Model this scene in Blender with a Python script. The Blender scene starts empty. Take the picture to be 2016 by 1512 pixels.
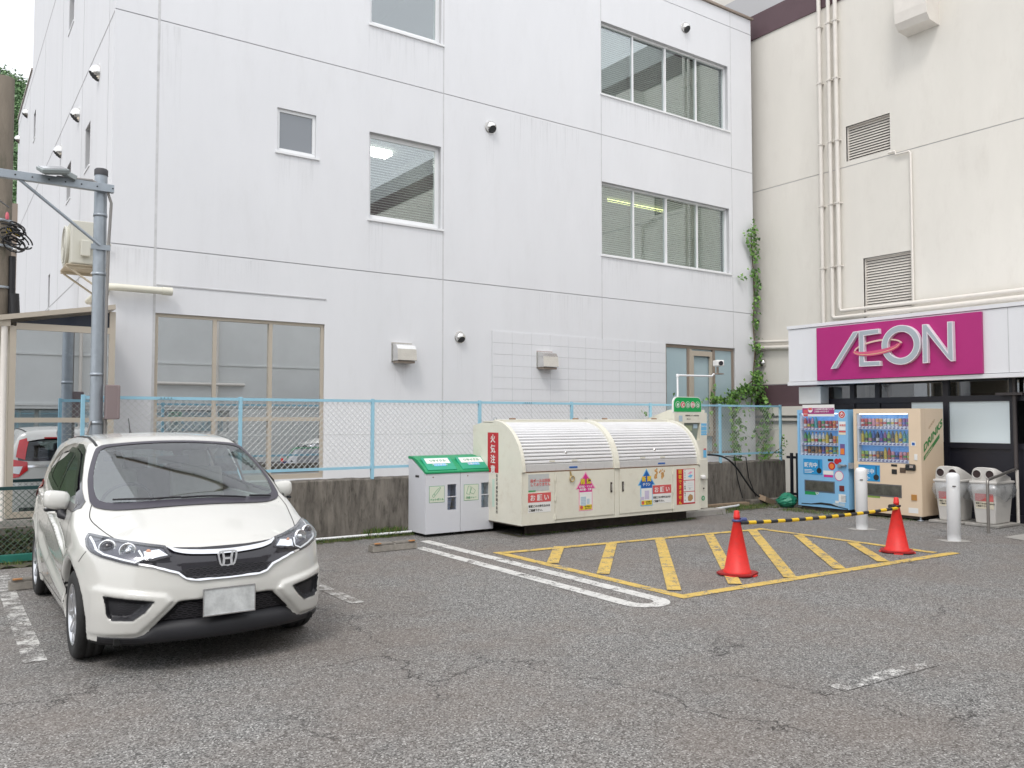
import bpy, bmesh, math, random
import numpy as np
from mathutils import Vector, Matrix
from mathutils.bvhtree import BVHTree
random.seed(7); np.random.seed(7)
S = bpy.context.scene
COL = S.collection
R_ = math.radians

# ---------------------------------------------------------------- camera
PITCH, YAW, FPX, CAMH = R_(2.39), R_(55.07), 1626.0, 1.65
cd = bpy.data.cameras.new('camera'); cam = bpy.data.objects.new('camera', cd); COL.objects.link(cam)
cd.sensor_width = 36.0; cd.lens = 36.0 * FPX / 2016.0; cd.clip_end = 2000; cd.clip_start = .05
cam.location = (0, 0, CAMH)
cam.rotation_euler = (R_(90) + PITCH, 0, YAW - R_(90))
S.camera = cam
# ---------------------------------------------------------------- sky, sun, exposure
SUN_EL, SUN_ROT = R_(55), R_(230)
w = bpy.data.worlds.new('World'); S.world = w; w.use_nodes = True
wn, wl = w.node_tree.nodes, w.node_tree.links
bg = wn['Background']; bg.inputs['Strength'].default_value = 0.15
sky = wn.new('ShaderNodeTexSky'); sky.sky_type = 'NISHITA'; sky.sun_disc = False
sky.sun_elevation = SUN_EL; sky.sun_rotation = SUN_ROT; sky.air_density = 1.0; sky.dust_density = 4.0
wm = wn.new('ShaderNodeMix'); wm.data_type = 'RGBA'; wm.inputs['Factor'].default_value = .86
wm.inputs['B'].default_value = (8.6, 8.75, 9.0, 1)          # the even white of an overcast sky
wl.new(sky.outputs[0], wm.inputs['A']); wl.new(wm.outputs['Result'], bg.inputs['Color'])
sd = bpy.data.lights.new('sun', 'SUN'); sd.energy = .95; sd.angle = R_(14); sd.color = (1, .97, .93)
so = bpy.data.objects.new('sun', sd); COL.objects.link(so)
so.rotation_euler = (R_(90) - SUN_EL, 0, R_(-50))
S.view_settings.view_transform = 'Standard'; S.view_settings.look = 'None'
S.view_settings.gamma = 1; S.view_settings.use_curve_mapping = False
S.view_settings.exposure = 0.30
S.cycles.max_bounces = 8; S.cycles.transparent_max_bounces = 24
S.cycles.use_denoising = True

# ---------------------------------------------------------------- numbers: a point of a known plane seen along a sight line
_F = Vector((math.cos(YAW), math.sin(YAW), 0)); _R = Vector((math.sin(YAW), -math.cos(YAW), 0)); _Z = Vector((0, 0, 1))
_Fp = _F * math.cos(PITCH) + _Z * math.sin(PITCH); _U = _Z * math.cos(PITCH) - _F * math.sin(PITCH)
def sight(u, v): return _Fp + _R * ((u - 1008) / FPX) + _U * ((756 - v) / FPX)
def on(ax, val, u, v):
    r = sight(u, v); i = 'xyz'.index(ax); c = Vector((0, 0, CAMH)); return c + r * ((val - c[i]) / r[i])

# ---------------------------------------------------------------- object helpers
INV = {}
def thing(name, label, cat, loc=(0, 0, 0), rz=0, group=None):
    o = bpy.data.objects.new(name, None); COL.objects.link(o); o.empty_display_size = .1
    o.location = loc; o.rotation_euler = (0, 0, rz)
    o['label'] = label; o['category'] = cat
    if group: o['group'] = group
    INV[o.name] = (Matrix.Translation(loc) @ Matrix.Rotation(rz, 4, 'Z')).inverted()
    return o
def tag(o, label=None, cat=None, group=None, kind=None):
    for k, v in (('label', label), ('category', cat), ('group', group), ('kind', kind)):
        if v: o[k] = v
    return o
def dup(root, loc, rz=None, label=None):
    r = root.copy(); COL.objects.link(r); r.location = loc
    if rz is not None: r.rotation_euler = (0, 0, rz)
    if label: r['label'] = label
    for ch in list(root.children):
        c = ch.copy(); COL.objects.link(c); c.parent = r
        for g in list(ch.children):
            d = g.copy(); COL.objects.link(d); d.parent = c
    return r
class MB:
    """collects polygons in world (or local) coordinates, links them as one mesh object"""
    def __init__(s): s.v = []; s.f = []; s.m = []; s.sm = []
    def add(s, vs, fs, mi=0, smooth=False):
        b = len(s.v); s.v += [tuple(v) for v in vs]
        for f in fs: s.f.append(tuple(b + i for i in f)); s.m.append(mi); s.sm.append(smooth)
        return s
    def quad(s, *p, mi=0): return s.add(p, [tuple(range(len(p)))], mi)
    def box(s, x0, x1, y0, y1, z0, z1, mi=0, rz=0, piv=None):
        vs = [(x, y, z) for z in (z0, z1) for y in (y0, y1) for x in (x0, x1)]
        if rz:
            px, py = piv or ((x0 + x1) / 2, (y0 + y1) / 2); c, q = math.cos(rz), math.sin(rz)
            vs = [(px + (x - px) * c - (y - py) * q, py + (x - px) * q + (y - py) * c, z) for x, y, z in vs]
        return s.add(vs, [(0, 2, 3, 1), (4, 5, 7, 6), (0, 1, 5, 4), (2, 6, 7, 3), (0, 4, 6, 2), (1, 3, 7, 5)], mi)
    def obox(s, c, ax, ay, az, mi=0):                         # oriented box: centre + three half vectors
        c, ax, ay, az = map(Vector, (c, ax, ay, az))
        vs = [c + ax * i + ay * j + az * k for k in (-1, 1) for j in (-1, 1) for i in (-1, 1)]
        return s.add(vs, [(0, 2, 3, 1), (4, 5, 7, 6), (0, 1, 5, 4), (2, 6, 7, 3), (0, 4, 6, 2), (1, 3, 7, 5)], mi)
    def tube(s, pts, r, n=10, mi=0, caps=True, smooth=True):
        pts = [Vector(p) for p in pts]; rs = r if isinstance(r, (list, tuple)) else [r] * len(pts)
        rings = []; up = None
        for i, p in enumerate(pts):
            d = (pts[min(i + 1, len(pts) - 1)] - pts[max(i - 1, 0)]).normalized()
            if up is None: up = Vector((0, 0, 1)) if abs(d.z) < .9 else Vector((1, 0, 0))
            a = d.cross(up)
            if a.length < 1e-4: a = d.cross(Vector((0, 1, 0)))
            a.normalize(); b = a.cross(d).normalized(); up = b
            rings.append([p + (a * math.cos(2 * math.pi * k / n) + b * math.sin(2 * math.pi * k / n)) * rs[i] for k in range(n)])
        vs = [q for r_ in rings for q in r_]
        fs = [(i * n + k, i * n + (k + 1) % n, (i + 1) * n + (k + 1) % n, (i + 1) * n + k) for i in range(len(pts) - 1) for k in range(n)]
        s.add(vs, fs, mi, smooth)
        if caps: s.add(rings[0], [tuple(range(n))[::-1]], mi); s.add(rings[-1], [tuple(range(n))], mi)
        return s
    def lathe(s, c, prof, n=24, mi=0, axis='z', smooth=True):
        """prof: list of (radius, height) round an axis through c"""
        vs = []
        for r, h in prof:
            for k in range(n):
                a = 2 * math.pi * k / n; p, q = r * math.cos(a), r * math.sin(a)
                vs.append({'z': (c[0] + p, c[1] + q, c[2] + h), 'x': (c[0] + h, c[1] + p, c[2] + q), 'y': (c[0] + p, c[1] + h, c[2] - q)}[axis])
        fs = [(i * n + k, i * n + (k + 1) % n, (i + 1) * n + (k + 1) % n, (i + 1) * n + k) for i in range(len(prof) - 1) for k in range(n)]
        return s.add(vs, fs, mi, smooth)
    def prism(s, poly, o, ux, uy, d, mi=0, smooth=False):
        """2D outline poly in the frame (o, ux, uy), pushed along d"""
        o, ux, uy, d = map(Vector, (o, ux, uy, d)); n = len(poly)
        a = [o + ux * p + uy * q for p, q in poly]; b = [p + d for p in a]
        s.add(a + b, [tuple(range(n))[::-1], tuple(range(n, 2 * n))], mi)
        return s.add(a + b, [(i, (i + 1) % n, n + (i + 1) % n, n + i) for i in range(n)], mi, smooth)
    def slab(s, x0, x1, z0, z1, holes, o, ux, uz, n, t, mi=0):
        """a plate (front at o, thickness t against its normal n) with rectangular holes"""
        o, ux, uz, n = map(Vector, (o, ux, uz, n))
        xs = sorted({x0, x1, *[min(max(h[i], x0), x1) for h in holes for i in (0, 1)]})
        zs = sorted({z0, z1, *[min(max(h[i], z0), z1) for h in holes for i in (2, 3)]})
        def solid(i, j):
            if not (0 <= i < len(xs) - 1 and 0 <= j < len(zs) - 1): return False
            cx, cz = (xs[i] + xs[i + 1]) / 2, (zs[j] + zs[j + 1]) / 2
            return not any(h[0] < cx < h[1] and h[2] < cz < h[3] for h in holes)
        P = lambda x, z, d=0: o + ux * x + uz * z - n * d
        for i in range(len(xs) - 1):
            for j in range(len(zs) - 1):
                if not solid(i, j): continue
                a, b, c, d = xs[i], xs[i + 1], zs[j], zs[j + 1]
                s.quad(P(a, c), P(b, c), P(b, d), P(a, d), mi=mi)
                if not solid(i - 1, j): s.quad(P(a, c), P(a, d), P(a, d, t), P(a, c, t), mi=mi)
                if not solid(i + 1, j): s.quad(P(b, c), P(b, c, t), P(b, d, t), P(b, d), mi=mi)
                if not solid(i, j - 1): s.quad(P(a, c), P(a, c, t), P(b, c, t), P(b, c), mi=mi)
                if not solid(i, j + 1): s.quad(P(a, d), P(b, d), P(b, d, t), P(a, d, t), mi=mi)
        return s
    def build(s, name, mats, parent=None, bevel=0, local=False, seg=2, recalc=True):
        me = bpy.data.meshes.new(name); vs = s.v
        if parent is not None and not local:
            M = INV[ROOT.get(parent.name, parent.name)]; vs = [M @ Vector(v) for v in vs]
        me.from_pydata([tuple(v) for v in vs], [], s.f)
        for m in (mats if isinstance(mats, (list, tuple)) else [mats]): me.materials.append(m)
        for p, mi, sm in zip(me.polygons, s.m, s.sm): p.material_index = mi; p.use_smooth = sm
        if recalc:
            bm = bmesh.new(); bm.from_mesh(me); bmesh.ops.recalc_face_normals(bm, faces=bm.faces); bm.to_mesh(me); bm.free()
        o = bpy.data.objects.new(name, me); COL.objects.link(o)
        if parent is not None:
            o.parent = parent; ROOT[o.name] = ROOT.get(parent.name, parent.name)
        if bevel:
            md = o.modifiers.new('bevel', 'BEVEL'); md.width = bevel; md.segments = seg; md.limit_method = 'ANGLE'; md.angle_limit = R_(40)
        return o
ROOT = {}

# ---------------------------------------------------------------- materials
def srgb(r, g, b):
    f = lambda c: (c / 12.92 if c <= .04045 else ((c + .055) / 1.055) ** 2.4)
    return (f(r / 255), f(g / 255), f(b / 255), 1)
MATS = {}
def mat(name, col, rough=.6, metal=0, var=0, vscale=3, bump=0, bscale=60, spec=.5, coat=0, emit=0, dirt=0, dirtcol=(.12, .09, .07, 1), sub=None, stretch=None, trans=0):
    if name in MATS: return MATS[name]
    m = bpy.data.materials.new(name); m.use_nodes = True; MATS[name] = m
    N, L = m.node_tree.nodes, m.node_tree.links; b = N['Principled BSDF']
    if len(col) == 3: col = (*col, 1)
    b.inputs['Base Color'].default_value = col; b.inputs['Roughness'].default_value = rough; b.inputs['Metallic'].default_value = metal
    b.inputs['Specular IOR Level'].default_value = spec
    if coat: b.inputs['Coat Weight'].default_value = coat; b.inputs['Coat Roughness'].default_value = .03
    if emit: b.inputs['Emission Color'].default_value = col; b.inputs['Emission Strength'].default_value = emit
    if trans: b.inputs['Transmission Weight'].default_value = trans
    tc = N.new('ShaderNodeTexCoord'); src = tc.outputs['Object']
    if stretch:
        mp = N.new('ShaderNodeMapping'); mp.inputs['Scale'].default_value = stretch; L.new(src, mp.inputs['Vector']); src = mp.outputs[0]
    cur = None
    if var:
        n = N.new('ShaderNodeTexNoise'); n.inputs['Scale'].default_value = vscale; n.inputs['Detail'].default_value = 6; n.inputs['Roughness'].default_value = .65
        L.new(src, n.inputs['Vector'])
        mr = N.new('ShaderNodeMapRange'); mr.inputs['From Min'].default_value = .3; mr.inputs['From Max'].default_value = .7
        mr.inputs['To Min'].default_value = 1 - var; mr.inputs['To Max'].default_value = 1 + var * .5
        L.new(n.outputs['Fac'], mr.inputs['Value'])
        hs = N.new('ShaderNodeVectorMath'); hs.operation = 'SCALE'; hs.inputs[0].default_value = col[:3]
        L.new(mr.outputs[0], hs.inputs['Scale']); cur = hs.outputs[0]
    if dirt:
        n2 = N.new('ShaderNodeTexNoise'); n2.inputs['Scale'].default_value = vscale * 2.3; n2.inputs['Detail'].default_value = 9; n2.inputs['Roughness'].default_value = .75
        L.new(src, n2.inputs['Vector'])
        r2 = N.new('ShaderNodeMapRange'); r2.inputs['From Min'].default_value = .52; r2.inputs['From Max'].default_value = .75; r2.inputs['To Max'].default_value = dirt
        L.new(n2.outputs['Fac'], r2.inputs['Value'])
        mx = N.new('ShaderNodeMix'); mx.data_type = 'RGBA'; mx.inputs['B'].default_value = dirtcol
        if cur is None: mx.inputs['A'].default_value = col
        else: L.new(cur, mx.inputs['A'])
        L.new(r2.outputs[0], mx.inputs['Factor']); cur = mx.outputs['Result']
    if cur is not None: L.new(cur, b.inputs['Base Color'])
    if bump:
        n3 = N.new('ShaderNodeTexNoise'); n3.inputs['Scale'].default_value = bscale; n3.inputs['Detail'].default_value = 5
        L.new(src, n3.inputs['Vector'])
        bp = N.new('ShaderNodeBump'); bp.inputs['Strength'].default_value = bump; bp.inputs['Distance'].default_value = .01
        L.new(n3.outputs['Fac'], bp.inputs['Height']); L.new(bp.outputs[0], b.inputs['Normal'])
    return m
def glass(name, tint=(.8, .85, .85), base=.06, gain=1.0, rough=0.0, frost=0, frostcol=(.6, .7, .7)):
    """thin pane: lets light through, mirrors more at a slant"""
    if name in MATS: return MATS[name]
    m = bpy.data.materials.new(name); m.use_nodes = True; MATS[name] = m
    N, L = m.node_tree.nodes, m.node_tree.links; N.remove(N['Principled BSDF']); out = N['Material Output']
    t = N.new('ShaderNodeBsdfTransparent'); t.inputs['Color'].default_value = (*tint, 1)
    g = N.new('ShaderNodeBsdfGlossy'); g.inputs['Roughness'].default_value = rough; g.inputs['Color'].default_value = (.95, .97, 1, 1)
    lw = N.new('ShaderNodeLayerWeight'); lw.inputs['Blend'].default_value = .5
    pw = N.new('ShaderNodeMath'); pw.operation = 'POWER'; pw.inputs[1].default_value = 4; L.new(lw.outputs['Facing'], pw.inputs[0])
    mr = N.new('ShaderNodeMath'); mr.operation = 'MULTIPLY_ADD'; mr.inputs[1].default_value = gain; mr.inputs[2].default_value = base; mr.use_clamp = True
    L.new(pw.outputs[0], mr.inputs[0])
    first = t.outputs[0]
    if frost:
        d = N.new('ShaderNodeBsdfDiffuse'); d.inputs['Color'].default_value = (*frostcol, 1)
        mm = N.new('ShaderNodeMixShader'); mm.inputs[0].default_value = frost; L.new(t.outputs[0], mm.inputs[1]); L.new(d.outputs[0], mm.inputs[2]); first = mm.outputs[0]
    mx = N.new('ShaderNodeMixShader'); L.new(mr.outputs[0], mx.inputs[0]); L.new(first, mx.inputs[1]); L.new(g.outputs[0], mx.inputs[2])
    L.new(mx.outputs[0], out.inputs['Surface'])
    return m
def text(body, name, m, parent, o, ux, uz, size, ext=.001, align='CENTER', sx=1, bold=0, vertical=False, gap=1.08):
    """lettering as its own mesh: baseline start (or centre) at o, ux along the line, uz up; local=world coordinates"""
    o, ux, uz = Vector(o), Vector(ux).normalized(), Vector(uz).normalized(); n = ux.cross(uz)
    bold = min(bold, size * .016)
    lines = [body] if not vertical else list(body)
    mb = MB()
    for i, ln in enumerate(lines):
        c = bpy.data.curves.new('lettering', 'FONT'); c.body = ln; c.size = size; c.align_x = 'CENTER' if vertical else align
        c.extrude = ext; c.offset = bold; c.resolution_u = 2
        t = bpy.data.objects.new('lettering', c); COL.objects.link(t)
        me = t.to_mesh()
        base = o - uz * (i * size * gap)
        mb.add([base + ux * v.co.x * sx + uz * v.co.y + n * (v.co.z + ext) for v in me.vertices], [tuple(p.vertices) for p in me.polygons])
        t.to_mesh_clear(); bpy.data.objects.remove(t); bpy.data.curves.remove(c)
    return mb.build(name, m, parent, recalc=False)
# ================================================================ materials of the place
def asphalt(name='asphalt', paint=None, wear=.5, wscale=5.0, soft=.03, stretch=None):
    """old parking asphalt: grey chippings, brownish patches, fine cracks; with paint: a worn coat of road paint over the same"""
    m = bpy.data.materials.new(name); m.use_nodes = True; N, L = m.node_tree.nodes, m.node_tree.links; b = N['Principled BSDF']
    tc = N.new('ShaderNodeTexCoord'); P = tc.outputs['Object']
    def noise(sc, det=4, rough=.6, src=P):
        n = N.new('ShaderNodeTexNoise'); n.inputs['Scale'].default_value = sc; n.inputs['Detail'].default_value = det; n.inputs['Roughness'].default_value = rough; L.new(src, n.inputs['Vector']); return n
    def ramp(src, a, c, t0=0, t1=1):
        r = N.new('ShaderNodeMapRange'); r.inputs['From Min'].default_value = a; r.inputs['From Max'].default_value = c; r.inputs['To Min'].default_value = t0; r.inputs['To Max'].default_value = t1; L.new(src, r.inputs['Value']); return r.outputs[0]
    def mix(f, a, c, ty='MIX'):
        x = N.new('ShaderNodeMix'); x.data_type = 'RGBA'; x.blend_type = ty
        for k, v in (('Factor', f), ('A', a), ('B', c)):
            if isinstance(v, (float, int)): x.inputs[k].default_value = v
            elif isinstance(v, tuple): x.inputs[k].default_value = (*v, 1)
            else: L.new(v, x.inputs[k])
        return x.outputs['Result']
    v = N.new('ShaderNodeTexVoronoi'); v.inputs['Scale'].default_value = 120; L.new(P, v.inputs['Vector'])
    sx = N.new('ShaderNodeSeparateColor'); L.new(v.outputs['Color'], sx.inputs[0])
    c = mix(ramp(sx.outputs[0], .12, .95), (.060, .058, .056), (.355, .345, .33))
    c = mix(ramp(sx.outputs[1], .93, .95), c, (.55, .54, .52))               # pale chippings
    c = mix(ramp(noise(260, 3).outputs['Fac'], .55, .75, 0, .55), c, (.035, .034, .033))
    c = mix(ramp(noise(.55, 6, .7).outputs['Fac'], .40, .62, 0, .75), c, mix(.55, c, (.20, .155, .125)))
    c = mix(ramp(noise(.23, 3).outputs['Fac'], .35, .7, .0, .45), c, mix(.5, c, (.10, .10, .10)))
    c = mix(ramp(noise(.9, 8, .75).outputs['Fac'], .60, .72, 0, .45), c, (.06, .055, .05))
    wz = noise(1.3, 6, .7); wv = N.new('ShaderNodeVectorMath'); wv.operation = 'MULTIPLY_ADD'; wv.inputs[1].default_value = (.9, .9, 0); L.new(wz.outputs['Color'], wv.inputs[0]); L.new(P, wv.inputs[2])
    cr = N.new('ShaderNodeTexVoronoi'); cr.feature = 'DISTANCE_TO_EDGE'; cr.inputs['Scale'].default_value = .62; L.new(wv.outputs[0], cr.inputs['Vector'])
    ck = ramp(cr.outputs['Distance'], .0004, .0034, .9, 0)
    mk = N.new('ShaderNodeMath'); mk.operation = 'MULTIPLY'; L.new(ck, mk.inputs[0]); L.new(ramp(noise(.5, 2).outputs['Fac'], .46, .56), mk.inputs[1])
    c = mix(mk.outputs[0], c, (.035, .033, .031))
    bp = N.new('ShaderNodeBump'); bp.inputs['Strength'].default_value = .8; bp.inputs['Distance'].default_value = .008
    hh = N.new('ShaderNodeMath'); hh.operation = 'SUBTRACT'; L.new(sx.outputs[2], hh.inputs[0]); L.new(mk.outputs[0], hh.inputs[1]); L.new(hh.outputs[0], bp.inputs['Height']); L.new(bp.outputs[0], b.inputs['Normal'])
    if paint:
        src = P
        if stretch: mp = N.new('ShaderNodeMapping'); mp.inputs['Scale'].default_value = stretch; L.new(P, mp.inputs['Vector']); src = mp.outputs[0]
        n1 = noise(wscale, 8, .72, src); n2 = noise(90, 2, .6)
        ad = N.new('ShaderNodeMath'); ad.operation = 'MULTIPLY_ADD'; ad.inputs[1].default_value = .22; L.new(n2.outputs['Fac'], ad.inputs[0]); L.new(n1.outputs['Fac'], ad.inputs[2])
        cv = N.new('ShaderNodeTexVoronoi'); cv.feature = 'DISTANCE_TO_EDGE'; cv.inputs['Scale'].default_value = 9; L.new(wv.outputs[0], cv.inputs['Vector'])
        a2 = N.new('ShaderNodeMath'); a2.operation = 'ADD'; L.new(ad.outputs[0], a2.inputs[0]); L.new(ramp(cv.outputs['Distance'], 0, .05, -.16, 0), a2.inputs[1])
        f = ramp(a2.outputs[0], wear, wear + soft)
        pc = mix(ramp(noise(7, 5, .7).outputs['Fac'], .3, .7), tuple(x * .78 for x in paint), paint)
        c = mix(f, c, pc)
    L.new(c, b.inputs['Base Color']); b.inputs['Roughness'].default_value = .88
    return m
M_ASPH = asphalt()
M_WHITE = asphalt('road_paint_white', (.74, .73, .70), .50)
M_WORN = asphalt('road_paint_white_worn', (.70, .69, .66), .585, 5, .10)
M_YEL = asphalt('road_paint_yellow', (.72, .50, .13), .50, 6)
M_WALL = mat('white_wall_paint', (.745, .752, .775), .85, var=.035, vscale=1.3, bump=.10, bscale=220, dirt=.11, dirtcol=(.42, .41, .39, 1), stretch=(1, 1, .25))
M_JOINT = mat('wall_joint', (.50, .50, .51), .9)
M_BEIGE = mat('beige_render', (.715, .687, .63), .85, var=.06, vscale=.8, bump=.15, bscale=150, dirt=.18, dirtcol=(.40, .35, .30, 1), stretch=(1, 1, .35))
M_BEIGEP = mat('beige_pipe_paint', (.72, .68, .625), .5, var=.06, vscale=4)
M_PLUM = mat('plum_band', (.105, .062, .072), .6, var=.08)
M_ALU = mat('white_aluminium', (.80, .81, .82), .35)
M_BRONZE = mat('beige_aluminium', (.52, .46, .38), .4, .2)
M_BRZD = mat('brown_aluminium', (.30, .245, .20), .4, .2)
M_STEEL = mat('stainless_hood', (.72, .71, .69), .16, .95, var=.08, vscale=5)
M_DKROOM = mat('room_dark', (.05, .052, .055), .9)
M_ROOM = mat('room_wall', (.20, .215, .20), .9)
M_BLIND = mat('blind_slat', (.80, .82, .78), .5)
M_GL = glass('window_glass', (.88, .93, .91), base=.20, gain=.8)
M_GLM = glass('shop_window_glass', (.30, .33, .32), base=.76, gain=.24)
M_GLF = glass('frosted_glass', (.5, .6, .62), base=.05, gain=.6, rough=.04, frost=.93, frostcol=(.42, .54, .58))
M_CONC = mat('old_concrete', (.20, .18, .155), .95, var=.55, vscale=4, bump=.7, bscale=40, dirt=1, dirtcol=(.028, .024, .018, 1), stretch=(2.6, 2.6, .55))
M_CONCL = mat('pale_concrete', (.36, .345, .32), .95, var=.2, vscale=5, bump=.4, bscale=60, dirt=.5, dirtcol=(.10, .09, .07, 1))
M_GREYST = mat('galvanised_steel', (.36, .40, .44), .42, .55, var=.16, vscale=7, bump=.05, bscale=80, stretch=(1, 1, .5))
M_FBLUE = mat('pale_blue_fence_paint', (.33, .60, .74), .45, var=.05, vscale=5)
M_WIRE = mat('fence_wire', (.60, .62, .62), .4, .3)
M_FGREEN = mat('green_fence_paint', (.02, .17, .13), .5, var=.15, vscale=5)
M_FGRND = mat('dark_green_rail', (.012, .05, .05), .5)
M_SOIL = mat('soil', (.07, .055, .04), 1, var=.4, vscale=12, bump=.6, bscale=30)
M_ROOFG = mat('roof_grey', (.25, .25, .26), .9)

def struct(mb, name, m, **k):
    o = mb.build(name, m, None, **k); o['kind'] = 'structure'; ROOT[o.name] = o.name; INV[o.name] = Matrix.Identity(4); return o
# ---------------------------------------------------------------- ground
g = MB(); g.quad((-150, -150, 0), (200, -150, 0), (200, 10.66, 0), (-150, 10.66, 0)); ground = struct(g, 'parking_lot', M_ASPH)
g = MB(); g.quad((-150, 10.66, -.5), (200, 10.66, -.5), (200, 250, -.5), (-150, 250, -.5)); struct(g, 'ground', M_SOIL)
g = MB(); g.box(1.75, 14.22, 10.86, 12.80, -.49, .66); struct(g, 'raised_ground', M_CONCL)
def sheet(name, pts, m, z=.004):
    g = MB(); g.quad(*[(x, y, z) for x, y in pts]); return g.build(name, m, ground)
def line(name, a, b, w, m, z=.004):
    a, b = Vector(a), Vector(b); d = (b - a).normalized(); n_ = Vector((-d.y, d.x)) * w / 2
    return sheet(name, [a + n_, b + n_, b - n_, a - n_], m, z)
# white bay lines (a double one that closes in a round end), worn ones left and right of the car
def ppx(u, v): p = on('z', 0, u, v); return (p.x, p.y)
wl_ = MB(); R0_, cx_, cy_ = .23, 5.275, 5.50
arc_o = [(cx_ + .25 * math.cos(t), cy_ - .25 * math.sin(t)) for t in np.linspace(0, math.pi, 15)]
arc_i = [(cx_ + .10 * math.cos(t), cy_ - .10 * math.sin(t)) for t in np.linspace(0, math.pi, 15)]
ro = [(cx_ + .25, 9.87)] + arc_o + [(cx_ - .23, 9.40)]; ri = [(cx_ + .10, 9.87)] + arc_i + [(cx_ - .09, 9.40)]
vs = [(x, y, .004) for x, y in ro + ri]; k = len(ro); wl_.add(vs, [(i, i + 1, k + i + 1, k + i) for i in range(k - 1)]); wl_.build('double_white_line', M_WHITE, ground)
line('white_line', (.61, 10.4), (.60, 6.5), .14, M_WORN); line('white_line', (3.14, 10.3), (3.14, 6.9), .13, asphalt('road_paint_white_faint', (.68, .67, .64), .56, 5, .14))
line('white_line', (4.55, 3.06), (5.55, 3.01), .12, asphalt('road_paint_remnant', (.72, .71, .68), .62, 7, .08))
# yellow hatched box
HX0, HX1, HY0, HY1 = 5.78, 10.12, 5.42, 8.20
hb = [line('yellow_line', a, b, .125, M_YEL, z) for a, b, z in (((HX0 - .06, 8.52), (HX0 - .06, HY0 - .06), .004), ((HX0, HY0), (10.32, 5.26), .0055), ((HX1 - .02, 5.4), (HX1 + .02, 8.10), .0065), ((HX0 - .02, 8.42), (HX1 + .04, 8.02), .0075))]
for a, b in (((6.62, 8.42), (5.80, 7.50)), ((7.40, 8.28), (5.84, 6.68)), ((8.20, 8.20), (5.85, 5.66)), ((9.12, 8.15), (6.56, 5.52)), ((9.92, 8.02), (7.30, 5.42)), ((10.02, 7.30), (8.16, 5.42)), ((10.0, 6.45), (8.98, 5.40))):
    line('yellow_stripe', a, b, .135, M_YEL, .009)
# pale paved corner by the shop entrance
g = MB(); g.quad((12.20, 5.55, .006), (14.1, 5.55, .006), (14.1, 3.2, .006), (11.4, 3.2, .006)); g.build('entrance_paving', M_CONCL, ground)

# ---------------------------------------------------------------- the white office block
FY = 12.8
office = thing('office_building', 'white painted three storey office block with aluminium windows behind the pale blue fence', 'building', (2.0, FY, 0))
holes = [(11.2, 15.15, 5.02, 6.56), (11.2, 15.15, 8.40, 9.95), (5.97, 7.38, 5.04, 6.55), (5.97, 7.38, 8.42, 9.95), (4.37, 5.02, 5.905, 6.62), (2.6, 5.2, .69, 3.19), (13.02, 15.3, .80, 3.285)]
O3, UX, UZ, NF = (0, FY, 0), (1, 0, 0), (0, 0, 1), (0, -1, 0)
hs = [(14.95, 15.5, 5.82, 6.55), (17.3, 17.9, 5.8, 6.5), (17.35, 18.1, 9.2, 10.0), (24.65, 25.2, 9.03, 9.77), (20.4, 20.75, 4.05, 4.8)]
g = MB(); g.slab(2.0, 16.0, -.5, 11.25, holes, (0, FY + .015, 0), UX, UZ, NF, .20); g.slab(FY + .216, 30.5, -.5, 11.2, hs, (2.0, 0, 0), (0, 1, 0), UZ, (-1, 0, 0), .19)
g.quad((16.0, FY + .02, -.5), (16.0, 31, -.5), (16.0, 31, 11.25), (16.0, FY + .02, 11.25))
g.quad((2.0, 30.6, -.5), (16.0, 30.6, -.5), (16.0, 30.6, 11.2), (2.0, 30.6, 11.2)); g.build('wall', M_JOINT, office)
XS, ZS = [1.984, 2.59, 7.43, 11.2, 15.25, 16.0], [-.5, 4.14, 7.54, 10.93, 11.30]
jt = .008
for i in range(5):
    for j in range(4):
        x0, x1, z0, z1 = XS[i], XS[i + 1], ZS[j], ZS[j + 1]; hh = [h for h in holes if h[1] > x0 and h[0] < x1 and h[3] > z0 and h[2] < z1]
        if j == 0 and 8.48 < x1 and x0 < 13.0: hh = hh + [(8.48, 13.015, .2, 3.285)]
        g = MB(); g.slab(x0 + (jt if i else 0), x1 - jt, z0 + jt, z1 - jt, hh, O3, UX, UZ, NF, .014); g.build('wall_panel', M_WALL, office)
M_SEAL = mat('joint_sealant', (.60, .60, .61), .8, var=.15, vscale=6)
for x, w_, z0 in ((2.59, .026, .2), (7.43, .016, .2), (11.2, .010, 3.3), (15.25, .010, 3.3)):
    g = MB(); g.box(x - w_, x + w_ * .4, FY - .0025, FY + .006, z0, 11.28); g.build('joint_sealant', M_SEAL, office)
g = MB(); g.box(2.61, 5.22, FY - .012, FY, 3.592, 3.61); g.build('drip_line', M_JOINT, office)
# block infill: each block its own piece
first = None; bw, bh = .453, .216
for r in range(10):
    z1 = 3.285 - r * bh; z0 = z1 - bh
    if z1 < 1.2: break
    for c in range(11):
        x0 = 8.485 + c * bw - (0 if r % 2 == 0 else 0); x1 = min(x0 + bw, 13.01)
        if x1 - x0 < .05: continue
        if first is None or x1 - x0 < bw - .01:
            g = MB(); g.box(.0016, x1 - x0 - .0016, -.011, .010, .0016, bh - .0016); o = g.build('wall_block', M_WALL, office, local=True)
            if first is None: first = o
        else: o = first.copy(); COL.objects.link(o); o.parent = office
        o.location = (x0 - 2.0, random.uniform(-.0010, .0012), z0)
g = MB(); g.box(8.48, 13.015, FY + .006, FY + .03, .1, 1.3); g.build('plinth', M_WALL, office)
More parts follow.
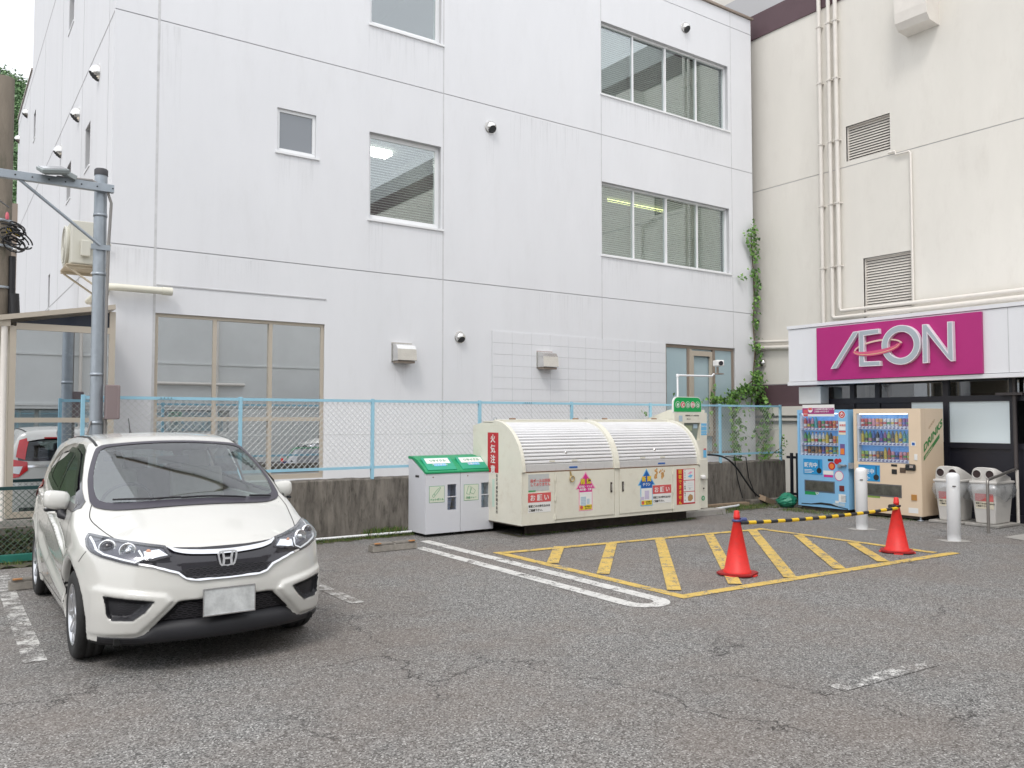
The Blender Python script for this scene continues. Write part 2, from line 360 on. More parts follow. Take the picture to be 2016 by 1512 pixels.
# side wall, its seams and openings
hs = [(14.95, 15.5, 5.82, 6.55), (17.3, 17.9, 5.8, 6.5), (17.35, 18.1, 9.2, 10.0), (24.65, 25.2, 9.03, 9.77), (20.4, 20.75, 4.05, 4.8)]
g = MB(); g.slab(FY + .0142, 30.55, -.5, 11.25, hs, (1.984, 0, 0), (0, 1, 0), UZ, (-1, 0, 0), .014); g.slab(FY, 25.9, 11.251, 15.5, [], (1.984, 0, 0), (0, 1, 0), UZ, (-1, 0, 0), .2)
g.box(1.999, 9, 25.7, 25.9, 11.25, 15.5); g.build('side_wall', M_WALL, office)
g = MB()
for z in (4.07, 7.50, 10.95): g.box(1.980, 1.9835, FY, 30.5, z - .010, z + .010)
for y in (13.25, 15.95, 19.0, 22.5, 26.4): g.box(1.981, 1.9835, y - .006, y + .006, .5, 10.9)
g.build('side_wall_joint', M_JOINT, office)
for a, b, c, d in hs:
    g = MB(); g.box(2.15, 2.19, a, b, c, d); w_ = g.build('side_window', M_GL, office)
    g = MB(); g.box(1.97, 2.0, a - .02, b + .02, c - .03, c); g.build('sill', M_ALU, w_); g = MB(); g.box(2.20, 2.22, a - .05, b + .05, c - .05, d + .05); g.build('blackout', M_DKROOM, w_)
g = MB(); g.box(2.0, 15.99, FY + .21, 30.5, 11.0, 11.1); g.box(2.2, 8, FY + .3, 25.7, 15.2, 15.4); g.build('roof', M_ROOFG, office)
g = MB(); g.box(1.95, 16.04, FY - .05, FY + .25, 11.30, 11.345); g.build('parapet_cap', M_BRZD, office); g = MB(); g.box(1.95, 2.25, 25.9, 30.6, 11.25, 11.30); g.build('parapet_cap', M_BRZD, office)
g = MB(); g.slab(2.0, 9, 11.345, 15.5, [], (0, FY + .02, 0), UX, UZ, NF, .2); g.build('stair_tower', M_WALL, office)
g = MB(); g.box(1.80, 1.99, 30.0, 30.6, -.5, 8.4); g.build('gutter_box', M_BRZD, office)
# windows
def pane_window(x0, x1, z0, z1, n, fm, gm, fw=.035, deep=.13, name='window', blind=None, lamp=None, sill=True, splits=None, mid=None, room=True):
    fr = MB(); y0 = FY + deep; xs = splits or [x0 + (x1 - x0) * i / n for i in range(n + 1)]
    fr.box(x0, x1, y0 - .03, y0 + .04, z1 - fw, z1); fr.box(x0, x1, y0 - .03, y0 + .04, z0, z0 + fw * 1.5)
    for i, x in enumerate(xs):
        a, b = (x, x + fw) if i == 0 else ((x - fw, x) if i == len(xs) - 1 else (x - fw * .55, x + fw * .55)); fr.box(a, b, y0 - .034, y0 + .044, z0 + fw * 1.5, z1 - fw)
    if mid: fr.box(x0 + fw, x1 - fw, y0 - .037, y0 + .03, mid - fw * .6, mid + fw * .6)
    w_ = fr.build(name, fm, office)
    for i in range(len(xs) - 1):
        g = MB(); a, b = xs[i] + fw * .5, xs[i + 1] - fw * .5; yy = y0 + (.012 if i % 2 else -.012)
        if mid:
            g.box(a, b, yy, yy + .005, z0 + fw, mid - fw * .5); g.build('pane', gm, w_); g = MB(); g.box(a, b, yy, yy + .005, mid + fw * .5, z1 - fw * .8)
        else: g.box(a, b, yy, yy + .005, z0 + fw, z1 - fw * .8)
        g.build('pane', gm, w_)
    if sill:
        g = MB(); g.box(x0 - .03, x1 + .05, FY - .03, FY + .10, z0 - .028, z0 + .006); g.build('sill', fm, w_)
    if blind:
        pitch, tilt = blind; g = MB(); z = z1 - .06
        while z > z0 + .06:
            g.obox(((x0 + x1) / 2, y0 + .10, z), ((x1 - x0) / 2 - .02, 0, 0), (0, .0135, -.0135 * tilt), (0, 0, .0008)); z -= pitch
        g.build('blind', M_BLIND, w_)
    if room:
        g = MB(); Y1 = y0 + 3.2; g.quad((x0 - .3, y0 + .13, z0 - .4), (x1 + .3, y0 + .13, z0 - .4), (x1 + .3, Y1, z0 - .4), (x0 - .3, Y1, z0 - .4))
        g.quad((x0 - .3, y0 + .13, z1 + .25), (x1 + .3, y0 + .13, z1 + .25), (x1 + .3, Y1, z1 + .25), (x0 - .3, Y1, z1 + .25)); g.quad((x0 - .3, Y1, z0 - .4), (x1 + .3, Y1, z0 - .4), (x1 + .3, Y1, z1 + .25), (x0 - .3, Y1, z1 + .25))
        for x in (x0 - .3, x1 + .3): g.quad((x, y0 + .13, z0 - .4), (x, Y1, z0 - .4), (x, Y1, z1 + .25), (x, y0 + .13, z1 + .25))
        g.build('room', M_ROOM, w_)
    if lamp:
        g = MB(); g.box(lamp[0], lamp[1], lamp[2], lamp[2] + lamp[4], z1 + .16, z1 + .22); g.build('ceiling_lamp', mat('tube_' + lamp[3], {'white': (1, .95, .88), 'yellow': (.95, .95, .35)}[lamp[3]], .5, emit={'white': 13, 'yellow': 5}[lamp[3]]), w_)
    return w_
pane_window(11.2, 15.15, 5.02, 6.56, 4, M_ALU, M_GL, blind=(.046, .95), lamp=(12.75, 14.6, 14.3, 'yellow', .07))
pane_window(11.2, 15.15, 8.40, 9.95, 4, M_ALU, M_GL, blind=(.046, .75))
pane_window(5.97, 7.38, 5.04, 6.55, 1, M_ALU, M_GL, fw=.07, blind=(.046, .15), lamp=(6.35, 7.1, 14.2, 'white', .28))
pane_window(5.97, 7.38, 8.42, 9.95, 1, M_ALU, M_GL, fw=.07)
pane_window(4.37, 5.02, 5.905, 6.62, 1, M_ALU, glass('frosted_small', (.3, .32, .34), base=.12, gain=.6, frost=.6, frostcol=(.22, .24, .26)), fw=.05, deep=.07)
pane_window(2.6, 5.2, .69, 3.19, 3, M_BRONZE, M_GLM, fw=.05, deep=.07, splits=[2.6, 3.46, 4.32, 5.2], mid=1.64, sill=False, name='shop_window')
rw = pane_window(13.02, 15.3, .80, 3.285, 3, M_BRZD, M_GLF, fw=.07, deep=.08, splits=[13.02, 13.78, 14.62, 15.3], sill=False, name='shop_window', room=False)
g = MB(); g.slab(13.86, 14.54, 1.25, 3.17, [(13.93, 14.47, 1.32, 3.06)], (0, FY + .02, 0), UX, UZ, NF, .05); g.build('casement_frame', M_BRONZE, rw)
g = MB(); g.box(13.0, 15.3, FY + .3, FY + .35, .6, 3.4); g.build('room', M_ROOM, rw)
g = MB(); g.box(13.80, 13.86, FY + .012, FY + .06, .9, 3.2); g.build('mullion', M_BRONZE, rw)
# round vent caps and box hoods
def vent(c, n, r, name='vent_cap'):
    """stainless cowl: a dome on the wall, cut off slantwise below where it is open"""
    c, n = Vector(c), Vector(n); s_ = n.cross(Vector((0, 0, 1))); up = Vector((0, 0, 1)); g = MB(); K, J = 28, 10; D = r * 1.05
    def dome(th, ph):
        a, b, d = r * math.cos(ph) * math.cos(th), r * math.cos(ph) * math.sin(th), D * math.sin(ph)
        return c + s_ * a + up * b + n * (d + .012)
    vs = [dome(2 * math.pi * k / K, math.pi / 2 * j / J) for j in range(J + 1) for k in range(K)]
    top_ = []
    for j in range(J):
        for k in range(K):
            q = (j * K + k, j * K + (k + 1) % K, (j + 1) * K + (k + 1) % K, (j + 1) * K + k); m_ = sum((vs[i] for i in q), Vector()) / 4 - c - n * .012
            
            if m_.z > -r * .98 + m_.dot(n) * .95: top_.append(q)
    g.add(vs, top_, 0, True); g.tube([c - n * .01, c + n * .012], r * 1.10, 24); o = g.build(name, M_STEEL, office)
    ds_ = [D * i / 14 for i in range(15)]; right = []
    for d in ds_:
        q = r * r * (1 - (d / D) ** 2) - (-r * .98 + d * .95) ** 2
        if q > 0: right.append((math.sqrt(q) * .97, -r * .98 + d * .95, d))
    P = [c + s_ * a + up * b_ + n * (d + .012) for a, b_, d in right] + [c - s_ * a + up * b_ + n * (d + .012) for a, b_, d in right[::-1]]
    g = MB(); g.add(P, [tuple(range(len(P)))]); g.build('dark_opening', M_DKROOM, o)  # dark sheet stands in for the shade inside the open cowl
    return o
for x, z, r in ((8.44, 7.12, .115), (13.71, 10.48, .115), (7.78, 3.12, .10)): vent((x, FY, z), (0, -1, 0), r)
for y, z in ((14.15, 7.06), (16.35, 7.06), (18.9, 7.08), (27.2, 10.42), (30.0, 10.45), (30.0, 6.95)): vent((1.99, y, z), (-1, 0, 0), .13)
for x in (6.42, 9.52):
    g = MB(); sec = [(0, .30), (.05, .30), (.16, .27), (.215, .20), (.235, .0), (0, 0)]; g.prism([(a, b) for a, b in sec], (x, FY, 2.64), (0, -1, 0), (0, 0, 1), (.36, 0, 0)); h_ = g.build('range_hood', M_STEEL, office, bevel=.006)
    g = MB(); g.box(x + .02, x + .34, FY - .20, FY - .02, 2.600, 2.636); g.build('hood_grille', M_BRZD, h_); g = MB(); g.box(x - .015, x + .375, FY - .02, FY, 2.62, 2.96); g.build('hood_flange', M_STEEL, h_)
# cream pipe above the porch
g = MB(); g.tube([(1.95, 14.5, 3.50), (1.93, 12.76, 3.50), (1.97, 12.70, 3.50), (2.06, 12.68, 3.50), (2.70, 12.68, 3.50)], .052, 12); g.tube([(2.66, 12.68, 3.50), (2.80, 12.68, 3.50)], .060, 12); g.build('overflow_pipe', mat('cream_pipe', (.72, .70, .60), .45), office)

def streak_mat():
    m = bpy.data.materials.new('rain_streak'); m.use_nodes = True; N, L = m.node_tree.nodes, m.node_tree.links; b = N['Principled BSDF']; b.inputs['Base Color'].default_value = (.20, .19, .165, 1); b.inputs['Roughness'].default_value = 1
    tc = N.new('ShaderNodeTexCoord'); mp = N.new('ShaderNodeMapping'); mp.inputs['Scale'].default_value = (26, 1, 1.3); L.new(tc.outputs['Object'], mp.inputs['Vector'])
    n = N.new('ShaderNodeTexNoise'); n.inputs['Scale'].default_value = 1; n.inputs['Detail'].default_value = 5; L.new(mp.outputs[0], n.inputs['Vector'])
    r = N.new('ShaderNodeMapRange'); r.inputs['From Min'].default_value = .48; r.inputs['From Max'].default_value = .72; r.inputs['To Max'].default_value = .10; L.new(n.outputs['Fac'], r.inputs['Value'])
    sp = N.new('ShaderNodeSeparateXYZ'); L.new(tc.outputs['Generated'], sp.inputs[0]); pw = N.new('ShaderNodeMath'); pw.operation = 'POWER'; pw.inputs[1].default_value = 1.4; L.new(sp.outputs['Z'], pw.inputs[0])
    mu = N.new('ShaderNodeMath'); mu.operation = 'MULTIPLY'; L.new(r.outputs[0], mu.inputs[0]); L.new(pw.outputs[0], mu.inputs[1]); L.new(mu.outputs[0], b.inputs['Alpha']); return m
M_STRK = streak_mat()
for x0, x1, z1, h in ((5.95, 6.25, 5.0, 1.3), (7.1, 7.42, 5.0, 1.1), (4.35, 5.05, 5.87, .9), (5.9, 7.4, 8.38, 1.2), (11.2, 12.3, 4.98, 1.0), (13.6, 15.2, 4.98, .8), (11.2, 15.15, 8.36, .9), (8.35, 8.53, 7.0, 1.1), (13.62, 13.8, 10.35, .8), (7.70, 7.86, 3.0, 1.0), (6.42, 6.80, 2.60, .9), (9.52, 9.9, 2.60, .7), (2.62, 2.9, 7.5, 2.2), (8.9, 10.6, 7.5, 1.2), (3.2, 4.2, 4.1, .5), (2.0, 2.5, 4.1, 1.6), (9.5, 10.9, 4.1, .8), (7.5, 8.3, 10.9, 2.0)):
    g = MB(); g.quad((x0, FY - .0035, z1 - h), (x1, FY - .0035, z1 - h), (x1, FY - .0035, z1), (x0, FY - .0035, z1)); g.build('rain_streak', M_STRK, office)

# ---------------------------------------------------------------- glass porch (lean-to at the corner)
PY = 11.72
porch = thing('glass_porch', 'lean-to glass porch with cream aluminium frame at the left corner of the white block', 'porch', (1.4, PY, 0))
pa = lambda u, v: on('y', PY, u, v)
xl, xr = pa(22, 800).x, 1.86; zt, zb = pa(25, 640).z, pa(25, 1020).z
g = MB()
for x in (xl, xr): g.box(x - .035, x + .035, PY - .03, PY + .05, zb, zt + (.24 if x == xr else -.01))
g.box(xl + .035, xr - .035, PY - .027, PY + .04, zt - .05, zt + .03); g.box(xl + .035, xr - .035, PY - .027, PY + .04, 1.60, 1.66); g.box(xl + .035, xr - .035, PY - .027, PY + .04, zb, zb + .07); g.build('frame', M_BRONZE, porch)
g = MB(); g.box(xl + .035, xr - .035, PY, PY + .006, zb + .07, 1.60); g.build('pane', M_GLM, porch); g = MB(); g.box(xl + .035, xr - .035, PY, PY + .006, 1.66, zt - .05); g.build('pane', M_GLM, porch)
g = MB(); g.quad((xl, PY + .01, zt + .03), (xr, PY + .01, zt + .03), (xr, PY + .01, zt + .235), (xl, PY + .01, zt + .035)); g.build('gable_pane', mat('dark_gable', (.03, .035, .055), .15), porch)
g = MB(); g.obox(((xl + xr) / 2 - .08, PY + 2.4, zt + .185), ((xr - xl) / 2 + .10, 0, .115), (0, 2.5, 0), (-.003, 0, .03)); g.build('roof', M_BRONZE, porch)
g = MB(); g.box(xl - .16, xl - .03, PY - .06, PY + 5, zt - .02, zt + .06); g.build('gutter', M_BRONZE, porch)
g = MB(); g.box(xl, xr + .1, PY + .3, PY + 4.5, zb, zb + .02); g.box(xl, xr, PY + 4.4, PY + 4.5, zb, zt); g.build('floor', M_DKROOM, porch)
g = MB(); g.box(xl - .02, xl + .01, PY + .02, PY + 4.8, zb, zt); g.build('side_panel', M_BRONZE, porch)
g = MB(); g.tube([(xl - .09, PY - .02, zt - .01), (xl - .085, PY - .02, zb - .03), (xl - .085, PY - .03, zb - .05)], .038, 10); g.build('downpipe', M_BEIGEP, porch)
g = MB(); g.box(xl - 6, 2.0, PY - .10, FY + 4, -.5, zb - .02); struct(g, 'porch_terrace', M_CONCL)

# ---------------------------------------------------------------- the beige store
WX_ = 16.3
store = thing('store_building', 'tall beige rendered store with plum parapet band, louvres and pipes, right of the white block', 'building', (WX_, 9, 0))
LV = [(9.48, 10.50, 7.29, 8.07), (9.085, 10.14, 3.75, 5.09)]
NW, UY = (-1, 0, 0), (0, 1, 0)
g = MB(); g.slab(-14, 31, 7.185, 10.95, [h for h in LV if h[3] > 7.2], (WX_, 0, 0), UY, UZ, NW, .35); g.build('upper_wall', M_BEIGE, store)
g = MB(); g.slab(-14, 31, 2.46, 7.165, [h for h in LV if h[2] < 7], (WX_, 0, 0), UY, UZ, NW, .35); g.build('lower_wall', M_BEIGE, store)
g = MB(); g.slab(-14, 31, -.5, 12.2, [(h[0] - .0, h[1], h[2], h[3]) for h in LV], (WX_ + .012, 0, 0), UY, UZ, NW, .3); g.build('wall_core', M_JOINT, store)
g = MB(); g.box(WX_ - .03, WX_ + .3, -14, 31, 10.95, 11.55); g.build('parapet_band', M_PLUM, store)
g = MB(); g.box(WX_ - .04, WX_ + .02, 10.9, 31, 1.93, 2.44); g.build('plum_band', M_PLUM, store)
g = MB(); g.box(WX_ - .03, WX_ + .02, 10.9, 31, -.5, 1.52); g.box(WX_ - .10, WX_ + .02, 10.9, 31, 1.60, 1.66); g.box(WX_ - .14, WX_ + .02, 10.9, 31, 1.72, 1.93); g.build('base_moulding', M_BEIGE, store)
for a, b, c, d in LV:
    g = MB(); g.box(WX_ + .18, WX_ + .2, a, b, c, d); lf = g.build('dark_opening', M_DKROOM, store)
    z = c + .03
    while z < d - .02:
        g = MB(); g.obox((WX_ + .09, (a + b) / 2, z), (0, (b - a) / 2 - .012, 0), (-.018, 0, -.0235), (.002, 0, -.002)); g.build('louvre_blade', M_BEIGEP, lf); z += .058
    g = MB(); g.slab(a, b, c, d, [(a + .022, b - .022, c + .022, d - .022)], (WX_ + .05, 0, 0), UY, UZ, NW, .07); g.build('louvre_frame', M_BEIGEP, lf)
g = MB()
for yy, zz in ((11.07, 3.35), (10.83, 3.9), (10.66, 4.07)): g.tube([(WX_ - .09, yy, 12.0), (WX_ - .09, yy, zz)], .045, 12)
g.build('vertical_pipe', M_BEIGEP, store)
g = MB(); g.tube([(WX_ - .09, 10.83, 3.9), (WX_ - .09, 10.78, 3.86), (WX_ - .13, 3.0, 3.86)], .045, 12); g.tube([(WX_ - .09, 10.66, 4.07), (WX_ - .09, 10.62, 4.0), (WX_ - .13, 3.0, 3.985)], .040, 12); g.build('horizontal_pipe', M_BEIGEP, store)
g = MB(); g.tube([(WX_ - .05, 9.5, 7.21), (WX_ - .05, 9.35, 7.21), (WX_ - .05, 9.33, 7.13), (WX_ - .05, 9.05, 7.13), (WX_ - .05, 9.02, 7.08), (WX_ - .05, 9.02, 3.95)], .022, 8); g.build('drain_pipe', M_BEIGEP, store)
g = MB(); g.tube([(WX_ - .10, 13.2, 3.50), (WX_ - .10, 10.9, 3.40)], .035, 10); g.tube([(WX_ - .08, 13.2, 3.36), (WX_ - .08, 10.9, 3.26)], .05, 10); g.build('horizontal_pipe', M_BEIGEP, store)
pb = MB()
for yy in (11.07, 10.83, 10.66):
    for zz in (5.0, 6.4, 7.8, 9.2, 10.5): pb.box(WX_ - .145, WX_, yy - .055, yy + .055, zz - .012, zz + .012)
pb.build('pipe_clamp', M_BEIGEP, store)
g = MB(); g.prism([(0, 0), (.36, .02), (.47, .14), (.49, .34), (.49, 1.4), (0, 1.4)], (WX_, 8.40, 9.52), (-1, 0, 0), (0, 0, 1), (0, .66, 0)); g.build('exhaust_hood', M_BEIGEP, store, bevel=.01)
g = MB(); K = 16; c0 = Vector((WX_ - .03, 12.78, 2.98)); vent_store = g.lathe(c0, [(.09, 0), (.085, -.03), (.06, -.06), (.02, -.075), (0, -.078)], 16, axis='x'); g.build('vent_cap', M_STEEL, store)
g = MB(); g.box(17.6, 30, 10.8, 31, 11.5, 15.5); g.build('penthouse', M_BEIGE, store)
g = MB(); g.box(WX_ + .3, 30, -14, 31, 10.9, 11.0); g.build('roof', M_ROOFG, store)
# projecting ground floor: fascia, soffit, dark shop front
FX, GX = 13.6, 14.1
shop = thing('shop_annex', 'single storey annex with white fascia and black framed glazing below the beige store', 'shop', (GX, 7, 0))
g = MB(); g.box(FX, FX + .12, -6, 10.07, 2.36, 3.37); g.build('fascia', M_WALL, shop, bevel=.004)
g = MB(); g.box(FX - .02, FX + .14, -6, 10.09, 2.285, 2.352); g.box(FX - .02, FX + .2, -6, 10.09, 3.378, 3.44); g.build('fascia_trim', M_WALL, shop, bevel=.004)
for y in (8.95, 6.05, 3.2):
    g = MB(); g.box(FX - .003, FX + .01, y - .004, y + .004, 2.36, 3.37); g.build('fascia_joint', M_JOINT, shop)
g = MB(); g.box(FX + .12, WX_ - .05, -6, 10.07, 3.34, 3.42); g.box(FX + .121, WX_ - .05, 9.97, 10.07, 2.36, 3.34); g.build('canopy_roof', M_WALL, shop)
BLK = mat('black_shopfront', (.012, .012, .02), .4, bump=.05, bscale=40)
g = MB(); g.box(FX + .12, WX_ - .05, -6, 9.97, 2.37, 2.41); g.build('soffit', BLK, shop)
posts = [9.72, 9.08, 8.75, 7.62, 7.30, 6.10, 4.6, 3.1, 1.6]
for y in [9.72, 9.02, 8.52, 7.28, 6.22, 4.6, 3.1, 1.6]:
    g = MB(); g.box(GX - .04, GX + .05, y - .045, y + .045, .02, 2.37); g.build('post', BLK, shop)
g = MB(); g.box(GX - .045, GX + .04, -6, 9.76, 1.93, 2.03); g.box(GX - .045, GX + .04, -6, 9.76, 1.16, 1.25); g.box(GX - .05, GX + .04, -6, 9.76, 0, .12); g.build('rail', BLK, shop)
g = MB(); g.box(GX - .01, GX + .02, -6, 9.72, .12, 1.16); g.box(GX - .01, GX + .02, 7.9, 9.72, 1.25, 1.93); g.build('lower_panel', BLK, shop)
g = MB(); g.box(GX, GX + .006, 6.265, 7.235, 1.25, 1.93); g.build('frosted_pane', mat('frosted_film', (.74, .83, .86), .25, emit=.06), shop); g = MB(); g.box(GX, GX + .006, 7.325, 7.9, 1.25, 1.93); g.build('frosted_pane', MATS['frosted_film'], shop)  # weak emission brightens the film, standing in for light behind it
g = MB(); g.box(GX, GX + .006, -6, 9.72, 2.03, 2.37); g.build('transom_pane', glass('transom_glass', (.35, .37, .36), base=.18, gain=.8), shop)
g = MB(); g.box(GX + 1.2, GX + 1.25, -6, 9.72, 0, 2.4); g.build('room', M_DKROOM, shop)
for y0, y1, m_ in ((9.10, 9.65, M_ALU), (8.62, 8.94, M_BEIGE), (8.0, 8.4, M_BEIGE)):
    g = MB(); g.box(GX + .25, GX + .27, y0, y1, 2.06, 2.36); g.build('window_poster', m_, shop)
g = MB(); g.box(GX + .4, GX + .42, 3, 7.2, 2.08, 2.30); g.build('window_poster', M_BEIGE, shop)
g = MB(); g.box(FX + .15, FX + .42, 9.48, 9.96, 1.93, 2.26); g.build('switch_box', mat('cream_box', (.72, .72, .70), .5), shop, bevel=.01)
# pilaster and dark slats beside the fence end
g = MB(); g.box(14.45, 14.75, 9.9, 10.0, 0, .9)
for k in range(5):
    pass
slat = thing('slatted_gate', 'low black slatted gate in the gap between retaining wall and blue vending machine', 'gate', (14.35, 10.1, 0))
for k in range(8):
    g = MB(); g.box(14.30, 14.33, 9.55 + k * .14, 9.61 + k * .14, .02, .95); g.build('slat', BLK, slat)
for z in (.12, .86):
    g = MB(); g.box(14.335, 14.36, 9.5, 10.7, z - .025, z + .025); g.build('rail', BLK, slat)
# ================================================================ walls, fences, poles
g = MB(); X0, X1 = 1.25, 14.22; n = 130; rng = random.Random(3)
top = [.815 + rng.uniform(-.006, .006) for _ in range(n + 1)]; yf = [10.64 + rng.uniform(-.006, .006) for _ in range(n + 1)]
P = lambda i: X0 + (X1 - X0) * i / n
vs = []; 
for i in range(n + 1): vs += [(P(i), yf[i] - .008, -.01), (P(i), yf[i], .40), (P(i), yf[i] + .004, top[i] - .02), (P(i), yf[i] + .02, top[i]), (P(i), 10.86, top[i]), (P(i), 10.86, -.4)]
g.add(vs, [(6 * i + j, 6 * i + 6 + j, 6 * i + 7 + j, 6 * i + 1 + j) for i in range(n) for j in range(5)])
g.quad(*[vs[j] for j in range(6)]); g.quad(*[vs[6 * n + j] for j in range(6)])
rwall = g.build('retaining_wall', M_CONC); tag(rwall, 'low weathered concrete retaining wall under the pale blue fence', 'wall')
def chain(mb, x0, x1, z0, z1, y, dx=.078, r=.0023, k=1.0):
    """woven wire: two families of slanting wires, each kinked over its neighbours"""
    H = z1 - z0; w_ = dx; run = H / k
    x = x0 - run
    while x < x1:
        for s in (1, -1):
            a0, a1 = (x, x + run) if s == 1 else (x + run, x)
            pts = []
            zc = []
            t0, t1 = 0.0, 1.0
            lo, hi = (x0 - a0) / (a1 - a0), (x1 - a0) / (a1 - a0); lo, hi = min(lo, hi), max(lo, hi); t0, t1 = max(0, lo), min(1, hi)
            if t1 - t0 < .01: continue
            yy = y + (.0025 if s == 1 else -.0025)
            p, q = Vector((a0 + (a1 - a0) * t0, yy, z0 + H * t0)), Vector((a0 + (a1 - a0) * t1, yy, z0 + H * t1))
            d = (q - p).normalized(); u_ = Vector((0, r, 0)); v_ = d.cross(Vector((0, 1, 0))) * r
            mb.add([p + u_, p + v_, p - u_, p - v_, q + u_, q + v_, q - u_, q - v_], [(i, (i + 1) % 4, 4 + (i + 1) % 4, 4 + i) for i in range(4)])
        x += w_
    return mb
FB = 10.66
fence = thing('mesh_fence', 'pale blue framed chain-link fence standing on the concrete retaining wall', 'fence', (7.7, FB, .82))
for x in (1.40, 3.205, 5.05, 6.84, 8.65, 10.45, 12.285, 14.10):
    g = MB(); g.box(x - .021, x + .021, FB - .022, FB + .022, .80, 1.925); g.build('post', M_FBLUE, fence, bevel=.003)
for a, b in zip((1.40, 3.205, 5.05, 6.84, 8.65, 10.45, 12.285), (3.205, 5.05, 6.84, 8.65, 10.45, 12.285, 14.10)):
    for z in (1.895, 1.02 if False else .965):
        g = MB(); g.box(a + .023, b - .023, FB - .018, FB + .018, z - .018, z + .018); g.build('rail', M_FBLUE, fence)
    if a in (1.40, 6.84, 10.45, 12.285) and a != 12.285:
        xm = (a + b) / 2; g = MB(); g.box(xm - .10, xm + .10, FB - .0225, FB + .0225, 1.885, 1.912); g.build('splice', M_FBLUE, fence)
        g = MB()
        for i in range(4): g.lathe((xm - .06 + i * .04, FB - .024, 1.898), [(.006, 0), (.006, -.004), (0, -.004)], 6, axis='y')
        g.build('bolt', M_SOIL, fence)
g = MB(); chain(g, 1.43, 14.08, .985, 1.877, FB); g.tube([(1.42, FB - .004, 1.43), (14.08, FB - .004, 1.43)], .0025, 4); g.build('chain_link', mat('fence_wire_grey', (.58, .60, .59), .4, .3), fence)
# green fence at the left
GY = 11.08
gf = thing('mesh_fence', 'low dark green chain-link fence at the left edge behind the car', 'fence', (.4, GY, 0))
g = MB(); g.box(-3.5, 1.74, GY - .02, GY + .02, .83, .87); g.build('rail', M_FGRND, gf)
g = MB(); g.box(-3.5, 1.74, GY - .06, GY + .03, .02, .095); g.build('base_rail', M_FGREEN, gf)
for x in (-3.4, -1.6, 1.70):
    g = MB(); g.box(x - .02, x + .02, GY - .021, GY + .021, .096, .829); g.build('post', M_FGRND, gf)
g = MB(); chain(g, -3.48, 1.69, .10, .825, GY, .068, .0022); g.build('chain_link', mat('green_wire', (.10, .14, .11), .5), gf)

# ---------------------------------------------------------------- lamp pole with arm, floodlight, box
PX, PYY = 1.505, 10.42
pole = thing('lamp_pole', 'galvanised steel pole with side arm and floodlight behind the parked car', 'pole', (PX, PYY, 0))
g = MB(); g.lathe((PX, PYY, 0), [(.070, 0), (.070, 2.1), (.069, 3.0), (.068, 4.47)], 28); g.build('shaft', M_GREYST, pole)
g = MB(); g.lathe((PX, PYY, 4.47), [(.073, -.03), (.073, .035), (.060, .05), (0, .055)], 28); g.build('cap', mat('pole_cap', (.05, .05, .055), .6), pole)
g = MB(); g.box(-.9, PX + .12, PYY - .13, PYY - .06, 4.235, 4.325); g.box(-.9, PX + .12, PYY - .128, PYY - .122, 4.235, 4.325); g.build('arm', M_GREYST, pole, bevel=.004)
g = MB()
for i in range(7): g.lathe((.65 + i * .16, PYY - .131, 4.28), [(.009, 0), (.009, -.002), (0, -.002)], 8, axis='y')
g.build('arm_hole', M_DKROOM, pole)
g = MB(); g.tube([(.68, PYY - .10, 4.25), (PX - .01, PYY - .085, 3.62)], .017, 10); g.build('brace', M_GREYST, pole)
for z in (3.60, 3.98, 3.30, 2.15, 1.60):
    g = MB(); g.lathe((PX, PYY, z), [(.0715, -.018), (.0745, -.018), (.0745, .018), (.0715, .018)], 24)
    if z == 3.60: g.box(PX - .10, PX + .10, PYY - .09, PYY - .072, z - .03, z + .03)
    g.build('band', M_GREYST, pole)
g = MB(); g.tube([(1.05, PYY - .06, 4.34), (PX - .1, PYY - .05, 4.36), (PX + .05, PYY - .09, 4.27), (PX + .10, PYY - .08, 4.12), (PX + .085, PYY - .07, 3.7), (PX + .075, PYY - .06, 3.0), (PX + .075, PYY - .05, 2.03)], .016, 8); g.tube([(PX + .09, PYY - .02, 1.66), (PX + .08, PYY - .02, .6)], .020, 8)
g.tube([(PX - .06, PYY - .05, 1.62), (PX - .10, PYY - .06, 1.45), (PX - .06, PYY - .05, 1.2)], .011, 6); g.build('cable', mat('grey_conduit', (.26, .25, .24), .6), pole)
g = MB(); g.box(PX + .075, PX + .215, PYY - .17, PYY - .03, 1.64, 2.03); bx_ = g.build('meter_box', mat('taupe_box', (.24, .19, .19), .55), pole, bevel=.008)
g = MB(); g.box(PX + .19, PX + .219, PYY - .175, PYY - .03, 1.65, 2.02); g.build('box_lid', MATS['taupe_box'], bx_, bevel=.006)
fl = thing('floodlight', 'flat grey floodlight tilted on the arm of the lamp pole', 'floodlight', (1.06, PYY - .1, 4.33))
ax_, ay_ = Vector((.13, .0, .02)), Vector((.02, -.14, -.05)); az_ = ax_.cross(ay_).normalized()
cfl = Vector((1.0, PYY - .18, 4.38))
g = MB(); g.obox(cfl, ax_, ay_, az_ * .022); g.build('housing', mat('lamp_grey', (.30, .33, .33), .4, .4), fl, bevel=.008)
g = MB(); g.obox(cfl + az_ * .024, ax_ * .86, ay_ * .84, az_ * .003); g.obox(cfl - az_ * .024, ax_ * .86, ay_ * .84, az_ * .003); g.build('lens', mat('lamp_lens', (.22, .23, .24), .1, .2), fl)
g = MB()
for i in range(9): g.obox(cfl - az_ * -.03 + ay_ * (-.8 + i * .2) * -1, ax_ * .8, ay_.normalized() * .003, az_ * .01)
g.build('fin', MATS['lamp_grey'], fl)
g = MB(); g.obox((1.16, PYY - .16, 4.35), (.07, 0, -.03), (0, .05, 0), (.01, 0, .025)); g.build('bracket', MATS['lamp_grey'], fl, bevel=.005)
